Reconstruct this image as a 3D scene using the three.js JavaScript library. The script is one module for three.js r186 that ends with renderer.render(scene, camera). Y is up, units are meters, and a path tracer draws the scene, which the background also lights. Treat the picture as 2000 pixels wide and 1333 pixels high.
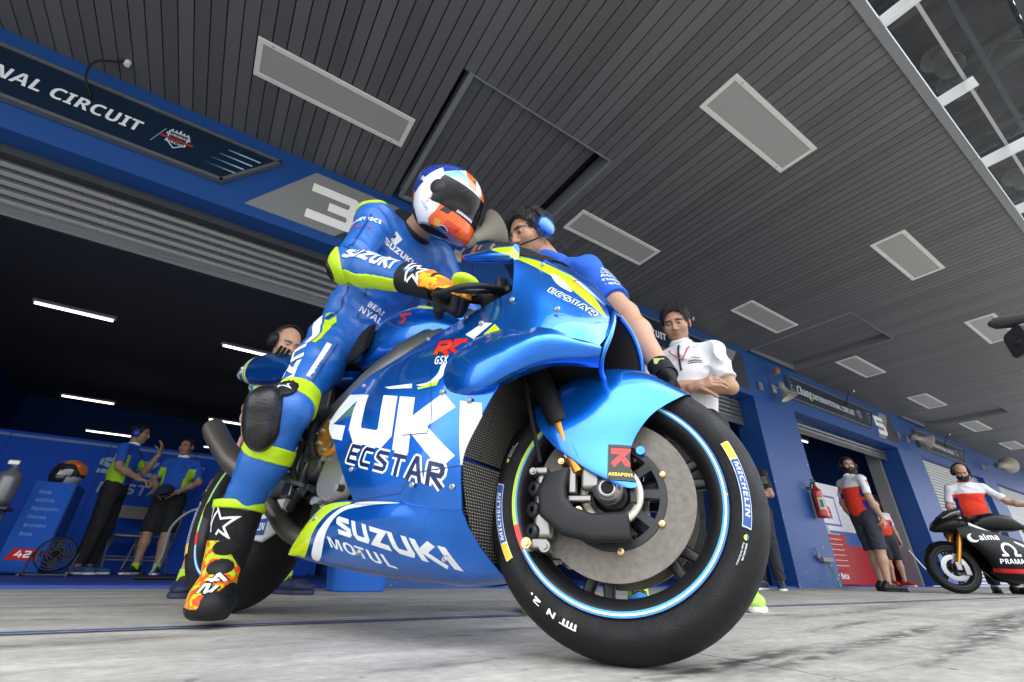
import * as THREE from 'three';
import { mergeGeometries, mergeVertices } from 'three/addons/utils/BufferGeometryUtils.js';
import { RoundedBoxGeometry } from 'three/addons/geometries/RoundedBoxGeometry.js';
import { DecalGeometry } from 'three/addons/geometries/DecalGeometry.js';
import { ImprovedNoise } from 'three/addons/math/ImprovedNoise.js';
import { RectAreaLightUniformsLib } from 'three/addons/lights/RectAreaLightUniformsLib.js';

// ---------------------------------------------------------------- camera, sky, sun, exposure
const scene = new THREE.Scene();
const renderer = new THREE.WebGLRenderer({ antialias: true });
renderer.toneMapping = THREE.LinearToneMapping;
renderer.toneMappingExposure = 3.85;
renderer.shadowMap.enabled = true;
RectAreaLightUniformsLib.init();
const camera = new THREE.PerspectiveCamera(74.79, 1024 / 682, 0.05, 2000);
{ // pitch 27.2 up, turned 32.7 degrees from the wall's normal towards the lane, rolled 1.26
  const p = 27.22 * Math.PI / 180, r = -1.255 * Math.PI / 180, y = 32.68 * Math.PI / 180;
  camera.position.set(0, 0.155, 0);
  camera.rotation.order = 'YXZ';
  camera.rotation.set(p, -y, -r);
}
scene.add(camera);
{ // bright hazy overcast sky
  const W = 512, Hh = 256, d = new Float32Array(W * Hh * 4), n = new ImprovedNoise();
  for (let j = 0; j < Hh; j++) for (let i = 0; i < W; i++) {
    const el = (j / (Hh - 1) - 0.5) * Math.PI, az = i / W * Math.PI * 2, o = (j * W + i) * 4;
    const cx = Math.cos(el) * Math.cos(az), cy = Math.sin(el), cz = Math.cos(el) * Math.sin(az);
    let c = 0, a = 1; for (let k = 0; k < 4; k++) { c += a * n.noise(cx * 2.2 * 2 ** k + 7, cy * 4.5 * 2 ** k, cz * 2.2 * 2 ** k + 3); a *= 0.5; }
    const cl = 0.5 + 0.5 * Math.max(-1, Math.min(1, c * 1.6)), up = Math.max(0, cy);
    const k = 0.32 + 1.25 * up; // overcast: the zenith is brighter than the horizon
    let R = (0.78 + 0.3 * cl) * k, G = (0.84 + 0.26 * cl) * k, B = (0.94 + 0.18 * cl) * k;
    if (cy < 0) { R = 0.3; G = 0.3; B = 0.3; }
    d[o] = R * 1.15; d[o + 1] = G * 1.15; d[o + 2] = B * 1.15; d[o + 3] = 1;
  }
  const t = new THREE.DataTexture(d, W, Hh, THREE.RGBAFormat, THREE.FloatType);
  t.mapping = THREE.EquirectangularReflectionMapping; t.magFilter = THREE.LinearFilter; t.needsUpdate = true;
  scene.background = t; scene.environment = t;
}
const sun = new THREE.DirectionalLight(new THREE.Color(1, 0.96, 0.9), 1.4);
sun.position.set(-14, 40, -20); sun.target.position.set(0, 0, 0); sun.castShadow = true;
sun.shadow.radius = 22; sun.shadow.mapSize.set(2048, 2048);
Object.assign(sun.shadow.camera, { left: -45, right: 45, top: 45, bottom: -45, near: 1, far: 140 });
scene.add(sun, sun.target);
// ---------------------------------------------------------------- helpers
const V = (x, y, z) => new THREE.Vector3(x, y, z);
const PI = Math.PI, clamp = (x, a = 0, b = 1) => Math.max(a, Math.min(b, x)), mix = (a, b, t) => a + (b - a) * t;
const smooth = (a, b, x) => { const t = clamp((x - a) / (b - a)); return t * t * (3 - 2 * t); };
let seed = 1234567;
const rnd = () => { seed = (seed + 0x6d2b79f5) | 0; let t = Math.imul(seed ^ (seed >>> 15), 1 | seed); t = (t + Math.imul(t ^ (t >>> 7), 61 | t)) ^ t; return ((t ^ (t >>> 14)) >>> 0) / 4294967296; };
const IN = new ImprovedNoise();
const noise = (x, y, z) => IN.noise(x, y, z);
const fbm = (x, y, z, o = 4) => { let s = 0, a = 0.5; for (let i = 0; i < o; i++) { s += a * IN.noise(x, y, z); x *= 2.03; y *= 2.03; z *= 2.03; a *= 0.5; } return s; };
const taken = {};
function numbered(n) { taken[n] = (taken[n] ?? -1) + 1; return taken[n] ? n + '_' + String(taken[n]).padStart(3, '0') : n; }
function thing(name, label, category, group, kind) {
  const g = new THREE.Group(); g.name = numbered(name); g.userData = { label, category };
  if (group) g.userData.group = group; if (kind) g.userData.kind = kind;
  scene.add(g); return g;
}
function part(name, geo, mat, parent, label) {
  const m = new THREE.Mesh(geo, mat); m.name = name; m.castShadow = m.receiveShadow = true;
  if (label) m.userData.label = label; parent.add(m); return m;
}
function structure(name, label) { const g = new THREE.Group(); g.name = numbered(name); g.userData = { kind: 'structure', label }; scene.add(g); return g; }
const lin = (r, g, b) => new THREE.Color().setRGB(r, g, b);
function std(c, rough = 0.6, metal = 0, o = {}) {
  const k = o.physical || o.clearcoat !== undefined || o.sheen !== undefined || o.transmission !== undefined ? THREE.MeshPhysicalMaterial : THREE.MeshStandardMaterial;
  const q = { ...o }; delete q.physical;
  return new k({ color: c.isColor ? c : new THREE.Color(c), roughness: rough, metalness: metal, ...q });
}
// grey noise tile as a texture; kind(u, v) in tile units returns 0..1
function dataTex(w, h, fn, srgb, rep) {
  const d = new Uint8Array(w * h * 4);
  for (let j = 0; j < h; j++) for (let i = 0; i < w; i++) { const c = fn(i / w, j / h, i, j), o = (j * w + i) * 4; if (typeof c === 'number') d[o] = d[o + 1] = d[o + 2] = clamp(c) * 255; else { d[o] = clamp(c[0]) * 255; d[o + 1] = clamp(c[1]) * 255; d[o + 2] = clamp(c[2]) * 255; } d[o + 3] = 255; }
  const t = new THREE.DataTexture(d, w, h); t.magFilter = THREE.LinearFilter; t.minFilter = THREE.LinearMipmapLinearFilter; t.generateMipmaps = true;
  t.wrapS = t.wrapT = rep || THREE.RepeatWrapping; if (srgb) t.colorSpace = THREE.SRGBColorSpace; t.needsUpdate = true; return t;
}
function tileFbm(u, v, f, o = 4) { // periodic noise on the unit tile
  let s = 0, a = 0.5; for (let k = 0; k < o; k++) { const A = 2 * PI * u, B = 2 * PI * v, r = f / 6.283; s += a * IN.noise(Math.cos(A) * r + 11 * k, Math.sin(A) * r + Math.cos(B) * r * 1.01, Math.sin(B) * r + 5 * k); f *= 2; a *= 0.5; } return s;
}
function canvasTex(w, h, draw, o = {}) {
  const c = document.createElement('canvas'); c.width = w; c.height = h; const x = c.getContext('2d'); draw(x, w, h);
  const t = new THREE.CanvasTexture(c); t.colorSpace = o.linear ? THREE.NoColorSpace : THREE.SRGBColorSpace; t.magFilter = THREE.LinearFilter; t.anisotropy = 8;
  if (o.repeat) t.wrapS = t.wrapT = THREE.RepeatWrapping; t.needsUpdate = true; return t;
}
const grainTex = dataTex(256, 256, (u, v) => 0.5 + 0.9 * tileFbm(u, v, 60, 3));
const coarseTex = dataTex(256, 256, (u, v) => 0.5 + 0.9 * tileFbm(u, v, 9, 5));
const roughTex = dataTex(256, 256, (u, v) => 0.8 + 0.45 * tileFbm(u, v, 8, 5));
const rep = (t, a, b = a) => { const c = t.clone(); c.repeat.set(a, b); c.wrapS = c.wrapT = THREE.RepeatWrapping; c.needsUpdate = true; return c; };
// box with its uv in metres
function box(w, h, d, x = 0, y = 0, z = 0) {
  const g = new THREE.BoxGeometry(w, h, d); const p = g.attributes.position, n = g.attributes.normal, u = g.attributes.uv;
  for (let i = 0; i < p.count; i++) { const X = p.getX(i) + x, Y = p.getY(i) + y, Z = p.getZ(i) + z; if (Math.abs(n.getX(i)) > 0.5) u.setXY(i, Z, Y); else if (Math.abs(n.getY(i)) > 0.5) u.setXY(i, X, Z); else u.setXY(i, X, Y); }
  g.translate(x, y, z); return g;
}
const bx2 = (x0, x1, y0, y1, z0, z1) => box(x1 - x0, y1 - y0, z1 - z0, (x0 + x1) / 2, (y0 + y1) / 2, (z0 + z1) / 2);
const rbox = (w, h, d, r, x = 0, y = 0, z = 0, s = 2) => { const g = new RoundedBoxGeometry(w, h, d, s, r); g.translate(x, y, z); return g; };
function cyl(a, b, ra, rb = ra, seg = 20, open = false) { // cylinder from a to b
  const A = V(...a), B = V(...b), d = B.clone().sub(A), g = new THREE.CylinderGeometry(rb, ra, d.length(), seg, 1, open);
  g.applyQuaternion(new THREE.Quaternion().setFromUnitVectors(V(0, 1, 0), d.clone().normalize())); const m = A.add(B).multiplyScalar(0.5); g.translate(m.x, m.y, m.z); return g;
}
function tube(pts, r, seg = 24, rad = 8, closed = false) { return new THREE.TubeGeometry(new THREE.CatmullRomCurve3(pts.map((p) => V(...p)), closed, 'centripetal'), seg, r, rad, closed); }
function merge(list) { const L = list.map((g) => { g = g.index ? g.toNonIndexed() : g; for (const k of Object.keys(g.attributes)) if (!['position', 'normal', 'uv'].includes(k)) g.deleteAttribute(k); return g; }); return mergeGeometries(L); }
function extrude(pts, depth, bevel = 0, holes = []) {
  const s = new THREE.Shape(pts.map((p) => new THREE.Vector2(p[0], p[1])));
  for (const h of holes) s.holes.push(new THREE.Path(h.map((p) => new THREE.Vector2(p[0], p[1]))));
  return new THREE.ExtrudeGeometry(s, { depth, bevelEnabled: bevel > 0, bevelSize: bevel, bevelThickness: bevel, bevelSegments: 2, curveSegments: 12, steps: 1 });
}
function place(g, pos, axisY, angle = 0) { g.rotateY(angle); g.translate(...pos); return g; }
// lathe about an axis through c along unit axis n; prof = [[along, radius], ...]
function lathe(prof, c, n, seg = 64) {
  const g = new THREE.LatheGeometry(prof.map((p) => new THREE.Vector2(Math.max(1e-5, p[1]), p[0])), seg);
  g.applyQuaternion(new THREE.Quaternion().setFromUnitVectors(V(0, 1, 0), V(...n).normalize())); g.translate(...c); return g;
}
// spline through control values at equal steps
function cr(p0, p1, p2, p3, t) { const o = []; for (let i = 0; i < p1.length; i++) { const a = p0[i], b = p1[i], c = p2[i], d = p3[i]; o.push(0.5 * (2 * b + (c - a) * t + (2 * a - 5 * b + 4 * c - d) * t * t + (3 * b - a - 3 * c + d) * t * t * t)); } return o; }
function crAt(L, t, closed) { const n = L.length, m = closed ? n : n - 1, x = clamp(t) * m, i = Math.min(m - 1, Math.floor(x)), f = x - i, g = (k) => closed ? L[(k % n + n) % n] : (k < 0 ? L[0].map((v, j) => 2 * v - L[1][j]) : k >= n ? L[n - 1].map((v, j) => 2 * v - L[n - 2][j]) : L[k]); return cr(g(i - 1), g(i), g(i + 1), g(i + 2), f); }
// surface through a net of points (rows of equal length); thick > 0 gives a shell with an edge
function patch(net, nu = 24, nv = 24, o = {}) {
  const P = [], NU = nu + 1, NV = nv + 1;
  for (let j = 0; j < NV; j++) { const rows = net.map((r) => crAt(r, 0, false) && r); const v = j / nv; for (let i = 0; i < NU; i++) { const u = i / nu; P.push(crAt(rows.map((r) => crAt(r, u, o.closedU)), v, o.closedV)); } }
  return gridGeo(P, NU, NV, o);
}
function gridGeo(P, NU, NV, o = {}) {
  const pos = [], idx = [], uv = [], uvf = o.uv || ((p) => [p[0], p[1]]);
  const N = P.map(() => V(0, 0, 0)), a = V(0, 0, 0), b = V(0, 0, 0);
  const q = (i, j) => j * NU + i;
  for (let j = 0; j < NV - 1; j++) for (let i = 0; i < NU - 1; i++) for (const t of [[q(i, j), q(i + 1, j), q(i + 1, j + 1)], [q(i, j), q(i + 1, j + 1), q(i, j + 1)]]) {
    const [A, B, C] = t.map((k) => P[k]); a.set(B[0] - A[0], B[1] - A[1], B[2] - A[2]); b.set(C[0] - A[0], C[1] - A[1], C[2] - A[2]); a.cross(b); t.forEach((k) => N[k].add(a)); idx.push(...(o.flip ? [t[0], t[2], t[1]] : t));
  }
  if (o.closedU) for (let j = 0; j < NV; j++) { N[q(0, j)].add(N[q(NU - 1, j)]); N[q(NU - 1, j)].copy(N[q(0, j)]); }
  N.forEach((n) => { n.normalize(); if (o.flip) n.negate(); });
  for (const p of P) { pos.push(...p); uv.push(...uvf(p)); }
  if (o.thick) {
    const n0 = P.length, I0 = idx.length;
    P.forEach((p, k) => { pos.push(p[0] - N[k].x * o.thick, p[1] - N[k].y * o.thick, p[2] - N[k].z * o.thick); uv.push(...uvf(p)); });
    for (let k = 0; k < I0; k += 3) idx.push(idx[k] + n0, idx[k + 2] + n0, idx[k + 1] + n0);
    const edge = []; for (let i = 0; i < NU - 1; i++) edge.push([q(i + 1, 0), q(i, 0)], [q(i, NV - 1), q(i + 1, NV - 1)]); for (let j = 0; j < NV - 1; j++) edge.push([q(0, j), q(0, j + 1)], [q(NU - 1, j + 1), q(NU - 1, j)]);
    for (const [e, f] of edge) { const x = o.flip ? [f, e] : [e, f]; idx.push(x[0], x[1], x[1] + n0, x[0], x[1] + n0, x[0] + n0); }
  }
  const g = new THREE.BufferGeometry(); g.setAttribute('position', new THREE.Float32BufferAttribute(pos, 3)); g.setAttribute('uv', new THREE.Float32BufferAttribute(uv, 2)); g.setIndex(idx); g.computeVertexNormals(); 
  if (!o.thick) { const na = []; N.forEach((n) => na.push(n.x, n.y, n.z)); g.setAttribute('normal', new THREE.Float32BufferAttribute(na, 3)); }
  else { const G = g.toNonIndexed(); G.computeVertexNormals(); return smoothCrease(G, 40); }
  return g;
}
function smoothCrease(g, deg) { // soft normals except across edges sharper than deg
  const p = g.attributes.position, n = p.count / 3, fn = [], map = new Map(), key = (i) => Math.round(p.getX(i) * 2e4) + ',' + Math.round(p.getY(i) * 2e4) + ',' + Math.round(p.getZ(i) * 2e4), a = V(0, 0, 0), b = V(0, 0, 0), c = V(0, 0, 0), keys = [];
  for (let f = 0; f < n; f++) { a.fromBufferAttribute(p, 3 * f); b.fromBufferAttribute(p, 3 * f + 1).sub(a); c.fromBufferAttribute(p, 3 * f + 2).sub(a); fn.push(b.clone().cross(c)); for (let k = 0; k < 3; k++) { const K = key(3 * f + k); keys.push(K); if (!map.has(K)) map.set(K, []); map.get(K).push(f); } }
  const un = fn.map((v) => v.clone().normalize()), co = Math.cos(deg * PI / 180), out = new Float32Array(p.count * 3), s = V(0, 0, 0);
  for (let f = 0; f < n; f++) for (let k = 0; k < 3; k++) { s.set(0, 0, 0); for (const m of map.get(keys[3 * f + k])) if (un[m].dot(un[f]) > co) s.add(fn[m]); s.normalize(); out.set([s.x, s.y, s.z], (3 * f + k) * 3); }
  g.setAttribute('normal', new THREE.BufferAttribute(out, 3)); return g;
}
const mirrorZ = (net) => net.map((r) => r.map((p) => [p[0], p[1], -p[2]]));
// loft of closed rings (arrays of points of equal length), ends capped
function loft(rings, o = {}) {
  const NU = rings[0].length + 1, P = []; for (const r of rings) P.push(...r, r[0]);
  const g = gridGeo(P, NU, rings.length, { closedU: true, ...o });
  if (o.open) return g;
  const parts = [g.toNonIndexed()];
  for (const [r, s] of [[rings[0], 1], [rings[rings.length - 1], -1]]) {
    const c = r.reduce((m, p) => m.map((v, i) => v + p[i] / r.length), [0, 0, 0]), pos = [], uv = [], uvf = o.uv || ((p) => [p[0], p[1]]);
    for (let i = 0; i < r.length; i++) { const a = r[i], b = r[(i + 1) % r.length]; for (const p of (s > 0) !== !!o.flip ? [c, b, a] : [c, a, b]) { pos.push(...p); uv.push(...uvf(p)); } }
    const k = new THREE.BufferGeometry(); k.setAttribute('position', new THREE.Float32BufferAttribute(pos, 3)); k.setAttribute('uv', new THREE.Float32BufferAttribute(uv, 2)); k.computeVertexNormals(); parts.push(k);
  }
  return merge(parts);
}
// ring of an ellipse: centre c, half axes vectors a and b
const ering = (c, a, b, n = 20, pw = 1) => Array.from({ length: n }, (_, i) => { const t = i / n * 2 * PI, C = Math.cos(t), S = Math.sin(t), x = Math.sign(C) * Math.abs(C) ** pw, y = Math.sign(S) * Math.abs(S) ** pw; return [0, 1, 2].map((k) => c[k] + a[k] * x + b[k] * y); });

// ---- distance fields meshed with surface nets: bodies, clothing, organic shapes
const smin = (a, b, k) => { const h = Math.max(k - Math.abs(a - b), 0) / k; return Math.min(a, b) - h * h * k * 0.25; };
// tapered capsule a(ra) - b(rb)
function cone(a, b, ra, rb, k) {
  const bx = b[0] - a[0], by = b[1] - a[1], bz = b[2] - a[2], l2 = bx * bx + by * by + bz * bz || 1e-9;
  return { k, f: (x, y, z) => { const px = x - a[0], py = y - a[1], pz = z - a[2]; let t = (px * bx + py * by + pz * bz) / l2; t = t < 0 ? 0 : t > 1 ? 1 : t; const dx = px - bx * t, dy = py - by * t, dz = pz - bz * t; return Math.sqrt(dx * dx + dy * dy + dz * dz) - ra - (rb - ra) * t; } };
}
// flattened tapered capsule: sections are ellipses with half widths w along unit vector s and d across
function slab(a, b, wa, da, wb, db, s, k) {
  const A = V(...a), B = V(...b), ax = B.clone().sub(A), L = ax.length(); ax.normalize(); const S = V(...s).addScaledVector(ax, -V(...s).dot(ax)).normalize(), T = ax.clone().cross(S);
  return { k, f: (x, y, z) => { const px = x - a[0], py = y - a[1], pz = z - a[2]; const l = px * ax.x + py * ax.y + pz * ax.z, t = clamp(l / L), w = wa + (wb - wa) * t, d = da + (db - da) * t; const u = px * S.x + py * S.y + pz * S.z, v = px * T.x + py * T.y + pz * T.z, e = l - t * L; const m = Math.min(w, d), q = Math.sqrt((u / w) ** 2 + (v / d) ** 2 + (e / m) ** 2); const gq = Math.sqrt((u / (w * w)) ** 2 + (v / (d * d)) ** 2 + (e / (m * m)) ** 2) || 1e-9; return q < 1e-4 ? -m : q * (q - 1) / gq; } };
}
function ell(c, r, k, rot) { // ellipsoid, rot = Euler xyz
  const q = rot ? new THREE.Matrix3().setFromMatrix4(new THREE.Matrix4().makeRotationFromEuler(new THREE.Euler(...rot)).invert()).elements : null;
  return { k, f: (x, y, z) => { let px = x - c[0], py = y - c[1], pz = z - c[2]; if (q) { const X = q[0] * px + q[3] * py + q[6] * pz, Y = q[1] * px + q[4] * py + q[7] * pz; pz = q[2] * px + q[5] * py + q[8] * pz; px = X; py = Y; } const a = px / r[0], b = py / r[1], d = pz / r[2], k0 = Math.sqrt(a * a + b * b + d * d), k1 = Math.sqrt((a / r[0]) ** 2 + (b / r[1]) ** 2 + (d / r[2]) ** 2); return k1 < 1e-6 ? -Math.min(...r) : k0 * (k0 - 1) / k1; } };
}
function field(prims, k = 0.03) { return (x, y, z) => { let d = prims[0].f(x, y, z); for (let i = 1; i < prims.length; i++) { const p = prims[i], e = p.f(x, y, z); if (p.cut) { const kk = p.k ?? k; d = -smin(-d, e, kk); } else d = smin(d, e, p.k ?? k); } return d; }; }
function nets(f, lo, hi, cell, o = {}) {
  const nx = Math.ceil((hi[0] - lo[0]) / cell) + 2, ny = Math.ceil((hi[1] - lo[1]) / cell) + 2, nz = Math.ceil((hi[2] - lo[2]) / cell) + 2, F = new Float32Array(nx * ny * nz), B = 6;
  const id = (i, j, k) => (k * ny + j) * nx + i;
  for (let k0 = 0; k0 < nz; k0 += B) for (let j0 = 0; j0 < ny; j0 += B) for (let i0 = 0; i0 < nx; i0 += B) {
    const h = B * cell / 2, d = f(lo[0] + i0 * cell + h, lo[1] + j0 * cell + h, lo[2] + k0 * cell + h), far = Math.abs(d) > B * cell * 1.25 + 0.02;
    for (let k = k0; k < Math.min(k0 + B, nz); k++) for (let j = j0; j < Math.min(j0 + B, ny); j++) for (let i = i0; i < Math.min(i0 + B, nx); i++) F[id(i, j, k)] = far ? d : f(lo[0] + i * cell, lo[1] + j * cell, lo[2] + k * cell);
  }
  const vid = new Int32Array(nx * ny * nz).fill(-1), pos = [], idx = [], C = [[0, 0, 0], [1, 0, 0], [0, 1, 0], [1, 1, 0], [0, 0, 1], [1, 0, 1], [0, 1, 1], [1, 1, 1]], E = [[0, 1], [2, 3], [4, 5], [6, 7], [0, 2], [1, 3], [4, 6], [5, 7], [0, 4], [1, 5], [2, 6], [3, 7]], g = new Float32Array(8);
  for (let k = 0; k < nz - 1; k++) for (let j = 0; j < ny - 1; j++) for (let i = 0; i < nx - 1; i++) {
    let m = 0; for (let c = 0; c < 8; c++) { g[c] = F[id(i + C[c][0], j + C[c][1], k + C[c][2])]; if (g[c] < 0) m++; }
    if (m === 0 || m === 8) continue;
    let x = 0, y = 0, z = 0, n = 0;
    for (const [a, b] of E) if ((g[a] < 0) !== (g[b] < 0)) { const t = g[a] / (g[a] - g[b]); x += C[a][0] + (C[b][0] - C[a][0]) * t; y += C[a][1] + (C[b][1] - C[a][1]) * t; z += C[a][2] + (C[b][2] - C[a][2]) * t; n++; }
    vid[id(i, j, k)] = pos.length / 3; pos.push(lo[0] + (i + x / n) * cell, lo[1] + (j + y / n) * cell, lo[2] + (k + z / n) * cell);
  }
  const quad = (a, b, c, d, flip) => { if (a < 0 || b < 0 || c < 0 || d < 0) return; flip ? idx.push(a, b, c, a, c, d) : idx.push(a, c, b, a, d, c); };
  for (let k = 1; k < nz - 1; k++) for (let j = 1; j < ny - 1; j++) for (let i = 1; i < nx - 1; i++) {
    const s = F[id(i, j, k)] < 0;
    if (s !== F[id(i + 1, j, k)] < 0) quad(vid[id(i, j - 1, k - 1)], vid[id(i, j, k - 1)], vid[id(i, j, k)], vid[id(i, j - 1, k)], s);
    if (s !== F[id(i, j + 1, k)] < 0) quad(vid[id(i - 1, j, k - 1)], vid[id(i - 1, j, k)], vid[id(i, j, k)], vid[id(i, j, k - 1)], s);
    if (s !== F[id(i, j, k + 1)] < 0) quad(vid[id(i - 1, j - 1, k)], vid[id(i, j - 1, k)], vid[id(i, j, k)], vid[id(i - 1, j, k)], s);
  }
  const nrm = [], uv = [], e = cell * 0.5, G = new THREE.BufferGeometry(), col = o.color ? [] : null, c3 = [0, 0, 0], us = o.uvScale ?? 1;
  for (let i = 0; i < pos.length; i += 3) {
    const x = pos[i], y = pos[i + 1], z = pos[i + 2]; let a = f(x + e, y, z) - f(x - e, y, z), b = f(x, y + e, z) - f(x, y - e, z), c = f(x, y, z + e) - f(x, y, z - e); const l = Math.hypot(a, b, c) || 1; a /= l; b /= l; c /= l;
    nrm.push(a, b, c); uv.push((x * 0.8 + z * 0.6) * us, y * us); if (col) { const q = o.color(x, y, z, a, b, c); col.push(q[0], q[1], q[2]); }
  }
  G.setAttribute('position', new THREE.Float32BufferAttribute(pos, 3)); G.setAttribute('normal', new THREE.Float32BufferAttribute(nrm, 3)); G.setAttribute('uv', new THREE.Float32BufferAttribute(uv, 2)); if (col) G.setAttribute('color', new THREE.Float32BufferAttribute(col, 3)); G.setIndex(idx); return G;
}
// merge indexed pieces that carry colour
const mergeC = (L) => mergeGeometries(L.map((g) => (g.index ? g.toNonIndexed() : g)));
// flat mark (print, badge, letters) wrapped on to a mesh: at = point on it, dir = outward direction, w x h metres, spin = turn about dir
function decal(mesh, at, dir, w, h, mat, name, parent, o = {}) {
  const d = V(...dir).normalize(), up = o.up ? V(...o.up) : V(0, 1, 0), m = new THREE.Matrix4().lookAt(d, V(0, 0, 0), up), q = new THREE.Quaternion().setFromRotationMatrix(m); if (o.spin) q.multiply(new THREE.Quaternion().setFromAxisAngle(V(0, 0, 1), o.spin));
  const g = new DecalGeometry(mesh, V(...at), new THREE.Euler().setFromQuaternion(q), V(w, h, o.depth ?? 0.1)), p = g.attributes.position, n = g.attributes.normal;
  if (!p || !p.count) return null;
  const keep = [], ok = []; for (let t = 0; t < p.count; t += 3) { let s = 0; for (let k = 0; k < 3; k++) s += n.getX(t + k) * d.x + n.getY(t + k) * d.y + n.getZ(t + k) * d.z; if (s > 0.25) ok.push(t, t + 1, t + 2); }
  const P = [], N = [], U = [], u = g.attributes.uv, off = o.off ?? 0.0016; for (const t of ok) { P.push(p.getX(t) + n.getX(t) * off, p.getY(t) + n.getY(t) * off, p.getZ(t) + n.getZ(t) * off); N.push(n.getX(t), n.getY(t), n.getZ(t)); U.push(u.getX(t), u.getY(t)); }
  if (!P.length) return null;
  const G = new THREE.BufferGeometry(); G.setAttribute('position', new THREE.Float32BufferAttribute(P, 3)); G.setAttribute('normal', new THREE.Float32BufferAttribute(N, 3)); G.setAttribute('uv', new THREE.Float32BufferAttribute(U, 2));
  return part(name, G, mat, parent);
}
// print on a clear film: canvas with alpha
function film(w, h, draw, rough = 0.4, o = {}) { const t = canvasTex(w, h, (x) => { x.clearRect(0, 0, w, h); draw(x, w, h); }); return new THREE.MeshStandardMaterial({ map: t, transparent: true, alphaTest: 0, roughness: rough, metalness: 0, polygonOffset: true, polygonOffsetFactor: -2, ...o }); }
// block letters drawn as strokes in a unit box (x 0..1, y 0 down .. 1)
const GLYPH = {
  S: [[[0.94, 0.14], [0.2, 0.14], [0.12, 0.22], [0.12, 0.36], [0.88, 0.6], [0.88, 0.78], [0.8, 0.86], [0.06, 0.86]]], U: [[[0.13, 0], [0.13, 0.72], [0.24, 0.86], [0.76, 0.86], [0.87, 0.72], [0.87, 0]]],
  Z: [[[0.06, 0.14], [0.86, 0.14], [0.14, 0.86], [0.95, 0.86]]], K: [[[0.13, 0], [0.13, 1]], [[0.95, 0], [0.35, 0.5], [0.95, 1]]], I: [[[0.5, 0], [0.5, 1]]],
  E: [[[0.95, 0.13], [0.13, 0.13], [0.13, 0.87], [0.95, 0.87]], [[0.13, 0.5], [0.85, 0.5]]], C: [[[0.95, 0.13], [0.25, 0.13], [0.13, 0.25], [0.13, 0.75], [0.25, 0.87], [0.95, 0.87]]], T: [[[0, 0.13], [1, 0.13]], [[0.5, 0.1], [0.5, 1]]],
  A: [[[0.06, 1], [0.45, 0.06], [0.55, 0.06], [0.94, 1]], [[0.25, 0.68], [0.75, 0.68]]], R: [[[0.13, 1], [0.13, 0.13], [0.78, 0.13], [0.87, 0.22], [0.87, 0.42], [0.78, 0.54], [0.3, 0.54], [0.95, 1]]],
  3: [[[0.06, 0.12], [0.8, 0.12], [0.88, 0.2], [0.88, 0.4], [0.78, 0.5], [0.4, 0.5]], [[0.78, 0.5], [0.88, 0.6], [0.88, 0.8], [0.8, 0.88], [0.06, 0.88]]], 4: [[[0.6, 0], [0.08, 0.62], [1, 0.62]], [[0.72, 0.3], [0.72, 1]]], 5: [[[0.92, 0.12], [0.12, 0.12], [0.12, 0.46], [0.78, 0.46], [0.88, 0.56], [0.88, 0.78], [0.78, 0.88], [0.08, 0.88]]], 2: [[[0.08, 0.13], [0.78, 0.13], [0.87, 0.22], [0.87, 0.42], [0.13, 0.6], [0.13, 0.87], [0.95, 0.87]]],
};
// word in block letters: x, y = top left, height h, letter width w (fraction of h)
function word(c, s, x, y, h, w = 0.9, th = 0.24, gap = 0.14, stroke) {
  c.save(); c.lineJoin = 'miter'; c.miterLimit = 3; c.lineCap = 'butt'; let X = x;
  for (const ch of s) { if (ch === ' ') { X += h * 0.5; continue; } const lw = ch === 'I' ? th * 1.05 : w; c.lineWidth = th * h; c.save(); c.beginPath(); for (const L of GLYPH[ch]) L.forEach(([a, b], i) => { const q = [X + (ch === 'I' ? 0.5 : a) * lw * h, y + b * h]; i ? c.lineTo(...q) : c.moveTo(...q); }); if (stroke) { c.lineJoin = 'round'; c.strokeStyle = stroke[0]; c.lineWidth = th * h + stroke[1] * h; c.stroke(); c.strokeStyle = stroke[2]; c.lineWidth = th * h; } c.stroke(); c.restore(); X += (lw + gap) * h; }
  c.restore(); return X - gap * h - x;
}
// ---------------------------------------------------------------- the setting
const WZ = -4.15, H = 4.1, PL = 0.112;
const paintBump = rep(coarseTex, 3);
const M = {
  concrete: null,
  blueWall: std(lin(0.008, 0.066, 0.27), 0.45, 0, { bumpMap: rep(grainTex, 4), bumpScale: 0.0004 }),
  plank: [0.105, 0.112, 0.12, 0.098, 0.128, 0.114].map((v, i) => std(lin(v * 0.97, v * 1.0, v * 1.02), 0.46, 0.1)),
  void: std(lin(0.012, 0.012, 0.013), 0.9), fixture: std(lin(0.74, 0.74, 0.7), 0.5), diffuser: std(lin(0.36, 0.355, 0.345), 0.4),
  grey: std(lin(0.2, 0.21, 0.22), 0.45), lightGrey: std(lin(0.24, 0.25, 0.255), 0.5), darkGrey: std(lin(0.035, 0.04, 0.05), 0.5), white: std(lin(0.78, 0.78, 0.76), 0.45), steel: std(lin(0.45, 0.46, 0.47), 0.35, 0.8), black: std(lin(0.01, 0.01, 0.011), 0.55, 0, { physical: true, specularIntensity: 0.5 }), satin: std(lin(0.014, 0.014, 0.015), 0.4, 0, { physical: true, specularIntensity: 0.5 }), rubber: std(lin(0.01, 0.01, 0.01), 0.7, 0, { physical: true, specularIntensity: 0.4 }),
  slat: std(lin(0.15, 0.155, 0.16), 0.38, 0.45, { roughnessMap: rep(roughTex, 1.2) }), slatLight: std(lin(0.5, 0.51, 0.52), 0.42, 0.3), darkRoom: std(lin(0.008, 0.066, 0.27), 0.85), roomTop: std(lin(0.14, 0.14, 0.14), 0.9), red: std(lin(0.55, 0.012, 0.01), 0.4),
};
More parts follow.
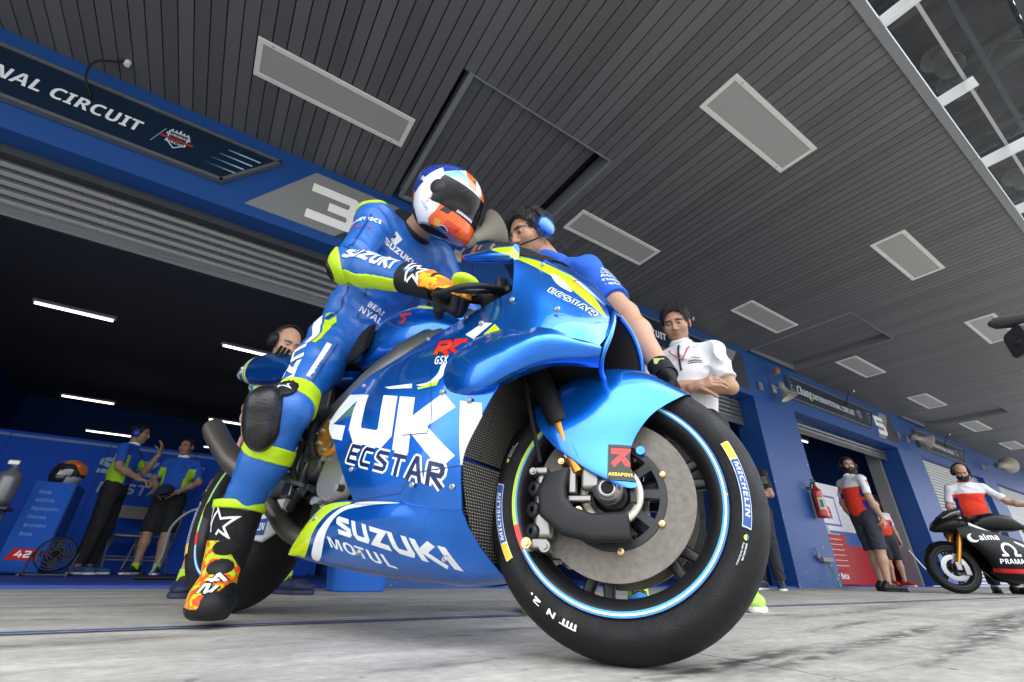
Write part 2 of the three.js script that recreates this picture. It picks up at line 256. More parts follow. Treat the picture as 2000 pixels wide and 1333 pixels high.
// --- floor: concrete slabs with open joints, worn and streaked with rubber
const STREAK = [[0.98, -0.66, 0.34, 0.03, 0.9], [1.2, -0.62, 0.3, 0.02, 0.7], [1.95, -0.72, 0.55, 0.035, 0.8], [2.5, -0.62, 0.8, 0.05, 0.9], [2.2, -0.95, 0.4, 0.03, 0.6], [1.9, -1.25, 0.7, 0.03, 0.35], [3.4, -0.8, 1.2, 0.05, 0.75], [3.2, -1.3, 0.9, 0.05, 0.5], [4.2, -1.5, 1.2, 0.06, 0.4], [0.5, -0.9, 0.3, 0.02, 0.35], [1.62, -0.5, 0.3, 0.02, 0.8], [5, -0.9, 1.5, 0.09, 0.6], [-0.2, -2.6, 0.6, 0.05, 0.25], [0.2, -3.2, 0.9, 0.06, 0.25]];
const floorTex = dataTex(2048, 1024, (u, v) => {
  const x = -2 + u * 12, z = 1.85 - v * 6;
  let b = 0.63 + 0.1 * fbm(x * 0.8, z * 1.3, 1.5, 4) + 0.11 * fbm(x * 4.5, z * 7, 4.2, 4) + 0.11 * fbm(x * 22, z * 30, 9, 3) + 0.1 * fbm(x * 70, z * 80, 2, 2);
  b += 0.06 * smooth(0.0, 0.35, fbm(x * 1.4, z * 9, 21, 4));
  const dk = smooth(0.1, 0.42, fbm(x * 1.1 + 3, z * 6.5, 33, 5)) * (0.2 + 0.5 * smooth(-0.1, 0.5, fbm(x * 9, z * 22, 3.3, 3)));
  b -= 0.34 * dk;
  let s = 0; for (const [sx, sz, L, w, a] of STREAK) { const dx = (x - sx) / L, dz = (z - sz + 0.12 * (x - sx)) / w, e = dx * dx + dz * dz; if (e < 6) s = Math.max(s, a * Math.exp(-e * 0.9) * smooth(-0.18, 0.22, fbm(x * 14, z * 46, sx * 5, 4) + 0.1)); }
  b -= 0.42 * s;
  const pit = smooth(0.34, 0.42, fbm(x * 30, z * 30, 77, 2)) * 0.16; b -= pit;
  return [b * 1.0, b * 0.972, b * 0.92];
}, true, THREE.MirroredRepeatWrapping);
const floorRough = dataTex(512, 512, (u, v) => 0.72 + 0.5 * tileFbm(u, v, 7, 5));
M.concrete = std(lin(1, 1, 1), 1, 0, { map: floorTex, bumpMap: rep(grainTex, 12, 6), bumpScale: 0.0016, roughnessMap: rep(floorRough, 4, 2) });
{
  const fl = structure('pit_lane_floor', 'pale worn concrete floor with black rubber streaks');
  const xs = [-6, 1.0, 7.2, 13.5, 20, 40], zs = [WZ - 0.02, -1.04, -0.49, 2.6, 5.7, 9];
  for (let i = 0; i < xs.length - 1; i++) for (let j = 0; j < zs.length - 1; j++) {
    const x0 = xs[i] + 0.003, x1 = xs[i + 1] - 0.003, z0 = zs[j] + 0.0025, z1 = zs[j + 1] - 0.0025, g = bx2(x0, x1, -0.12, 0, z0, z1), p = g.attributes.position, q = g.attributes.uv;
    for (let k = 0; k < p.count; k++) q.setXY(k, (p.getX(k) + 2) / 12, (1.85 - p.getZ(k)) / 6);
    part('slab', g, M.concrete, fl);
  }
  const ground = new THREE.Mesh(new THREE.PlaneGeometry(900, 900).rotateX(-PI / 2), std(lin(0.13, 0.13, 0.128), 0.85));
  ground.name = 'ground'; ground.position.y = -0.03; ground.receiveShadow = true; ground.userData = { kind: 'structure', label: 'grey pit lane and circuit ground beyond the slabs' }; scene.add(ground);
  // thin blue line painted along the lane, worn
  const lm = film(2048, 32, (c) => { c.fillStyle = 'rgb(22,66,138)'; c.fillRect(0, 2, 2048, 28); c.globalCompositeOperation = 'destination-out'; for (let i = 0; i < 500; i++) { c.fillStyle = 'rgba(0,0,0,' + (0.1 + 0.4 * rnd()) + ')'; c.fillRect(rnd() * 2048, rnd() * 32, 1 + rnd() * 22, 1 + rnd() * 3); } }, 0.6);
  for (const [z, x0, x1] of [[-1.66, -2, 4], [-1.66, 4, 10], [-1.66, 10, 22]]) { const g = new THREE.PlaneGeometry(x1 - x0, 0.042).rotateX(-PI / 2); g.translate((x0 + x1) / 2, 0.004, z); part('painted_line', g, lm, fl); }
}
// --- garage wall: pillars and header in gloss blue
const PIL = [[-5.3, -3.95], [1.42, 2.67], [8.05, 9.45], [14.42, 15.95], [21.1, 22.5], [27.7, 29.2], [34.3, 35.8]];
{
  const w = thing('garage_wall', 'blue painted garage front wall with broad pillars and header', 'wall'); w.userData.kind = 'structure';
  for (const [a, b] of PIL) { part('pillar', bx2(a, b, 0, 3.14, WZ - 0.42, WZ), M.blueWall, w); }
  const hx = [-5.3, 2.045, 8.75, 15.18, 21.8, 28.5, 35.8]; for (let i = 0; i < 6; i++) part('header', bx2(hx[i] + 0.002, hx[i + 1] - 0.002, 3.142, H + 0.1, WZ - 0.42, WZ), M.blueWall, w);
  // chips and scuffs in the paint, down the edges and along the foot
  const chips = (sd) => film(512, 1024, (c) => { for (let i = 0; i < 170; i++) { const e = rnd(), x = e < 0.45 ? rnd() ** 3 * 60 : e < 0.8 ? 512 - rnd() ** 3 * 60 : rnd() * 512, y = 1024 - rnd() ** 2.2 * 1000, w = 1 + rnd() ** 4 * 6; c.fillStyle = 'rgba(' + (rnd() < 0.6 ? '205,210,220' : '20,24,40') + ',' + (0.3 + 0.6 * rnd()) + ')'; c.beginPath(); c.ellipse(x, y, w, w * (0.5 + 1.6 * rnd()), rnd() * 3, 0, 7); c.fill(); } for (let i = 0; i < 40; i++) { c.fillStyle = 'rgba(30,34,50,' + 0.25 * rnd() + ')'; c.fillRect(rnd() * 512, 900 + rnd() * 120, 10 + rnd() * 60, 2 + rnd() * 5); } }, 0.6);
  const chip = [chips(1), chips(2)]; PIL.slice(1, 5).forEach(([a, b], i) => { const g = new THREE.PlaneGeometry(b - a - 0.01, 3.1); g.translate((a + b) / 2, 1.56, WZ + 0.004); part('paint_wear', g, chip[i % 2], w); });
  // number panels painted on the header
  const dig = (ch, x) => { const m = film(256, 256, (c) => { c.fillStyle = 'rgba(0,0,0,0)'; c.strokeStyle = '#fbfbf8'; word(c, ch, 14, 20, 216, 0.98, 0.24); }, 0.5); const g = new THREE.PlaneGeometry(0.7, 0.56); g.translate(x - 0.15, 3.6, WZ + 0.0085); part('number', g, m, w); };
  for (const [x, ch] of [[0.5, '3'], [7.28, '4'], [13.98, '5']]) {
    const wd = x > 10 ? 0.5 : 0.95;
    const p = extrude([[x - wd, 3.262], [x - 0.1, 3.262], [x + 0.52, 3.99], [x - wd + 0.52, 3.99]], 0.004); p.translate(0, 0, WZ); part('number_panel', p, M.lightGrey, w);
    const q = extrude([[x - 0.098, 3.262], [x + 0.7, 3.262], [x + 0.7, 3.99], [x + 0.522, 3.99]], 0.004); q.translate(0, 0, WZ); part('number_panel', q, M.darkGrey, w);
    dig(ch, x);
  }
  part('soffit_trim', bx2(-3.95, 1.42, 3.06, 3.14, WZ - 0.42, WZ - 0.2), M.darkGrey, w);
}
// --- circuit signs on the header
function signTex() {
  return canvasTex(2048, 280, (c, W, h) => {
    c.fillStyle = '#052038'; c.fillRect(0, 0, W, h); 
    const fit = (t, font, x, y, w, sk) => { c.save(); c.fillStyle = '#e9edf0'; c.font = font; const m = c.measureText(t).width; c.translate(x, y); c.transform(w / m, 0, sk, 1, 0, 0); c.fillText(t, 0, 0); c.restore(); };
    fit('Chang', 'bold 150px serif', 130, 184, 315, -0.16); fit('INTERNATIONAL CIRCUIT', 'bold 100px sans-serif', 462, 182, 1010, -0.06);
    c.strokeStyle = '#9fb0bd'; c.lineWidth = 3; c.beginPath(); c.moveTo(1556, 90); c.lineTo(1524, 205); c.stroke();
    // shield badge
    for (const x of [1612]) { c.save(); c.translate(x, 140); c.strokeStyle = '#d8dcdf'; c.lineWidth = 5; c.beginPath(); c.moveTo(-40, -46); c.lineTo(40, -46); c.lineTo(36, 20); c.lineTo(0, 58); c.lineTo(-36, 20); c.closePath(); c.stroke(); c.fillStyle = '#d8dcdf'; for (let i = -2; i < 3; i++) { c.beginPath(); c.moveTo(i * 16 - 7, -50); c.lineTo(i * 16, -66 - (i === 0 ? 10 : 0)); c.lineTo(i * 16 + 7, -50); c.fill(); } c.font = 'bold 22px sans-serif'; c.textAlign = 'center'; c.fillText('BURIRAM', 0, -18); c.fillStyle = '#b02a20'; c.fillRect(-66, -6, 132, 14); c.fillStyle = '#d8dcdf'; c.fillText('CIRCUIT', 0, 30); c.restore(); }
    for (const [x, s] of [[1730, 1], [10, -1]]) for (let i = 0; i < 4; i++) { const gr = c.createLinearGradient(x, 0, x + 150, 0); gr.addColorStop(s > 0 ? 0 : 1, 'rgba(140,190,225,0)'); gr.addColorStop(s > 0 ? 1 : 0, 'rgba(170,205,230,.95)'); c.fillStyle = gr; c.fillRect(x - i * 28 * s + (s < 0 ? -80 : 84), 60 + i * 46, 150, 9); }
    c.strokeStyle = '#cfd6db'; c.lineWidth = 5; c.beginPath(); c.arc(70, 140, 44, 0.5, 4.6); c.stroke();
  });
}
const signFace = std(lin(1, 1, 1), 0.3, 0, { map: signTex() });
const frameMetal = std(lin(0.2, 0.21, 0.2), 0.4, 0.6);
[[-4.15, -0.28, 'between the dark garage shutter and the ceiling'], [2.82, 6.75, 'behind the man in the white shirt'], [9.47, 13.42, 'above the open garage with red cabinets'], [16.05, 19.95, 'above the closed pale roller shutter']].forEach(([a, b, where]) => {
  const s = thing('circuit_sign', 'long navy circuit sign in a grey frame ' + where, 'sign', 'circuit signs over the garages'), y0 = 3.39, y1 = 3.88, sl = 0.4;
  const sh = [[a, y0], [b - sl, y0], [b, y1], [a, y1]], f = new THREE.ShapeGeometry(new THREE.Shape(sh.map((p) => new THREE.Vector2(...p)))), p = f.attributes.position, u = f.attributes.uv;
  for (let i = 0; i < p.count; i++) u.setXY(i, (p.getX(i) - a) / (b - a), (p.getY(i) - y0) / (y1 - y0)); f.translate(0, 0, WZ + 0.052); part('sign_face', f, signFace, s);
  part('backing', extrude([[a, y0], [b - sl, y0], [b, y1], [a, y1]], 0.045).translate(0, 0, WZ + 0.003), M.darkGrey, s);
  const bar = (p, q, w) => { const d = [q[0] - p[0], q[1] - p[1]], L = Math.hypot(...d), g = box(L + w, w, 0.06); g.rotateZ(Math.atan2(d[1], d[0])); g.translate((p[0] + q[0]) / 2, (p[1] + q[1]) / 2, WZ + 0.036); part('frame', g, frameMetal, s); };
  bar([a, y0], [b - sl, y0], 0.032); bar([a, y1], [b, y1], 0.03); bar([b - sl, y0], [b, y1], 0.028); bar([a, y0], [a, y1], 0.028);
});
{ // spotlight arms curving over the signs
  for (const [x, where] of [[-1.7, 'above the sign beside the dark shutter'], [6.1, 'over the sign behind the man in white'], [12.0, 'over the sign of the open garage'], [18.2, 'over the sign of the closed shutter']]) {
    const s = thing('sign_lamp', 'thin black cable arm with white tip ' + where, 'lamp', 'cable arms over the signs');
    part('cable', tube([[x - 0.05, 3.72, WZ + 0.06], [x - 0.12, 3.85, WZ + 0.14], [x - 0.1, 3.98, WZ + 0.2], [x + 0.03, 4.05, WZ + 0.24], [x + 0.1, H, WZ + 0.25]], 0.009, 20, 6), M.black, s);
    part('cap', cyl([x + 0.1, H - 0.05, WZ + 0.25], [x + 0.1, H - 0.002, WZ + 0.25], 0.022), M.white, s);
  }
}
// --- roller shutters
function shutter(x0, x1, y0, y1, z, mat, label, barMat) {
  const s = thing('roller_shutter', label, 'shutter', undefined), pitch = 0.084, n = Math.ceil((y1 - y0) / pitch);
  const pr = []; for (let k = 0; k <= 8; k++) { const t = k / 8; pr.push([0.018 * Math.sin(PI * t) + 0.002, t * pitch * 0.88]); } pr.push([-0.006, pitch * 0.88], [-0.006, 0]);
  const g = extrude(pr, x1 - x0); g.rotateY(PI / 2); g.translate(x0, 0, 0); g.rotateY(0); // profile x becomes -z
  const p = g.attributes.position; for (let i = 0; i < p.count; i++) p.setZ(i, -p.getZ(i)); const ix = g.index; const q = g.clone(); for (let i = 0; i < q.attributes.position.count; i += 3) { for (const k of ['position', 'normal', 'uv']) { const A = q.attributes[k], m = A.itemSize; for (let c = 0; c < m; c++) { const t = A.array[(i + 1) * m + c]; A.array[(i + 1) * m + c] = A.array[(i + 2) * m + c]; A.array[(i + 2) * m + c] = t; } } } q.computeVertexNormals(); const gg = smoothCrease(q, 35);
  for (let i = 0; i < n; i++) { const m = part('slat', gg, mat, s); m.position.set(0, y1 - (i + 1) * pitch, z); }
  const yb = y1 - n * pitch; part('bottom_bar', rbox(x1 - x0, 0.1, 0.03, 0.006, (x0 + x1) / 2, yb - 0.052, z + 0.004), barMat || mat, s);
  return s;
}
shutter(-3.93, 1.4, 2.66, 3.16, WZ - 0.3, M.slat, 'grey roller shutter rolled nearly up over the dark garage');
shutter(2.69, 8.03, 2.75, 3.16, WZ - 0.3, M.slat, 'grey roller shutter rolled up behind the man in white');
shutter(9.47, 14.4, 3.02, 3.12, WZ - 0.3, M.slat, 'rolled up shutter over the open garage with red cabinets');
shutter(22.52, 27.68, 0.12, 3.16, WZ - 0.16, M.slatLight, 'farthest closed roller shutter at the end of the garages');
shutter(15.97, 21.08, 0.12, 3.16, WZ - 0.16, M.slatLight, 'closed pale roller shutter behind the black motorcycle');
// --- ceiling of grey metal planks with a gap between each two
const FIX = []; for (let i = 0; i < 8; i++) FIX.push(-0.66 + i * 3.58);
const HATCH = [[0.98, 2.68], [8.18, 9.82], [15.3, 16.95]];
{
  const c = structure('ceiling', 'ceiling of narrow grey metal planks over the pit apron');
  const gl = box(PL - 0.009, 0.014, 4.0, 0, H + 0.007, -2.152), gs = box(PL - 0.009, 0.014, 2.14, 0, H + 0.007, -1.222);
  for (let i = 0; i < 300; i++) { const x = -3.3 + i * PL, hat = HATCH.some(([a, b]) => x > a - 0.05 && x < b + 0.05); const m = part('plank', hat ? gs : gl, M.plank[Math.floor(rnd() * 6)], c); m.position.x = x; }
  part('ceiling_void', bx2(-6, 34, H + 0.25, H + 0.3, -4.5, -0.17), M.void, c);
  for (let i = 0; i < 10; i++) part('fascia', bx2(-5 + i * 3.6, -5 + i * 3.6 + 3.59, H - 0.018, H + 0.3, -0.168, -0.1), M.grey, c);
  HATCH.forEach(([a, b]) => {
    const z0 = -4.08, z1 = -2.3, g = part('hatch_frame', merge([bx2(a - 0.02, a + 0.03, H - 0.003, H + 0.16, z0, z1), bx2(b - 0.01, b + 0.02, H - 0.004, H + 0.2, z0, z1), bx2(a + 0.011, b - 0.011, H - 0.004, H + 0.16, z0 - 0.01, z0 + 0.03)]), M.grey, c); part('hatch_trim', bx2(a - 0.02, b + 0.02, H - 0.008, H + 0.16, z1 - 0.0, z1 + 0.014), M.grey, c);
    const n = 13, wp = (b - a - 0.2) / n; for (let k = 0; k < n; k++) { const q = part('hatch_plank', box(wp - 0.008, 0.014, z1 - z0 - 0.05, 0, 0, (z0 + z1) / 2), M.plank[k % 6], g); q.position.set(a + 0.03 + wp * (k + 0.5), H + 0.035 + 0.05 * k / n, 0); q.rotation.z = 0.028; }
  });
}
FIX.forEach((x, i) => { for (const [z, row] of [[-3.2, 'nearest the wall'], [-1.17, 'along the outer edge']]) {
  const ord = ['first', 'second', 'third', 'fourth', 'fifth', 'sixth', 'seventh', 'eighth'][i];
  const f = thing('ceiling_light', 'unlit pale framed ceiling light, ' + ord + ' from number three in the row ' + (row === 'nearest the wall' ? 'beside the wall' : 'along the open edge'), 'ceiling light', 'unlit ceiling lights'), L = 1.4, W = 0.385, b = 0.045;
  const fr = merge([rbox(L, 0.016, b, 0.003, 0, 0, W / 2 - b / 2), rbox(L, 0.016, b, 0.003, 0, 0, -W / 2 + b / 2), rbox(b, 0.015, W - 2 * b, 0.003, L / 2 - b / 2, 0, 0), rbox(b, 0.015, W - 2 * b, 0.003, -L / 2 + b / 2, 0, 0)]);
  f.position.set(x + L / 2, H - 0.004, z); part('frame', fr, M.fixture, f); part('diffuser', rbox(L - 2 * b, 0.006, W - 2 * b, 0.002, 0, 0.0005, 0), M.diffuser, f);
  for (const k of [-1, 1]) part('screw', cyl([k * (L / 2 - 0.12), -0.0105, -k * (W / 2 - 0.022)], [k * (L / 2 - 0.12), -0.006, -k * (W / 2 - 0.022)], 0.006), M.darkGrey, f);
} });
// --- glazed strip outside the fascia: white beams, glass, a tall dark roof with trusses above
{
  const gz = thing('glass_canopy', 'glass canopy strip on white beams outside the ceiling edge', 'canopy');
  for (let i = 0; i < 16; i++) part('beam', bx2(-3.96 + i * 1.255 - 0.012, -3.96 + i * 1.255 + (i % 2 ? 0.006 : 0.02), H + 0.02, H + 0.14, -0.098, i % 2 ? 0.16 : 0.53), M.white, gz);
  part('purlin', bx2(-5, 16, H + 0.145, H + 0.17, 0.1, 0.125), M.steel, gz); part('purlin', bx2(-5, 16, H + 0.02, H + 0.1, 0.532, 0.57), M.darkGrey, gz);
  const glass = std(lin(0.75, 0.78, 0.8), 0.02, 0, { transmission: 1, thickness: 0, ior: 1.3 });
  for (let i = 0; i < 8; i++) part('pane', bx2(-3.93 + i * 2.51 + 0.005, -3.93 + (i + 1) * 2.51 - 0.065, H + 0.172, H + 0.18, -0.095, 0.528), glass, gz);
  const rf = thing('upper_roof', 'tall dark corrugated roof carried on grey steel trusses', 'roof');
  const rp = []; const n = 220; for (let i = 0; i <= n; i++) { rp.push([-10 + i * 0.22, 10 + (i % 2) * 0.07]); } for (let i = n; i >= 0; i--) rp.push([-10 + i * 0.22, 10.1 + (i % 2) * 0.07]);
  const rg = extrude(rp, 6.3); rg.translate(0, 0, -5); part('roof_sheet', rg, std(lin(0.012, 0.013, 0.02), 0.8), rf);
  for (let i = 0; i < 12; i++) { const x = -2 + i * 2.6, L = [bx2(x - 0.06, x + 0.06, 9.3, 9.42, -5, 1.25), bx2(x - 0.05, x + 0.05, 9.86, 9.96, -5, 1.25)]; for (let k = 0; k < 7; k++) L.push(cyl([x, 9.4, -5 + k * 0.9], [x, 9.9, -4.55 + k * 0.9], 0.03, 0.03, 6), cyl([x, 9.4, -4.1 + k * 0.9], [x, 9.9, -4.55 + k * 0.9], 0.03, 0.03, 6)); part('truss', merge(L), std(lin(0.045, 0.045, 0.045), 0.8), rf); }
  part('purlin', bx2(-8, 30, 9.2, 9.28, 0.55, 0.63), M.darkGrey, rf);
  for (const [x, w] of [[10.1, 'by the third truss'], [15.5, 'by the fifth truss']]) {
    const fl = thing('floodlight_cluster', 'unlit cluster of round floodlights under the dark roof ' + w, 'floodlight', 'floodlight clusters under the dark roof');
    for (let k = 0; k < 4; k++) { const y = 9.7, p = [x + k * 0.42, y, 0.02 + (k % 2) * 0.12]; part('lamp', lathe([[0, 0.02], [0.02, 0.12], [0.12, 0.21], [0.2, 0.24], [0.21, 0.22], [0.12, 0.17], [0.05, 0.06]], p, [-0.5, -0.8, 0.2], 20), std(lin(0.1, 0.1, 0.095), 0.4, 0.3), fl); }
    part('bracket', bx2(x - 0.1, x + 1.4, 9.75, 9.8, 0.03, 0.09), M.darkGrey, fl);
  }
}
// --- garage interiors: deep dark rooms behind the wall
{
  const r = structure('garage_interior', 'dark garage rooms behind the wall'), zb = -15.8;
  part('floor', bx2(-5.3, 36, -0.1, 0.018, zb, WZ - 0.425), std(lin(0.008, 0.04, 0.22), 0.6), r);
  for (const [a, b] of [[-3.945, 1.415], [2.675, 8.045], [9.455, 14.415], [15.955, 21.095]]) part('threshold', bx2(a, b, -0.1, 0.018, WZ - 0.424, WZ - 0.03), std(lin(0.014, 0.06, 0.34), 0.4), r);
  part('back_wall', bx2(-5.5, 36, 0, 4.4, zb - 0.2, zb), M.darkRoom, r); part('room_ceiling', bx2(-5.5, 36, 3.9, 4.1, zb, WZ - 0.43), M.roomTop, r);
  for (const [x, nm] of [[-4.6, 0], [2.05, 0], [8.75, 0], [15.2, 0], [21.8, 0]]) part('partition', bx2(x - 0.1, x + 0.1, 0.02, 3.89, zb + 0.01, WZ - 0.43), M.darkRoom, r);
  // pale return walls inside the openings
  part('door_reveal', bx2(14.28, 14.41, 0.02, 3.1, WZ - 0.7, WZ - 0.43), M.lightGrey, r);
}
const tubeGlow = new THREE.MeshStandardMaterial({ color: 0xffffff, emissive: new THREE.Color(1, 0.96, 0.86), emissiveIntensity: 1.6 });
function tubeLight(x0, x1, y, z, dz, label, I = 5) {
  const t = thing('tube_light', label, 'tube light', 'lit tube lights in the garages');
  part('tube', cyl([x0, y, z], [x1, y, z + dz], 0.014, 0.014, 10), tubeGlow, t); part('batten', rbox(x1 - x0 + 0.06, 0.04, 0.05, 0.006, (x0 + x1) / 2, y + 0.038, z + dz / 2), M.grey, t);
  const l = new THREE.RectAreaLight(new THREE.Color(1, 0.96, 0.88), I, x1 - x0, 0.05); l.position.set((x0 + x1) / 2, y - 0.03, z + dz / 2); l.lookAt((x0 + x1) / 2, 0, z + dz / 2); t.add(l);
}
[[-2.34, -1.6, -6.97], [-0.37, 0.37, -6.97], [-2.76, -2.0, -11.25], [-0.39, 0.39, -11.3], [-2.79, -1.95, -14.2], [-0.4, 0.3, -14.3]].forEach(([a, b, z], i) => tubeLight(a, b, 2.9, z, -0.02, 'lit tube light in the ' + ['first', 'second', 'third'][i >> 1] + ' row behind the dark shutter, ' + (i % 2 ? 'towards the number three' : 'towards the blue cabinet'), 2));
tubeLight(10.2, 11.4, 2.95, -4.9, 0, 'lit white tube light on the ceiling of the open garage with red cabinets', 5);
// ---------------------------------------------------------------- the racing motorcycle
// local frame: x forward, y up, z to the machine's right; origin on the ground under the rear axle
const BIKE_POS = V(0.16, 0, -2.15), FR = [1.524, 0.298], RK = 23 * PI / 180;
function bikeMatrix(pos, fwd, lean) { const F = V(...fwd).normalize(), U0 = V(0, 1, 0), R0 = F.clone().cross(U0), U = U0.clone().multiplyScalar(Math.cos(lean)).addScaledVector(R0, Math.sin(lean)), R = F.clone().cross(U); return new THREE.Matrix4().makeBasis(F, U, R).setPosition(pos); }
const BM = bikeMatrix(BIKE_POS, [0.387, 0, 0.922], -3 * PI / 180);
const moto = thing('racing_motorcycle', 'blue racing motorcycle with white and lime lettering under the rider', 'motorcycle');
const rider = thing('person', 'rider in blue leathers and full-face helmet astride the blue motorcycle', 'person');
// livery print, drawn in metres of the side view
const LX = 0.4, LY = 1.28, LS = 1500, LW = 2048, LH = 1840;
function livery(c, metal) {
  const BLUE = metal ? '#c8c8c8' : '#0a74e0', WHITE = metal ? '#000' : '#f2f4f4', LIME = metal ? '#000' : '#c4e31a', NAVY = metal ? '#444' : '#12275c', RED = metal ? '#000' : '#d8231a', DARK = metal ? '#000' : '#0b1730';
  c.fillStyle = BLUE; c.fillRect(0, 0, LW, LH);
  const X = (b) => (b - LX) * LS, Y = (b) => (LY - b) * LS;
  const poly = (P, f) => { c.fillStyle = f; c.beginPath(); P.forEach((p, i) => i ? c.lineTo(X(p[0]), Y(p[1])) : c.moveTo(X(p[0]), Y(p[1]))); c.closePath(); c.fill(); };
  const curve = (P, f) => { c.fillStyle = f; c.beginPath(); const n = P.length; for (let i = 0; i <= n * 8; i++) { const p = crAt(P, i / (n * 8), true); i ? c.lineTo(X(p[0]), Y(p[1])) : c.moveTo(X(p[0]), Y(p[1])); } c.fill(); };
  // unit frame: tl = top left, tr = top right, bl = bottom left
  const inQuad = (tl, tr, bl, fn) => { c.save(); c.transform((tr[0] - tl[0]) * LS, -(tr[1] - tl[1]) * LS, (bl[0] - tl[0]) * LS, -(bl[1] - tl[1]) * LS, X(tl[0]), Y(tl[1])); fn(); c.restore(); };
  const textFit = (t, font) => { c.font = '700 100px ' + font; const w = c.measureText(t).width; c.scale(1 / w, 1 / 74); c.fillText(t, 0, 74); };
  // darker foot of the belly and navy flash
  // large name on the side
  inQuad([0.19, 0.7685], [1.325, 0.473], [0.2, 0.6235], () => { c.scale(1 / 5.63, 1); c.strokeStyle = WHITE; word(c, 'SUZUKI', 0, 0, 1, 0.96, 0.31, 0.11); });
  inQuad([0.874, 0.445], [1.25, 0.346], [0.866, 0.392], () => { c.transform(1 / 5.6, 0, 0, 1, 0, 0); c.transform(1, 0, -0.12, 1, 0, 0); word(c, 'ECSTAR', 0.05, 0, 1, 0.74, 0.18, 0.2, [WHITE, 0.2, NAVY]); c.strokeStyle = NAVY; word(c, 'ECSTAR', 0.05, 0, 1, 0.74, 0.18, 0.2); });
  // belly
  curve([[0.899, 0.292], [0.78, 0.298], [0.725, 0.283], [0.6, 0.186], [0.587, 0.174], [0.64, 0.172], [0.687, 0.175], [0.794, 0.271]], LIME);
  curve([[1.095, 0.277], [0.917, 0.289], [0.819, 0.267], [0.712, 0.172], [0.755, 0.169], [0.845, 0.263], [0.948, 0.279]], WHITE);
  inQuad([0.848, 0.262], [1.232, 0.181], [0.857, 0.219], () => { c.scale(1 / 6.2, 1); c.strokeStyle = WHITE; word(c, 'SUZUKI', 0, 0, 1, 0.94, 0.27, 0.15); });
  inQuad([0.8, 0.217], [1.03, 0.17], [0.807, 0.191], () => { c.fillStyle = WHITE; textFit('MOTUL', 'sans-serif'); });
  // flashes round the model mark
  inQuad([1.132, 0.702], [1.258, 0.665], [1.146, 0.648], () => { c.save(); c.transform(1, 0, -0.1, 1, 0.03, 0); c.scale(1 / 2.1, 1); c.strokeStyle = DARK; word(c, 'R', 0, 0, 1, 1.1, 0.3, 0.1, [DARK, 0.18, RED]); c.strokeStyle = RED; word(c, 'R', 0, 0, 1, 1.1, 0.3); c.fillStyle = RED; c.fillRect(1.15, 0, 0.9, 0.26); c.beginPath(); c.moveTo(2.0, 0.1); c.lineTo(1.3, 0.62); c.lineTo(1.9, 1); c.lineTo(1.5, 1); c.lineTo(0.9, 0.62); c.lineTo(1.5, 0.1); c.fill(); c.restore(); });
  inQuad([1.15, 0.642], [1.205, 0.628], [1.152, 0.615], () => { c.scale(1, 1); c.fillStyle = WHITE; textFit('GSX', 'sans-serif'); });
  poly([[1.244, 0.682], [1.298, 0.704], [1.33, 0.69], [1.28, 0.655]], WHITE); poly([[1.302, 0.652], [1.34, 0.684], [1.36, 0.66], [1.356, 0.641]], LIME);
  curve([[1.103, 0.565], [1.151, 0.563], [1.18, 0.58], [1.186, 0.604], [1.203, 0.6], [1.2, 0.565], [1.152, 0.553]], WHITE); poly([[1.11, 0.556], [1.19, 0.558], [1.185, 0.545], [1.115, 0.55]], LIME);
  poly([[0.965, 0.592], [1.085, 0.574], [1.088, 0.56], [0.99, 0.58]], WHITE);
  // nose
  curve([[1.27, 0.99], [1.38, 0.948], [1.445, 0.908], [1.501, 0.862], [1.568, 0.721], [1.538, 0.75], [1.467, 0.835], [1.382, 0.908], [1.33, 0.94]], LIME);
  curve([[1.44, 0.87], [1.47, 0.845], [1.5, 0.789], [1.467, 0.815]], WHITE);
  inQuad([1.462, 0.792], [1.556, 0.722], [1.46, 0.772], () => { c.scale(1 / 5.5, 1); word(c, 'ECSTAR', 0, 0, 1, 0.78, 0.17, 0.16, [WHITE, 0.3, NAVY]); c.strokeStyle = NAVY; word(c, 'ECSTAR', 0, 0, 1, 0.78, 0.2, 0.16); });
  poly([[1.484, 0.892], [1.53, 0.845], [1.566, 0.77], [1.52, 0.815], [1.48, 0.86]], metal ? '#000' : '#e87722'); poly([[1.487, 0.884], [1.53, 0.838], [1.556, 0.785], [1.52, 0.818], [1.486, 0.862]], WHITE); 
  // tank
  poly([[0.851, 0.925], [0.92, 0.903], [0.924, 0.892], [0.885, 0.898], [0.9, 0.885], [0.892, 0.868], [0.861, 0.88], [0.888, 0.884], [0.872, 0.9]], RED);
  poly([[0.79, 0.95], [0.905, 0.948], [0.898, 0.928]], WHITE); poly([[0.912, 0.946], [0.955, 0.932], [1.035, 0.878], [0.942, 0.918]], LIME);
  // panel gaps are lines of sealant between the two mouldings
  c.strokeStyle = metal ? '#222' : '#06224f'; c.lineWidth = 3.5; for (const P of [[[1.143, 0.63], [1.186, 0.459], [1.176, 0.424], [1.085, 0.433]], [[0.887, 0.291], [1.097, 0.297], [1.135, 0.336], [1.28, 0.34]], [[1.37, 0.757], [1.297, 0.722], [1.244, 0.7]]]) { c.beginPath(); P.forEach((p, i) => i ? c.lineTo(X(p[0]), Y(p[1])) : c.moveTo(X(p[0]), Y(p[1]))); c.stroke(); }
}
const livMap = canvasTex(LW, LH, (c) => livery(c, false)), livMetal = canvasTex(LW, LH, (c) => livery(c, true), { linear: true });
const luv = (p) => [(p[0] - LX) * LS / LW, 1 - (LY - p[1]) * LS / LH];
const flake = dataTex(256, 256, () => 0.5 + 0.5 * (rnd() - 0.5));
const paintO = { clearcoat: 1, clearcoatRoughness: 0.03, roughness: 0.24 };
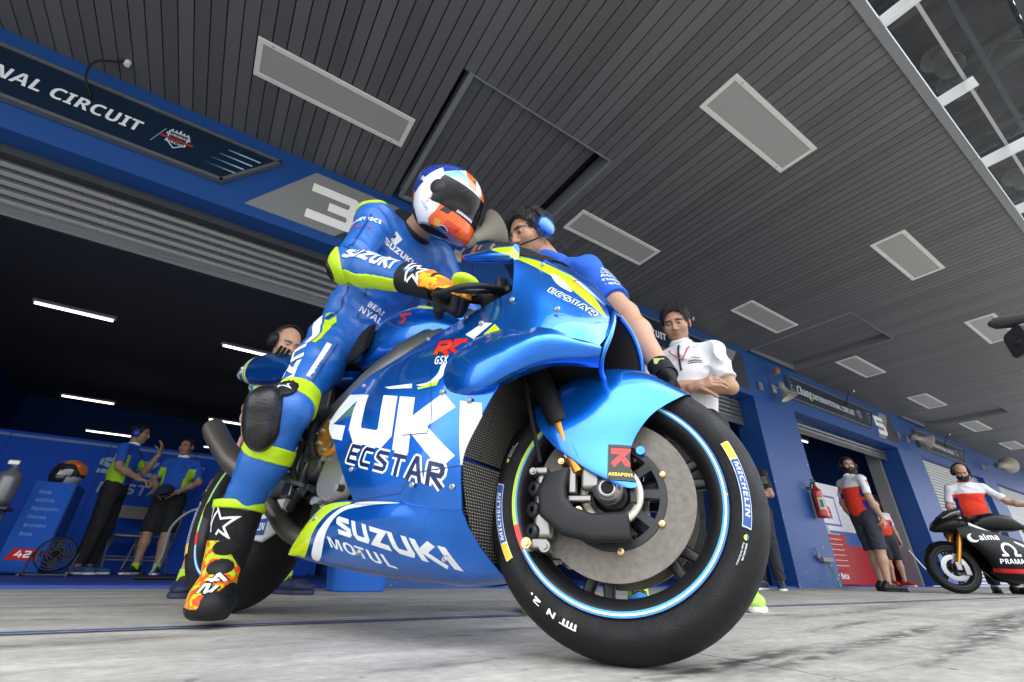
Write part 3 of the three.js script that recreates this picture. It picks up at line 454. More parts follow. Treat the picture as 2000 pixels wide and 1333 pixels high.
const B = {
  livery: new THREE.MeshPhysicalMaterial({ map: livMap, metalness: 1, metalnessMap: livMetal, ...paintO }),
  blue: std('#0a74e0', 0.24, 0.78, paintO), blueDeep: std('#0a3fa0', 0.32, 0.4, paintO), carbon: std(lin(0.009, 0.009, 0.0095), 0.45, 0, { physical: true, specularIntensity: 0.6, bumpMap: rep(grainTex, 12), bumpScale: 0.0003 }), lime: std('#c4e31a', 0.35, 0, { clearcoat: 0.8 }), gold: std(lin(0.6, 0.27, 0.035), 0.34, 0.85), brass: std(lin(0.62, 0.47, 0.24), 0.35, 0.85), alu: std(lin(0.36, 0.36, 0.355), 0.36, 0.9), dark: std(lin(0.03, 0.03, 0.032), 0.4, 0.6), titan: std(lin(0.16, 0.14, 0.12), 0.42, 0.85), caliper: std(lin(0.26, 0.25, 0.235), 0.36, 0.9), spar: std(lin(0.2, 0.2, 0.2), 0.3, 0.85), rim: std(lin(0.014, 0.014, 0.015), 0.36, 0, { physical: true, specularIntensity: 0.6 }), disc: std(lin(0.2, 0.175, 0.15), 0.58, 0.3, { bumpMap: rep(grainTex, 5), bumpScale: 0.0006, map: dataTex(256, 256, (u, v) => 0.82 + 0.35 * tileFbm(u, v, 30, 4)) }), tyre: std(lin(0.008, 0.008, 0.0082), 0.62, 0, { physical: true, specularIntensity: 0.45, bumpMap: rep(grainTex, 16, 3), bumpScale: 0.0011, roughnessMap: rep(roughTex, 5, 1) }), cream: std(lin(0.68, 0.64, 0.55), 0.4, 0.3), white: std(lin(0.8, 0.8, 0.79), 0.35, 0, { clearcoat: 0.6 }), seat: std(lin(0.008, 0.008, 0.008), 0.75, 0, { physical: true, specularIntensity: 0.5 }), smoke: std(lin(0.32, 0.31, 0.3), 0.03, 0, { transmission: 0.92, thickness: 0 }), redPaint: std(lin(0.7, 0.03, 0.015), 0.4),
};
function pan(name, net, mat, o = {}) { return part(name, patch(net, o.nu ?? 30, o.nv ?? 30, { flip: o.flip ?? true, thick: o.thick ?? 0.0035, uv: luv }), mat, moto, o.label); }
// both sides of a net: printed skin on the right, plain blue on the left
function pair(name, net, mat, o = {}) { pan(name, net, mat, o); pan(name, mirrorZ(net), o.left ?? B.blue, { ...o, flip: !(o.flip ?? true) }); }
const MID = [
  [[0.9, 0.735, 0.17], [1.03, 0.755, 0.185], [1.17, 0.77, 0.2], [1.29, 0.79, 0.208], [1.385, 0.8, 0.216]],
  [[0.8, 0.66, 0.205], [0.98, 0.68, 0.222], [1.14, 0.685, 0.236], [1.28, 0.69, 0.246], [1.4, 0.68, 0.25]],
  [[0.7, 0.545, 0.215], [0.91, 0.57, 0.245], [1.1, 0.58, 0.255], [1.25, 0.575, 0.265], [1.4, 0.56, 0.262]],
  [[0.78, 0.455, 0.235], [0.93, 0.46, 0.25], [1.08, 0.46, 0.258], [1.22, 0.455, 0.266], [1.335, 0.445, 0.262]],
  [[0.855, 0.365, 0.238], [0.97, 0.36, 0.25], [1.09, 0.36, 0.256], [1.2, 0.358, 0.262], [1.285, 0.355, 0.255]],
  [[0.915, 0.288, 0.226], [1.01, 0.28, 0.236], [1.1, 0.272, 0.236], [1.18, 0.262, 0.232], [1.276, 0.255, 0.23]]];
const BELLY = [
  [[0.607, 0.206, 0.16], [0.69, 0.275, 0.19], [0.8, 0.3, 0.206], [0.93, 0.297, 0.222], [1.06, 0.29, 0.236], [1.15, 0.268, 0.238], [1.268, 0.262, 0.226]],
  [[0.592, 0.19, 0.17], [0.69, 0.235, 0.202], [0.81, 0.25, 0.217], [0.94, 0.245, 0.226], [1.07, 0.237, 0.232], [1.17, 0.222, 0.222], [1.27, 0.215, 0.185]],
  [[0.586, 0.18, 0.168], [0.69, 0.2, 0.192], [0.82, 0.205, 0.203], [0.95, 0.195, 0.204], [1.08, 0.185, 0.2], [1.18, 0.175, 0.18], [1.278, 0.175, 0.135]],
  [[0.59, 0.172, 0.16], [0.7, 0.16, 0.16], [0.83, 0.15, 0.155], [0.96, 0.14, 0.148], [1.08, 0.132, 0.13], [1.18, 0.128, 0.108], [1.285, 0.138, 0.07]],
  [[0.6, 0.17, 0.1], [0.7, 0.15, 0.09], [0.83, 0.136, 0.08], [0.96, 0.126, 0.07], [1.08, 0.119, 0.055], [1.18, 0.117, 0.04], [1.288, 0.132, 0.01]]];
pair('side_fairing', MID, B.livery, { nu: 36, nv: 36 });
pair('belly_fairing', BELLY, B.livery, { nu: 40, nv: 30 });
const UPPER = [
  [[1.315, 0.978, 0.168], [1.4, 0.952, 0.12], [1.485, 0.877, 0.075], [1.548, 0.79, 0.045]],
  [[1.35, 0.92, 0.2], [1.43, 0.87, 0.158], [1.515, 0.8, 0.115], [1.568, 0.742, 0.074]],
  [[1.372, 0.82, 0.226], [1.455, 0.77, 0.202], [1.535, 0.72, 0.152], [1.578, 0.69, 0.094]],
  [[1.376, 0.745, 0.24], [1.46, 0.69, 0.234], [1.54, 0.655, 0.192], [1.574, 0.645, 0.12]],
  [[1.368, 0.66, 0.252], [1.45, 0.62, 0.264], [1.53, 0.606, 0.22], [1.57, 0.612, 0.148]]];
pair('upper_fairing', UPPER, B.livery, { nu: 30, nv: 36 });
pan('nose_bridge', [[-1, 0.12, 0.075, 0.045], [0, 0, 0, 0], [1, 0.12, 0.075, 0.045]].map((r) => [[1.4, 0.952, r[0] * 0.12, 1], [1.485, 0.877, r[0] * 0.075, 1], [1.548, 0.79, r[0] * 0.045, 1]].map((p, i) => (r[0] ? p.slice(0, 3) : [[1.412, 1.0, 0], [1.5, 0.898, 0], [1.56, 0.79, 0]][i]))), B.blue, { nu: 16, nv: 16, flip: false });
const WING = [
  [[1.205, 0.645, 0.241], [1.27, 0.668, 0.244], [1.35, 0.668, 0.247], [1.42, 0.65, 0.25], [1.5, 0.624, 0.244], [1.57, 0.612, 0.15]],
  [[1.193, 0.6, 0.256], [1.26, 0.615, 0.274], [1.34, 0.608, 0.288], [1.42, 0.596, 0.29], [1.5, 0.592, 0.264], [1.574, 0.6, 0.15]],
  [[1.205, 0.557, 0.264], [1.265, 0.55, 0.284], [1.345, 0.545, 0.297], [1.42, 0.55, 0.294], [1.495, 0.566, 0.255], [1.567, 0.589, 0.142]],
  [[1.228, 0.518, 0.264], [1.285, 0.502, 0.278], [1.35, 0.5, 0.284], [1.42, 0.522, 0.275], [1.49, 0.551, 0.23], [1.558, 0.58, 0.128]],
  [[1.252, 0.514, 0.246], [1.3, 0.502, 0.25], [1.36, 0.508, 0.246], [1.42, 0.532, 0.232], [1.48, 0.56, 0.19], [1.547, 0.576, 0.108]]];
pair('aero_wing', WING, B.blue, { nu: 36, nv: 30 });
{ // rear lip of the upper fairing under the screen, red at its tip
  for (const s of [1, -1]) { part('screen_lip', loft([[1.345, 0.95, 0.19, 0.03, 0.02], [1.28, 0.975, 0.188, 0.024, 0.02], [1.2, 1.005, 0.182, 0.016, 0.016], [1.15, 1.028, 0.178, 0.01, 0.012]].map(([x, y, z, h, w]) => ering([x, y, z * s], [0.3 * h, h, 0], [0, 0, w], 14)), { flip: s < 0, uv: luv }), s > 0 ? B.livery : B.blue, moto); part('lip_tip', loft([[1.15, 1.028, 0.178, 0.01, 0.012], [1.138, 1.035, 0.177, 0.008, 0.009], [1.13, 1.039, 0.176, 0.003, 0.003]].map(([x, y, z, h, w]) => ering([x, y, z * s], [0.3 * h, h, 0], [0, 0, w], 14)), { flip: s < 0 }), B.redPaint, moto); }
}
part('windscreen', patch([[[1.135, 1.05, -0.158], [1.22, 1.012, -0.168], [1.315, 0.982, -0.163], [1.4, 0.957, -0.116]], [[1.12, 1.155, -0.1], [1.215, 1.115, -0.11], [1.31, 1.055, -0.104], [1.413, 0.985, -0.066]], [[1.112, 1.205, 0], [1.21, 1.165, 0], [1.31, 1.098, 0], [1.42, 1.004, 0]], [[1.12, 1.155, 0.1], [1.215, 1.115, 0.11], [1.31, 1.055, 0.104], [1.413, 0.985, 0.066]], [[1.135, 1.05, 0.158], [1.22, 1.012, 0.168], [1.315, 0.982, 0.163], [1.4, 0.957, 0.116]]], 24, 32, { thick: 0.002 }), B.smoke, moto);
{ // air intake: rounded mouth and black duct
  const mouth = [[1.566, 0.775, 0], [1.576, 0.745, 0.06], [1.582, 0.7, 0.088], [1.578, 0.65, 0.11], [1.558, 0.6, 0.115], [1.535, 0.578, 0.07], [1.525, 0.572, 0]], ring = (k, dx, dy) => { const R = []; for (let i = 0; i < 40; i++) { const t = i / 40, s = t < 0.5 ? 1 : -1, p = crAt(mouth, t < 0.5 ? t * 2 : 2 - 2 * t); R.push([p[0] + dx, 0.675 + (p[1] - 0.675) * k + dy, p[2] * k * s]); } return R; };
  part('intake_duct', loft([ring(0.98, 0, 0), ring(0.9, -0.03, 0), ring(0.8, -0.12, 0.0), ring(0.7, -0.25, 0.01)], { open: true, flip: true }), B.carbon, moto);
  part('intake_lip', tube(ring(1.0, 0.002, 0), 0.0075, 80, 8, true), B.blue, moto);
  part('intake_end', loft([ring(0.7, -0.25, 0.01), ring(0.5, -0.255, 0.01)], {}), B.seat, moto);
}
// fuel tank cover, seat and tail
const sring = (x, y, hh, hw, n = 28, pw = 0.72) => ering([x, y, 0], [0, hh, 0], [0, 0, hw], n, pw);
part('tank_cover', loft([[0.585, 0.835, 0.035, 0.08], [0.62, 0.85, 0.075, 0.118], [0.7, 0.868, 0.108, 0.15], [0.8, 0.87, 0.118, 0.164], [0.92, 0.86, 0.118, 0.17], [1.03, 0.84, 0.108, 0.168], [1.12, 0.815, 0.085, 0.15], [1.17, 0.8, 0.05, 0.11]].map((a) => sring(...a)), { uv: luv, flip: true }), B.livery, moto);
for (const s of [1, -1]) part('knee_pad', loft([[0.6, 0.845, 0.05, 0.135], [0.64, 0.853, 0.06, 0.15], [0.69, 0.86, 0.062, 0.16], [0.73, 0.862, 0.05, 0.168]].map(([x, y, h, z]) => ering([x, y, s * z], [0.012, h, 0], [0, 0, 0.012], 14)), { flip: s < 0 }), B.seat, moto);
part('filler_cap', cyl([0.97, 0.972, 0], [0.97, 0.987, 0], 0.035, 0.03, 24), B.dark, moto);
for (const [x, y, z] of [[0.98, 0.925, 0.145], [1.06, 0.9, 0.142]]) part('fastener', cyl([x, y, z - 0.004], [x, y + 0.004, z + 0.012], 0.012, 0.008, 14), B.dark, moto);
part('seat_pad', loft([[0.56, 0.84, 0.02, 0.08], [0.46, 0.848, 0.03, 0.115], [0.34, 0.86, 0.03, 0.13], [0.22, 0.88, 0.03, 0.13], [0.16, 0.91, 0.035, 0.115]].map((a) => sring(...a, 20, 0.8)), {}), B.seat, moto);
const tail = part('tail_unit', loft([[0.56, 0.79, 0.03, 0.09], [0.42, 0.81, 0.04, 0.125], [0.22, 0.86, 0.055, 0.135], [0.1, 0.925, 0.07, 0.13], [-0.06, 0.975, 0.09, 0.12], [-0.24, 1.015, 0.085, 0.105], [-0.4, 1.045, 0.068, 0.085], [-0.5, 1.06, 0.045, 0.06], [-0.56, 1.07, 0.02, 0.03]].map((a) => sring(...a, 28, 0.8)), { flip: true }), B.blue, moto);
// frame spars
for (const s of [1, -1]) part('frame_spar', loft([[1.18, 0.83, 0.1], [1.06, 0.8, 0.14], [0.93, 0.745, 0.168], [0.8, 0.675, 0.176], [0.68, 0.605, 0.17], [0.58, 0.545, 0.16], [0.52, 0.46, 0.15], [0.5, 0.38, 0.14]].map(([x, y, z], i) => ering([x, y, z * s], [-0.022, 0.04, 0], [0, 0, 0.02], 16, 0.6)), { flip: s > 0 }), B.spar, moto);
{ // engine and its covers
  const e = [rbox(0.34, 0.3, 0.32, 0.03, 0.78, 0.4, 0), rbox(0.22, 0.2, 0.36, 0.02, 0.98, 0.5, 0), rbox(0.3, 0.16, 0.3, 0.02, 0.72, 0.58, 0), cyl([0.55, 0.45, -0.15], [0.55, 0.45, 0.15], 0.06)];
  part('engine_block', merge(e), B.dark, moto);
  const cl = part('clutch_cover', lathe([[0, 0.001], [0.006, 0.03], [0.006, 0.056], [0, 0.066], [-0.03, 0.07]], [0.705, 0.5, 0.205], [0, 0, 1], 40), B.gold, moto);
  const bolts = []; for (let k = 0; k < 7; k++) { const a = k / 7 * 2 * PI; bolts.push(cyl([0.705 + 0.045 * Math.cos(a), 0.5 + 0.045 * Math.sin(a), 0.2], [0.705 + 0.045 * Math.cos(a), 0.5 + 0.045 * Math.sin(a), 0.219], 0.008, 0.007, 8)); } part('bolt', merge(bolts), B.alu, moto);
  part('engine_cover', loft([[0.17], [0.19], [0.2]].map(([z], i) => ering([0.745, 0.375, z], [0.075 - i * 0.012, -0.02, 0], [0.015, 0.085 - i * 0.012, 0], 24, 0.75)), { flip: true }), B.caliper, moto);
  for (const [x, y] of [[0.7, 0.43], [0.79, 0.42], [0.8, 0.34], [0.72, 0.31]]) part('bolt', cyl([x, y, 0.19], [x, y, 0.21], 0.011, 0.009, 10), B.alu, moto);
  part('water_pump', lathe([[0, 0.001], [0.005, 0.02], [0.0, 0.035], [-0.04, 0.038]], [0.66, 0.41, 0.205], [0, 0, 1], 28), B.dark, moto);
  const hoses = [tube([[0.64, 0.43, 0.19], [0.6, 0.5, 0.2], [0.58, 0.56, 0.19], [0.64, 0.6, 0.18]], 0.014), tube([[0.57, 0.36, 0.19], [0.54, 0.42, 0.2], [0.56, 0.5, 0.2]], 0.01), tube([[0.55, 0.3, 0.18], [0.62, 0.34, 0.2], [0.66, 0.33, 0.2]], 0.012)]; part('hose', merge(hoses), B.seat, moto);
  for (const s of [1, -1]) { const q = part('footrest', merge([cyl([0.5, 0.4, s * 0.17], [0.5, 0.4, s * 0.26], 0.011), rbox(0.05, 0.16, 0.012, 0.004, 0.5, 0.42, s * 0.175), cyl([0.5, 0.39, s * 0.2], [0.62, 0.36, s * 0.2], 0.006)]), B.alu, moto); }
  const det = []; for (let k = 0; k < 26; k++) { const x = 0.5 + 0.3 * rnd(), y = 0.28 + 0.3 * rnd(), r = 0.008 + 0.012 * rnd(); det.push(cyl([x, y, 0.15], [x, y, 0.165 + 0.03 * rnd()], r, r * 0.9, 10)); } part('fitting', merge(det), B.alu, moto);
}
// radiators behind wire guards
const mesh = canvasTex(512, 512, (c) => { c.fillStyle = '#33302d'; c.fillRect(0, 0, 512, 512); for (let j = 0; j < 64; j++) for (let i = 0; i < 64; i++) { c.fillStyle = '#c8c2b8'; c.beginPath(); c.ellipse(i * 8 + (j % 2) * 4, j * 8 + 4, 2.1, 1.5, 0, 0, 7); c.fill(); } }, { repeat: true });
const meshM = std(lin(1, 1, 1), 0.45, 0.5, { map: rep(mesh, 1 / 0.36, 1 / 0.36), bumpMap: rep(mesh, 1 / 0.36, 1 / 0.36), bumpScale: 0.002 });
const meshL = std(lin(1.6, 1.6, 1.6), 0.4, 0.6, { map: rep(mesh, 1 / 0.42, 1 / 0.42), bumpMap: rep(mesh, 1 / 0.42, 1 / 0.42), bumpScale: 0.003 }), radUv = (p) => [p[2] + p[0], p[1]];
part('radiator', patch([0.25, 0.17, 0.08, 0, -0.08, -0.17, -0.25].map((z) => [[1.305 - 0.5 * z * z, 0.63, z], [1.295 - 0.4 * z * z, 0.5, z], [1.275 - 0.3 * z * z, 0.37, z]]), 16, 24, { thick: 0.02, uv: radUv, flip: false }), meshM, moto);
part('oil_cooler', patch([0.23, 0.15, 0.07, 0, -0.07, -0.15, -0.23].map((z) => [[1.278 - 0.3 * z * z, 0.362, z], [1.272 - 0.3 * z * z, 0.26, z * 0.82], [1.262 - 0.3 * z * z, 0.165, z * 0.5]]), 16, 24, { thick: 0.02, uv: radUv, flip: false }), meshL, moto);
part('radiator_shroud', rbox(0.03, 0.02, 0.46, 0.006, 1.245, 0.365, 0), B.blueDeep, moto);
// exhausts
part('exhaust', loft([[0.16, 0.44, 0.14, 0.04], [0.04, 0.5, 0.16, 0.044], [-0.08, 0.575, 0.17, 0.044], [-0.17, 0.64, 0.178, 0.045], [-0.2, 0.665, 0.18, 0.043]].map(([x, y, z, r]) => ering([x, y, z], [0.5 * r, 0.86 * r, 0], [0, 0, r], 24)), { open: true }), B.titan, moto);
part('exhaust_inside', loft([[-0.199, 0.664, 0.18, 0.039], [-0.1, 0.58, 0.172, 0.036]].map(([x, y, z, r]) => ering([x, y, z], [0.5 * r, 0.86 * r, 0], [0, 0, r], 24)), {}), B.seat, moto);
part('exhaust_pipe', tube([[0.86, 0.2, 0.02], [0.66, 0.21, 0.1], [0.5, 0.24, 0.125], [0.36, 0.32, 0.13], [0.24, 0.39, 0.135], [0.14, 0.45, 0.14]], 0.028, 40, 14), B.titan, moto);
// swing arm and white hugger with its maker's label
for (const s of [1, -1]) part('swing_arm', loft([[0.52, 0.42, 0.11, 0.07], [0.38, 0.42, 0.13, 0.07], [0.2, 0.38, 0.145, 0.05], [0.02, 0.335, 0.15, 0.035], [-0.04, 0.33, 0.15, 0.03]].map(([x, y, z, h]) => ering([x, y, z * s], [0, h, 0], [0, 0, 0.018], 16, 0.6)), { flip: s < 0 }), B.dark, moto);
const hug = part('tyre_hugger', loft([[0.42, 0.3, 0.05], [0.34, 0.285, 0.07], [0.26, 0.275, 0.05], [0.2, 0.27, 0.03]].map(([x, y, h]) => ering([x, y, 0.118], [0, h, 0], [0, 0, 0.012], 18, 0.6)), { flip: true }), B.white, moto);
decal(hug, [0.28, 0.262, 0.13], [0, 0, 1], 0.15, 0.05, film(256, 86, (c) => { c.fillStyle = '#1c4f9c'; c.fillRect(0, 0, 256, 86); c.fillStyle = '#fff'; c.font = 'bold 56px sans-serif'; c.fillText('MICHELIN', 6, 62, 244); }), 'label', moto, { depth: 0.05 });

// ---- wheels
const tyreProf = (r, w, rim) => { const P = []; const h = w / 2; for (let i = 0; i <= 28; i++) { const t = i / 28 * 2 - 1, a = Math.abs(t); const ang = a * PI / 2 * 1.28; let z, R; const cr0 = r - h * 0.86; if (a < 0.8) { const q = a / 0.8 * 1.42; z = h * Math.sin(q) / Math.sin(1.42); R = r - h * 0.8 * (1 - Math.cos(q)); } else { const q = (a - 0.8) / 0.2; const R0 = r - h * 0.8 * (1 - Math.cos(1.42)); z = mix(h, h * 0.84, q * q); R = mix(R0, rim, q); } P.push([Math.sign(t) * z, R]); } return P; };
function wheelParts(T, root, r, w, rim, front, plain) { // T maps wheel frame (x forward, y up, z axle to the right, origin at the axle) into the bike
  const put = (n, g, m, par, lab) => { g.applyMatrix4(T); return part(n, g, m, par, lab); };
  const W = part('front_wheel', put.g ?? lathe([[-0.05, 0.02], [-0.05, 0.045], [0, 0.04], [0.05, 0.045], [0.05, 0.02]], [0, 0, 0], [0, 0, 1], 32).applyMatrix4(T), B.dark, root); W.name = front ? 'front_wheel' : 'rear_wheel';
  const prof = tyreProf(r, w, rim + 0.004);
  const tg = lathe(prof, [0, 0, 0], [0, 0, 1], 128); put('tyre', tg, B.tyre, W);
  const rw = w * 0.42; put('rim', lathe([[-rw, rim + 0.004], [-rw - 0.004, rim + 0.006], [-rw - 0.003, rim - 0.008], [-rw * 0.8, rim - 0.022], [-rw * 0.3, rim - 0.03], [rw * 0.3, rim - 0.03], [rw * 0.8, rim - 0.022], [rw + 0.003, rim - 0.008], [rw + 0.004, rim + 0.006], [rw, rim + 0.004], [rw * 0.6, rim - 0.012], [-rw * 0.6, rim - 0.012], [-rw, rim + 0.004]], [0, 0, 0], [0, 0, 1], 96), B.rim, W);
  const ns = front ? 6 : 5; for (let k = 0; k < ns; k++) for (const d of [-0.12, 0.12]) { const a = k / ns * 2 * PI + 0.3, L = []; for (let i = 0; i <= 5; i++) { const t = i / 5, rr = mix(0.03, rim - 0.022, t), A = a + d * (0.25 + 0.75 * t), ww = mix(0.019, 0.012, t), hh = mix(0.02, 0.013, t); const c = [rr * Math.cos(A), rr * Math.sin(A), 0]; L.push(ering(c, [-Math.sin(A) * ww, Math.cos(A) * ww, 0], [0, 0, hh], 10, 0.7)); } put('spoke', loft(L, {}), B.rim, W); }
  if (plain) return { W, put };
  // coloured pinstripes on the rim edge
  const st = canvasTex(1024, 32, (c) => { const seg = (a, b, col, y, h) => { c.fillStyle = col; c.fillRect(a, y, b - a, h); }; seg(0, 1024, '#1c74c4', 0, 11); seg(0, 1024, '#f0f4f4', 11, 10); seg(0, 1024, '#2f9ad6', 21, 11); seg(330, 560, '#b8dc1c', 0, 20); seg(560, 600, '#d8231a', 0, 32); seg(300, 330, '#d8231a', 0, 32); });
  const sg = []; const NS = 128, P = []; for (let j = 0; j < 2; j++) for (let i = 0; i <= NS; i++) { const A = i / NS * 2 * PI, rr = rim + (j ? 0.0055 : -0.0055); P.push([rr * Math.cos(A), rr * Math.sin(A), rw + 0.0075 - (j ? 0 : 0.0025)]); } const g = gridGeo(P, NS + 1, 2, { uv: (p) => [(Math.atan2(p[1], p[0]) / (2 * PI) + 1) % 1, (Math.hypot(p[0], p[1]) - rim + 0.0055) / 0.011] }); put('pinstripe', g, std(lin(1, 1, 1), 0.35, 0, { map: st }), W);
  return { W, put };
}
function tyreLabel(put, W, prof, a0, a1, i0, i1, mat, flipText) { // label bent round the right side wall between profile points i0 and i1
  const NU = 24, NV = 6, P = [], K = []; for (let j = 0; j <= NV; j++) for (let i = 0; i <= NU; i++) { const A = mix(a0, a1, i / NU), q = mix(i0, i1, j / NV), k = Math.floor(q), f = q - k, p = prof[k], n = prof[Math.min(k + 1, prof.length - 1)], z = mix(p[0], n[0], f) + 0.0013, r = mix(p[1], n[1], f) + 0.0006; P.push([r * Math.cos(A), r * Math.sin(A), z]); K.push([i / NU, j / NV]); }
  let n = 0; const g = gridGeo(P, NU + 1, NV + 1, { uv: () => K[n++], flip: false }); put('tyre_label', g, mat, W);
}
const makerLabel = film(512, 96, (c) => { c.fillStyle = '#1a468c'; c.fillRect(0, 0, 512, 96); c.fillStyle = '#d9b915'; c.fillRect(0, 0, 112, 96); c.fillStyle = '#d4d6d8'; c.fillRect(108, 0, 6, 96); c.font = 'bold 66px sans-serif'; c.transform(1, 0, -0.12, 1, 10, 0); c.fillText('MICHELIN', 122, 71, 360); c.strokeStyle = '#fff'; c.lineWidth = 4; c.strokeRect(-4, 3, 506, 90); }, 0.5);
const smallLabel = film(512, 96, (c) => { c.fillStyle = '#e7e7e4'; c.font = 'bold 40px sans-serif'; c.fillText('MICHELIN', 110, 42); c.font = '30px sans-serif'; c.fillText('Power Performance', 110, 82); c.fillStyle = '#2b6fbf'; c.beginPath(); c.arc(50, 48, 34, 0, 7); c.fill(); c.fillStyle = '#f4d117'; c.beginPath(); c.arc(50, 48, 34, 0, 3.1); c.fill(); }, 0.5);
const scriptLabel = film(512, 110, (c) => { c.strokeStyle = '#e4e4e0'; c.lineWidth = 17; c.lineCap = 'round'; c.lineJoin = 'round'; for (const L of [[[30, 30], [30, 86]], [[62, 30], [62, 86]], [[94, 30], [94, 86]], [[126, 30], [126, 86]], [[26, 30], [150, 30]], [[210, 86], [210, 30], [262, 86], [262, 30]], [[352, 34], [396, 34], [398, 56], [356, 84], [402, 86]], [[440, 82], [444, 84]]]) { c.beginPath(); L.forEach((p, i) => i ? c.lineTo(...p) : c.moveTo(...p)); c.stroke(); } }, 0.5);
function brakes(put, W, z, R) { // carbon disc on its carrier
  const t = 0.0045, disc = lathe([[-t, R * 0.66], [-t, R], [t, R], [t, R * 0.66], [-t, R * 0.66]], [0, 0, z], [0, 0, 1], 96), p = disc.attributes.position, u = disc.attributes.uv; for (let i = 0; i < p.count; i++) u.setXY(i, p.getX(i) * 3, p.getY(i) * 3); put('brake_disc', smoothCrease(disc.toNonIndexed(), 30), B.disc, W);
  const sh = new THREE.Shape(); const n = 10, ro = R * 0.665, ri = R * 0.4; sh.absarc(0, 0, ro, 0, 2 * PI); for (let k = 0; k < n; k++) { const a = (k + 0.08) / n * 2 * PI, b = (k + 0.92) / n * 2 * PI - 0.0, h = new THREE.Path(), m = (k + 0.5) / n * 2 * PI; h.moveTo(ri * Math.cos(mix(a, m, 0.25)), ri * Math.sin(mix(a, m, 0.25))); h.lineTo(ro * 0.86 * Math.cos(a + 0.03), ro * 0.86 * Math.sin(a + 0.03)); h.absarc(0, 0, ro * 0.88, a + 0.05, b - 0.05, false); h.lineTo(ri * Math.cos(mix(b, m, 0.25)), ri * Math.sin(mix(b, m, 0.25))); h.closePath(); sh.holes.push(h); }
  const ctr = new THREE.Path(); ctr.absarc(0, 0, R * 0.24, 0, 2 * PI, true); sh.holes.push(ctr); put('disc_carrier', new THREE.ExtrudeGeometry(sh, { depth: 0.008, bevelEnabled: true, bevelSize: 0.0012, bevelThickness: 0.0012, bevelSegments: 1, curveSegments: 32 }).translate(0, 0, z - 0.003), B.dark, W);
  for (let k = 0; k < 7; k++) { const a = k / 7 * 2 * PI + 0.35; put('bobbin', lathe([[0.009, 0.001], [0.0088, 0.0055], [0.006, 0.0078], [0, 0.0085]], [R * 0.675 * Math.cos(a), R * 0.675 * Math.sin(a), z + 0.002], [0, 0, 1], 18), B.brass, W); }
  put('hub_ring', lathe([[0.006, R * 0.3], [0.012, R * 0.32], [0.012, R * 0.385], [0.004, R * 0.4], [0, R * 0.3]], [0, 0, z + 0.001], [0, 0, 1], 48), B.cream, W);
}
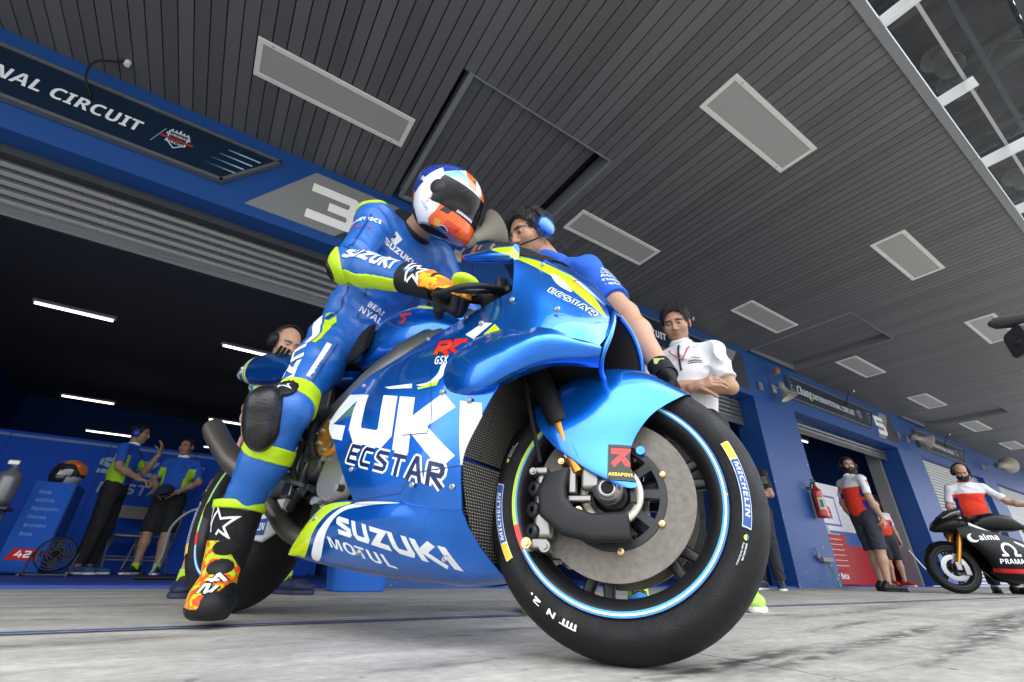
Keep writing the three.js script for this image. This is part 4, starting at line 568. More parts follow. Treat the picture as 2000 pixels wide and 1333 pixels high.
// steering: turned left about the raked steering head
const SA = V(-Math.sin(RK), Math.cos(RK), 0), SP = V(1.25, 0.86, 0), STEER = 13.5 * PI / 180;
const ST = new THREE.Matrix4().makeTranslation(SP.x, SP.y, SP.z).multiply(new THREE.Matrix4().makeRotationAxis(SA, STEER)).multiply(new THREE.Matrix4().makeTranslation(-SP.x, -SP.y, -SP.z));
const st = (g) => g.applyMatrix4(ST);
{
  const TF = ST.clone().multiply(new THREE.Matrix4().makeTranslation(FR[0], FR[1], 0)), { W, put } = wheelParts(TF, moto, 0.3, 0.126, 0.222, true), prof = tyreProf(0.3, 0.126, 0.226);
  brakes(put, W, 0.05, 0.17); brakes(put, W, -0.05, 0.17);
  tyreLabel(put, W, prof, 0.4, -0.27, 25.9, 24, makerLabel); tyreLabel(put, W, prof, 3.7, 3.04, 25.9, 24, makerLabel); tyreLabel(put, W, prof, -0.3, -0.62, 25.6, 24.2, smallLabel); tyreLabel(put, W, prof, 2.85, 2.55, 25.6, 24.2, smallLabel); tyreLabel(put, W, prof, 4.45, 3.95, 25.8, 23.6, scriptLabel);
  // axle, fork feet
  const F0 = V(FR[0], FR[1], 0), fa = (t, dx, z) => [FR[0] + SA.x * t + dx, FR[1] + SA.y * t, z];
  part('axle', st(merge([cyl([FR[0], FR[1], -0.1], [FR[0], FR[1], 0.1], 0.014), lathe([[0.02, 0.013], [0.022, 0.02], [0.006, 0.026], [0, 0.026]], [FR[0], FR[1], 0.084], [0, 0, 1], 24)])), B.alu, moto);
  part('axle_bore', st(cyl([FR[0], FR[1], 0.09], [FR[0], FR[1], 0.1075], 0.0125)), B.seat, moto);
  for (const s of [1, -1]) {
    const fk = part('fork_leg', st(cyl(fa(0.3, -0.045, s * 0.098), fa(0.66, -0.045, s * 0.098), 0.03, 0.031, 28)), B.carbon, moto);
    part('fork_stanchion', st(cyl(fa(0.04, -0.045, s * 0.09), fa(0.17, -0.045, s * 0.094), 0.0175, 0.0175, 24)), B.gold, fk); part('fork_guard', st(cyl(fa(0.165, -0.045, s * 0.094), fa(0.31, -0.045, s * 0.098), 0.026, 0.03, 24)), B.carbon, fk);
    part('fork_foot', st(merge([rbox(0.045, 0.085, 0.026, 0.01, FR[0] - 0.035, FR[1] + 0.04, s * 0.088), lathe([[-0.014, 0.012], [-0.014, 0.03], [0.012, 0.032], [0.014, 0.012]], [FR[0], FR[1], s * 0.088], [0, 0, 1], 28), rbox(0.016, 0.06, 0.02, 0.004, FR[0] - 0.075, FR[1] + 0.02, s * 0.092), rbox(0.05, 0.014, 0.02, 0.004, FR[0] - 0.06, FR[1] - 0.02, s * 0.09)])), B.caliper, fk);
    part('brake_caliper', st(merge([rbox(0.045, 0.14, 0.052, 0.012, FR[0] - 0.14, FR[1] - 0.03, s * 0.066), rbox(0.03, 0.016, 0.056, 0.004, FR[0] - 0.15, FR[1] + 0.045, s * 0.066), rbox(0.035, 0.02, 0.056, 0.004, FR[0] - 0.145, FR[1] - 0.108, s * 0.066)])), B.caliper, fk);
    const pis = []; for (const d of [-0.065, -0.02, 0.025]) pis.push(lathe([[0.012, 0.006], [0.014, 0.014], [0.006, 0.017], [0, 0.017]], [FR[0] - 0.16, FR[1] - 0.02 + d, s * 0.084], [-0.5, 0, s], 18)); part('caliper_piston', st(merge(pis)), B.dark, fk);
    for (const [dx, dy, r, m] of [[-0.165, 0.04, 0.008, 0], [-0.17, -0.11, 0.011, 1], [-0.13, -0.115, 0.012, 0], [-0.1, 0.06, 0.007, 1], [-0.085, 0.075, 0.009, 0], [-0.05, 0.07, 0.006, 0], [-0.06, -0.045, 0.008, 1]]) part('caliper_bolt', st(merge([cyl([FR[0] + dx, FR[1] + dy, s * 0.07], [FR[0] + dx, FR[1] + dy, s * 0.104], r, r, 12), cyl([FR[0] + dx, FR[1] + dy, s * 0.1], [FR[0] + dx, FR[1] + dy, s * 0.108], r * 0.6, r * 0.6, 6)])), m ? B.brass : B.caliper, fk);
    // carbon cooling scoop over the caliper
    part('brake_scoop', st(loft([[-0.108, 0.042, 0.03, 0.01], [-0.117, 0.005, 0.031, 0.016], [-0.112, -0.032, 0.034, 0.018], [-0.08, -0.06, 0.03, 0.017], [-0.03, -0.072, 0.027, 0.015], [0.025, -0.07, 0.028, 0.013], [0.042, -0.067, 0.03, 0.012]].map(([dx, dy, h, w], i) => { const t = [[0.3, -1], [0.1, -1], [0.5, -0.8], [0.85, -0.4], [1, 0], [1, 0.05], [1, 0.1]][i], L = Math.hypot(...t), n = [t[1] / L * -1, t[0] / L]; return ering([FR[0] + dx, FR[1] + dy - 0.008, s * 0.106], [n[0] * h, n[1] * h, 0], [0, 0, w], 20, 0.55); }), { flip: s > 0 })), B.carbon, fk);
    part('brake_hose', st(tube([[FR[0] - 0.15, FR[1] + 0.06, s * 0.1], [FR[0] - 0.17, FR[1] + 0.15, s * 0.115], [FR[0] - 0.2, FR[1] + 0.28, s * 0.12], [FR[0] - 0.24, FR[1] + 0.42, s * 0.12], [FR[0] - 0.28, FR[1] + 0.52, s * 0.1]], 0.0055, 30, 8)), B.seat, fk);
    part('wheel_sensor', st(merge([rbox(0.012, 0.05, 0.016, 0.003, FR[0] + 0.05, FR[1] - 0.005, s * 0.09), rbox(0.05, 0.01, 0.014, 0.003, FR[0] + 0.03, FR[1] + 0.03, s * 0.09)])), B.dark, fk);
  }
  part('triple_clamp', st(merge([rbox(0.08, 0.03, 0.27, 0.01, 1.275, 0.71, 0), rbox(0.07, 0.025, 0.25, 0.01, 1.235, 0.87, 0)])), B.dark, moto);
  // front mudguard
  const fz = -0.018, net = [
    [[1.37, 0.555, 0], [1.45, 0.605, 0], [1.535, 0.622, 0], [1.63, 0.605, 0], [1.735, 0.535, 0]],
    [[1.37, 0.545, 0.05], [1.45, 0.594, 0.055], [1.535, 0.61, 0.058], [1.63, 0.592, 0.054], [1.728, 0.527, 0.045]],
    [[1.365, 0.505, 0.083], [1.44, 0.545, 0.088], [1.53, 0.56, 0.09], [1.62, 0.545, 0.086], [1.71, 0.508, 0.074]],
    [[1.378, 0.455, 0.1], [1.44, 0.465, 0.108], [1.52, 0.47, 0.108], [1.585, 0.465, 0.1], [1.645, 0.462, 0.092]],
    [[1.405, 0.415, 0.1], [1.455, 0.395, 0.11], [1.52, 0.387, 0.111], [1.57, 0.387, 0.105], [1.6, 0.398, 0.098]],
    [[1.45, 0.372, 0.106], [1.495, 0.34, 0.114], [1.54, 0.322, 0.116], [1.572, 0.322, 0.112], [1.592, 0.338, 0.106]],
    [[1.52, 0.325, 0.106], [1.55, 0.306, 0.112], [1.576, 0.296, 0.113], [1.596, 0.294, 0.111], [1.604, 0.302, 0.107]]].map((r) => r.map((p) => [p[0] + fz, p[1], p[2]]));
  const gR = patch(net, 30, 40, { flip: true, thick: 0.003, uv: (p) => [p[0], p[1]] }), mg = part('front_mudguard', st(gR), B.blue, moto), mgl = part('mudguard_side', st(patch(mirrorZ(net), 30, 40, { flip: false, thick: 0.003 })), B.blue, mg);
  const A = V(1.592, 0.322, 0.112).applyMatrix4(ST), nd = V(0, 0, 1).transformDirection(ST);
  decal(mg, [A.x - 0.035, A.y + 0.025, A.z], [nd.x, nd.y + 0.1, nd.z], 0.058, 0.08, film(256, 360, (c) => { c.fillStyle = '#101010'; c.fillRect(0, 0, 256, 360); c.fillStyle = '#e0261c'; c.beginPath(); c.moveTo(30, 40); c.lineTo(226, 40); c.lineTo(150, 120); c.lineTo(226, 220); c.lineTo(160, 220); c.lineTo(120, 160); c.lineTo(60, 235); c.lineTo(30, 190); c.lineTo(110, 100); c.lineTo(30, 100); c.fill(); c.fillStyle = '#e9d41c'; c.font = 'bold 46px sans-serif'; c.fillText('AKRAPOVIC', 8, 320, 240); c.strokeStyle = '#333'; c.lineWidth = 6; c.strokeRect(3, 3, 250, 354); }, 0.35), 'sticker', moto, { depth: 0.06, spin: -0.04 });
  const S2 = V(1.635, 0.596, 0.03).applyMatrix4(ST); decal(mg, [S2.x, S2.y, S2.z], [0.3, 0.9, 0.35], 0.05, 0.035, film(128, 90, (c) => { c.fillStyle = '#e3e3df'; c.font = 'bold 90px sans-serif'; c.fillText('S', 30, 80); }, 0.4), 'sticker', moto, { depth: 0.08 });
  const S3 = V(1.57, 0.616, 0.02).applyMatrix4(ST); decal(mg, [S3.x, S3.y, S3.z], [0.1, 0.95, 0.3], 0.05, 0.03, film(64, 40, (c) => { c.fillStyle = '#d8231a'; c.fillRect(0, 0, 64, 40); }, 0.4), 'sticker', moto, { depth: 0.08 });
  part('mudguard_bolt', st(cyl([1.598, 0.368, 0.1], [1.598, 0.368, 0.12], 0.009, 0.009, 14)), B.blue, moto);
  // clip-on bars, levers and guards
  for (const s of [1, -1]) {
    const D = s > 0 ? [0, 0, 0] : [-0.09, 0.0, 0], q = (x, y, z) => [x + D[0] * (z / 0.3), y + D[1], s * z];
    const bar = part('handlebar', cyl(q(1.225, 0.87, 0.12), q(1.19, 0.79, 0.31), 0.0125, 0.0125, 16), B.dark, moto);
    part('grip', cyl(q(1.215, 0.848, 0.175), q(1.19, 0.789, 0.315), 0.0165, 0.0165, 20), B.seat, bar);
    part('switch_block', merge([rbox(0.06, 0.05, 0.05, 0.012, ...q(1.25, 0.83, 0.15)), rbox(0.05, 0.06, 0.03, 0.01, ...q(1.29, 0.85, 0.12)), cyl(q(1.26, 0.8, 0.16), q(1.32, 0.83, 0.13), 0.014, 0.012, 12), cyl(q(1.23, 0.79, 0.15), q(1.2, 0.84, 0.12), 0.009, 0.009, 10), rbox(0.045, 0.05, 0.04, 0.008, ...q(1.225, 0.866, 0.14)), rbox(0.07, 0.03, 0.03, 0.01, ...q(1.265, 0.88, 0.13)), cyl(q(1.25, 0.89, 0.12), q(1.25, 0.935, 0.12), 0.019, 0.021, 16), cyl(q(1.2, 0.86, 0.15), q(1.27, 0.84, 0.15), 0.012, 0.012, 12)]), B.dark, bar);
    part('lever', tube([q(1.27, 0.862, 0.15), q(1.275, 0.838, 0.2), q(1.262, 0.81, 0.25), q(1.24, 0.79, 0.3)], 0.0075, 24, 10), B.dark, bar);
    part('lever_guard', tube([q(1.185, 0.782, 0.322), q(1.22, 0.772, 0.328), q(1.262, 0.785, 0.31), q(1.288, 0.81, 0.265), q(1.295, 0.835, 0.21), q(1.29, 0.86, 0.16)], 0.0082, 30, 10), B.carbon, bar);
    const cab = [0, 1, 2, 3].map((k) => tube([q(1.24, 0.86, 0.13 + k * 0.008), q(1.28 + 0.01 * k, 0.81 - 0.01 * k, 0.15), q(1.27, 0.77, 0.14 - 0.01 * k), q(1.2, 0.75, 0.12)], 0.005, 18, 6)); part('cable', merge(cab), B.seat, bar);
  }
}
{ const TR = new THREE.Matrix4().makeTranslation(0, 0.33, 0), { W, put } = wheelParts(TR, moto, 0.33, 0.2, 0.222, false), prof = tyreProf(0.33, 0.2, 0.226); brakes(put, W, 0.06, 0.11); tyreLabel(put, W, prof, 3.75, 2.95, 26, 23.2, makerLabel); tyreLabel(put, W, prof, 0.6, -0.2, 26, 23.2, makerLabel); tyreLabel(put, W, prof, 2.8, 2.5, 25.6, 24.2, smallLabel); }
// dash, screws, tie rod
part('dashboard', merge([rbox(0.02, 0.08, 0.13, 0.006, 1.27, 0.98, 0), rbox(0.05, 0.03, 0.1, 0.006, 1.29, 0.95, 0)]), B.dark, moto);
part('fairing_stay', tube([[1.36, 0.775, 0.2], [1.3, 0.772, 0.2], [1.24, 0.765, 0.197], [1.18, 0.755, 0.19]], 0.0055, 20, 10), B.cream, moto);
for (const [x, y, z] of [[1.383, 0.745, 0.242], [1.5, 0.69, 0.222], [1.295, 0.7, 0.248], [1.212, 0.519, 0.269], [1.3, 0.482, 0.27], [1.14, 0.311, 0.252], [0.732, 0.262, 0.207], [0.93, 0.177, 0.196], [1.194, 0.165, 0.174], [1.05, 0.75, 0.192], [1.2, 0.772, 0.204], [0.84, 0.63, 0.225], [0.9, 0.37, 0.247], [1.255, 0.3, 0.244], [1.02, 0.29, 0.234], [1.42, 0.9, 0.16]]) part('fairing_screw', lathe([[0.0025, 0.001], [0.004, 0.004], [0.003, 0.0062], [0, 0.0075]], [x, y, z], [0, 0, 1], 16), B.alu, moto);
decal(tail, [-0.36, 1.035, 0.09], [-0.15, -0.05, 1], 0.3, 0.13, film(512, 240, (c) => { c.fillStyle = '#c4e31a'; c.beginPath(); c.moveTo(300, 0); c.lineTo(350, 0); c.lineTo(240, 240); c.lineTo(190, 240); c.fill(); c.fillStyle = '#f0f2f2'; c.beginPath(); c.moveTo(360, 0); c.lineTo(385, 0); c.lineTo(280, 240); c.lineTo(255, 240); c.fill(); c.strokeStyle = '#f0f2f2'; word(c, 'ECSTAR', 20, 120, 44, 0.7, 0.18, 0.14); }, 0.35), 'sticker', moto, { depth: 0.12 });
part('tail_vent', merge([[-0.02, 1.02], [0.02, 1.0], [0.06, 0.98]].map(([x, y]) => cyl([x, y - 0.015, 0.118], [x + 0.02, y + 0.03, 0.112], 0.007, 0.007, 8))), B.seat, moto);
part('battery_pack', merge([rbox(0.3, 0.1, 0.16, 0.02, 0.3, 0.72, 0), rbox(0.14, 0.2, 0.14, 0.02, 0.44, 0.6, 0), cyl([0.4, 0.35, 0.02], [0.46, 0.68, 0.02], 0.035)]), B.dark, moto);
moto.matrixAutoUpdate = true; BM.decompose(moto.position, moto.quaternion, moto.scale);
// ---------------------------------------------------------------- people
const vadd = (a, b, s = 1) => [a[0] + b[0] * s, a[1] + b[1] * s, a[2] + b[2] * s], vsub = (a, b) => [a[0] - b[0], a[1] - b[1], a[2] - b[2]], vlen = (a) => Math.hypot(...a), vnorm = (a) => { const l = vlen(a) || 1; return [a[0] / l, a[1] / l, a[2] / l]; }, vcross = (a, b) => [a[1] * b[2] - a[2] * b[1], a[2] * b[0] - a[0] * b[2], a[0] * b[1] - a[1] * b[0]], vdot = (a, b) => a[0] * b[0] + a[1] * b[1] + a[2] * b[2], vmix = (a, b, t) => [mix(a[0], b[0], t), mix(a[1], b[1], t), mix(a[2], b[2], t)];
// removes what lies beyond the plane through c (outward n), inside a ball of radius r
const trim = (c, n, r, k = 0.004) => { n = vnorm(n); return { cut: true, k, f: (x, y, z) => { const a = x - c[0], b = y - c[1], d = z - c[2]; return Math.max(-(a * n[0] + b * n[1] + d * n[2]), Math.sqrt(a * a + b * b + d * d) - r); } }; };
function bounds(list, pad) { const lo = [1e9, 1e9, 1e9], hi = [-1e9, -1e9, -1e9]; for (const p of list) for (let i = 0; i < 3; i++) { lo[i] = Math.min(lo[i], p[i] - pad); hi[i] = Math.max(hi[i], p[i] + pad); } return [lo, hi]; }
// hand: wrist w, direction of the palm d, n = the way the back of the hand faces, side = +1 for a left hand, curl 0 open .. 1 fist
function handPrims(w, d, n, side, curl, spread = 0.16, s = 1, th = 1) {
  d = vnorm(d); n = vnorm(vsub(n, d.map((v) => v * vdot(n, d)))); const a = vcross(n, d).map((v) => v * side); // a points to the thumb side
  const P = [slab(vadd(w, d, 0.012 * s), vadd(w, d, 0.082 * s), 0.03 * s, 0.017 * s, 0.041 * s, 0.0145 * s, a, 0.014), cone(vadd(w, d, -0.03), vadd(w, d, 0.02 * s), 0.027 * s * th, 0.025 * s, 0.02)], pts = [w];
  const bend = (p, dir, nn, seg, ang, r0, r1) => { let q = p, D = dir, N = nn; seg.forEach((L, i) => { const c = Math.cos(ang[i]), S = Math.sin(ang[i]); const D2 = vadd(D.map((v) => v * c), N, -S); N = vadd(N.map((v) => v * c), D, S); D = D2; const e = vadd(q, D, L * s); const t0 = i / seg.length, t1 = (i + 1) / seg.length; P.push(cone(q, e, mix(r0, r1, t0) * s, mix(r0, r1, t1) * s, 0.004)); pts.push(e); q = e; }); };
  [[0.03, 0.09, 1], [0.0095, 0.094, 1.1], [-0.0115, 0.09, 1.02], [-0.031, 0.081, 0.82]].forEach(([u, v, L], i) => { const dir = vnorm(vadd(d, a, (1.5 - i) * spread * 0.5 * (1 - curl))); const base = vadd(vadd(w, d, v * s), a, u * s), k = curl * (1 + 0.05 * i); bend(base, dir, n, [0.041 * L, 0.026 * L, 0.02 * L], [k * 1.15 + 0.12, k * 1.5 + 0.15, k * 0.95 + 0.1], 0.0098, 0.0078); });
  const tb = vadd(vadd(w, d, 0.03 * s), a, 0.03 * s), td = vnorm(vadd(vadd(d, a, 0.75), n, -0.35 - 0.4 * curl)); bend(tb, td, vnorm(vadd(n, a, 0.6 * curl)), [0.036, 0.03, 0.024], [0.1, 0.3 + 0.6 * curl, 0.2 + 0.6 * curl], 0.0125, 0.009);
  return { P, pts };
}
// head in its own frame (y up, z to the face), 0.235 m high
function headField() {
  const P = [ell([0, 0.032, -0.014], [0.075, 0.084, 0.097]), ell([0, -0.025, 0.022], [0.063, 0.088, 0.07], 0.03), ell([0, -0.072, 0.03], [0.052, 0.04, 0.054], 0.03), ell([0, -0.1, 0.062], [0.024, 0.018, 0.02], 0.025), cone([-0.034, 0.021, 0.08], [0.034, 0.021, 0.08], 0.011, 0.011, 0.02), cone([0, 0.012, 0.088], [0, -0.03, 0.106], 0.0075, 0.0115, 0.012)];
  for (const s of [-1, 1]) P.push(ell([s * 0.011, -0.036, 0.097], [0.009, 0.007, 0.01], 0.006), ell([s * 0.042, -0.028, 0.06], [0.024, 0.024, 0.024], 0.03), { ...ell([s * 0.032, 0.002, 0.098], [0.02, 0.011, 0.016]), cut: true, k: 0.014 }, ell([s * 0.031, 0.002, 0.079], [0.0135, 0.0115, 0.0125], 0.003), ell([s * 0.077, -0.008, -0.008], [0.009, 0.034, 0.02], 0.006, [0, s * 0.35, 0]));
  P.push(ell([0, -0.058, 0.088], [0.023, 0.0055, 0.011], 0.006), ell([0, -0.069, 0.087], [0.02, 0.006, 0.01], 0.006));
  return field(P, 0.02);
}
const HEAD = headField();
function headColor(skin, hair, o = {}) {
  return (x, y, z) => { let c = skin; const ax = Math.abs(x), v = 1 + 0.1 * noise(x * 60, y * 60, z * 60); let q = [c[0] * v, c[1] * v, c[2] * v];
    const lip = smooth(1, 0.6, Math.hypot(x / 0.026, (y + 0.0635) / 0.013)) * (z > 0.07 ? 1 : 0); q = [mix(q[0], skin[0] * 0.85, lip), mix(q[1], skin[1] * 0.55, lip), mix(q[2], skin[2] * 0.55, lip)];
    const st = (o.stubble ?? 0.15) * smooth(-0.03, -0.055, y) * smooth(-0.02, 0.02, z) * (y > -0.115 ? 1 : 0.3); for (let i = 0; i < 3; i++) q[i] = mix(q[i], hair[i] + 0.02, st * (0.75 + 0.5 * noise(x * 400, y * 400, z * 400)));
    const bw = smooth(0.0085, 0.004, Math.abs(y - 0.0225 + 6 * Math.max(0, ax - 0.034) ** 1.5 * 0.4)) * smooth(0.008, 0.014, ax) * smooth(0.058, 0.05, ax) * (z > 0.05 ? 1 : 0); for (let i = 0; i < 3; i++) q[i] = mix(q[i], hair[i], bw * 0.92);
    const e = Math.hypot((ax - 0.031) / 0.0135, (y - 0.0005) / 0.0052); if (e < 1 && z > 0.07) { const ir = Math.abs(Math.hypot(ax - 0.031, y - 0.001)); q = ir < 0.0052 ? [0.015, 0.01, 0.008] : [0.3, 0.27, 0.25]; } else if (e < 1.35 && z > 0.065) q = q.map((t) => t * 0.45);
    return q; };
}
const skinMat = new THREE.MeshPhysicalMaterial({ vertexColors: true, roughness: 0.52, sheen: 0.2, sheenRoughness: 0.6, bumpMap: rep(grainTex, 9), bumpScale: 0.0005 });
const cloth = (c, o = {}) => std(c, o.rough ?? 0.85, 0, { bumpMap: rep(grainTex, o.weave ?? 26), bumpScale: o.bump ?? 0.0007, sheen: 0.25, sheenRoughness: 0.6, ...(o.extra || {}) });
const hairMat = std(lin(0.012, 0.01, 0.009), 0.5, 0, { bumpMap: rep(grainTex, 30, 6), bumpScale: 0.003 });
// transform a geometry built in the head frame
function headFrame(c, dir, up = [0, 1, 0]) { const z = vnorm(dir), x = vnorm(vcross(up, z)), y = vcross(z, x); return new THREE.Matrix4().makeBasis(V(...x), V(...y), V(...z)).setPosition(...c); }
function headset(T, root, cup) {
  const g = part('headset', new THREE.TorusGeometry(0.098, 0.008, 8, 32, PI).scale(1, 1.12, 2).translate(0, 0.02, -0.012).applyMatrix4(T), M.black, root);
  for (const s of [-1, 1]) { part('ear_cup', loft([[0.07, 0.03], [0.074, 0.039], [0.08, 0.0425], [0.09, 0.0435], [0.1, 0.043], [0.107, 0.04], [0.113, 0.034], [0.117, 0.024], [0.1185, 0.01]].map(([x, r]) => ering([s * x, -0.008, -0.01], [0, r * 1.15, 0], [0, 0, r], 32)), { flip: s > 0 }).applyMatrix4(T), cup, g); }
  part('microphone', tube([[0.1, -0.03, 0.01], [0.1, -0.07, 0.06], [0.06, -0.075, 0.11], [0.025, -0.07, 0.122]], 0.0035, 18, 6).applyMatrix4(T), M.black, g);
  part('cable', tube([[0.1, -0.045, -0.02], [0.11, -0.12, -0.05], [0.07, -0.22, -0.1], [0.03, -0.32, -0.13]], 0.003, 18, 6).applyMatrix4(T), M.black, g);
}
function hairGeo(kind, cell) {
  const cr0 = ell([0, 0.034, -0.016], [0.084, 0.092, 0.106]).f;
  const f = (x, y, z) => { let d = cr0(x, y, z) + (kind === 'full' ? 0.007 : 0.006) * fbm(x * 34, y * 18, z * 30, 3) - (kind === 'full' ? 0.003 + 0.008 * smooth(0.03, 0.1, y) * (0.8 + 1.2 * noise(x * 50, y * 12, z * 50)) : 0);
    const face = Math.max(0.0 - (z - 0.03 - Math.max(0, y - 0.03) * 0.85 - 0.012 * noise(x * 90, y * 20, 5) - 0.02 * smooth(0.04, 0.075, Math.abs(x))), -0.2); // positive when behind the hairline
    const low = -0.05 + (z > -0.02 ? (z + 0.02) * 0.8 : 0) + 0.0 * x; return Math.max(d, -face + 0.0, low - y, Math.max(0.03 - Math.hypot(Math.abs(x) - 0.085, (y + 0.01) * 0.9, z + 0.008), -0.2) ); };
  return nets(f, [-0.11, -0.08, -0.14], [0.11, 0.16, 0.13], cell);
}
// locks of hair lying over the cap of hair g
function locks(g, N, len) {
  const p = g.attributes.position, n = g.attributes.normal, pos = [], V3 = (i) => [p.getX(i), p.getY(i), p.getZ(i)];
  for (let k = 0; k < N; k++) {
    const i = Math.floor(rnd() * p.count), a = V3(i), m = [n.getX(i), n.getY(i), n.getZ(i)]; if (m[1] < -0.3) continue;
    let d = [a[0] * 5 + 0.9 * noise(a[0] * 20, a[1] * 20, 1), -0.45, (a[2] > -0.01 ? 0.75 : -0.7) + 0.8 * noise(a[2] * 20, 4, a[0] * 20)]; d = vnorm(vadd(d, m, -vdot(d, m))); d = vnorm(vadd(vadd(d, m, 0.06 + 0.16 * rnd()), [rnd() - 0.5, rnd() - 0.5, rnd() - 0.5], 0.3));
    const L = len * (0.6 + 0.8 * rnd()), w = 0.0012 + 0.0009 * rnd(), s = vnorm(vcross(d, m)), q0 = vadd(a, m, -0.002), q1 = vadd(vadd(q0, d, L * 0.55), m, 0.005), q2 = vadd(vadd(q0, d, L), m, -0.001), R = (q, ww) => [vadd(q, s, ww), vadd(q, s, -ww), vadd(q, m, ww)], A = R(q0, w), B = R(q1, w * 0.85);
    for (const [u, v] of [[0, 2], [2, 1], [1, 0]]) pos.push(...A[u], ...A[v], ...B[v], ...A[u], ...B[v], ...B[u], ...B[u], ...B[v], ...q2);
  }
  const G = new THREE.BufferGeometry(); G.setAttribute('position', new THREE.Float32BufferAttribute(pos, 3)); G.setAttribute('uv', new THREE.Float32BufferAttribute(new Float32Array(pos.length / 3 * 2), 2)); G.computeVertexNormals(); return G;
}
function beardGeo(cell, long = 0.02) {
  const f = (x, y, z) => Math.max(HEAD(x, y + long * 0.4 * smooth(-0.06, -0.1, y), z) - 0.006 - long * smooth(-0.05, -0.1, y) * 0.7 + 0.004 * fbm(x * 60, y * 60, z * 60, 2), y + 0.046 - 0.03 * smooth(0.035, 0.07, Math.abs(x)) - (Math.abs(x) < 0.027 && z > 0.06 ? 0.01 : 0), -0.012 - z - (0.0), -(Math.hypot(x / 0.022, (y + 0.0635) / 0.009) - 1) * 0.012);
  return nets(f, [-0.1, -0.17, -0.05], [0.1, -0.005, 0.14], cell);
}
function shoe(root, ankle, dir, mat, sole, name = 'shoe', s = 1) {
  const d = vnorm([dir[0], 0, dir[2]]), a = [ankle[0], 0, ankle[2]], side = vcross([0, 1, 0], d), heel = vadd(a, d, -0.055 * s), ball = vadd(a, d, 0.13 * s), toe = vadd(a, d, 0.2 * s), y0 = ankle[3] ?? 0;
  const P = [slab([heel[0], y0 + 0.05, heel[2]], [ball[0], y0 + 0.045, ball[2]], 0.036 * s, 0.04 * s, 0.044 * s, 0.036 * s, side), slab([ball[0], y0 + 0.042, ball[2]], [toe[0], y0 + 0.038, toe[2]], 0.046 * s, 0.034 * s, 0.034 * s, 0.024 * s, side, 0.03), cone([heel[0], y0 + 0.05, heel[2]], [a[0] - d[0] * 0.02, y0 + 0.1 * s, a[2] - d[2] * 0.02], 0.042 * s, 0.04 * s, 0.03), { cut: true, k: 0.004, f: (x, y) => y - y0 - 0.022 }];
  const [lo, hi] = bounds([heel, toe, [a[0], y0 + 0.13, a[2]]], 0.07); lo[1] = y0 - 0.01; const f = field(P, 0.03), m = part(name, nets(f, lo, hi, 0.007), mat, root);
  const g = (x, y, z) => Math.max(field(P.slice(0, 2), 0.03)(x, y0 + 0.04, z) - 0.003, y - y0 - 0.026, y0 + 0.001 - y); part('sole', nets(g, [lo[0], y0 - 0.02, lo[2]], [hi[0], y0 + 0.04, hi[2]], 0.007), sole, m);
  const lace = []; for (let k = 0; k < 4; k++) { const c = vadd(a, d, 0.05 * s + k * 0.022), y = y0 + 0.098 - k * 0.007; lace.push(tube([vadd([c[0], y - 0.012, c[2]], side, 0.03), [c[0], y - 0.001, c[2]], vadd([c[0], y - 0.012, c[2]], side, -0.03)], 0.003, 6, 5)); } part('lace', merge(lace), sole === M.black ? M.white : M.black, m);
  return m;
}
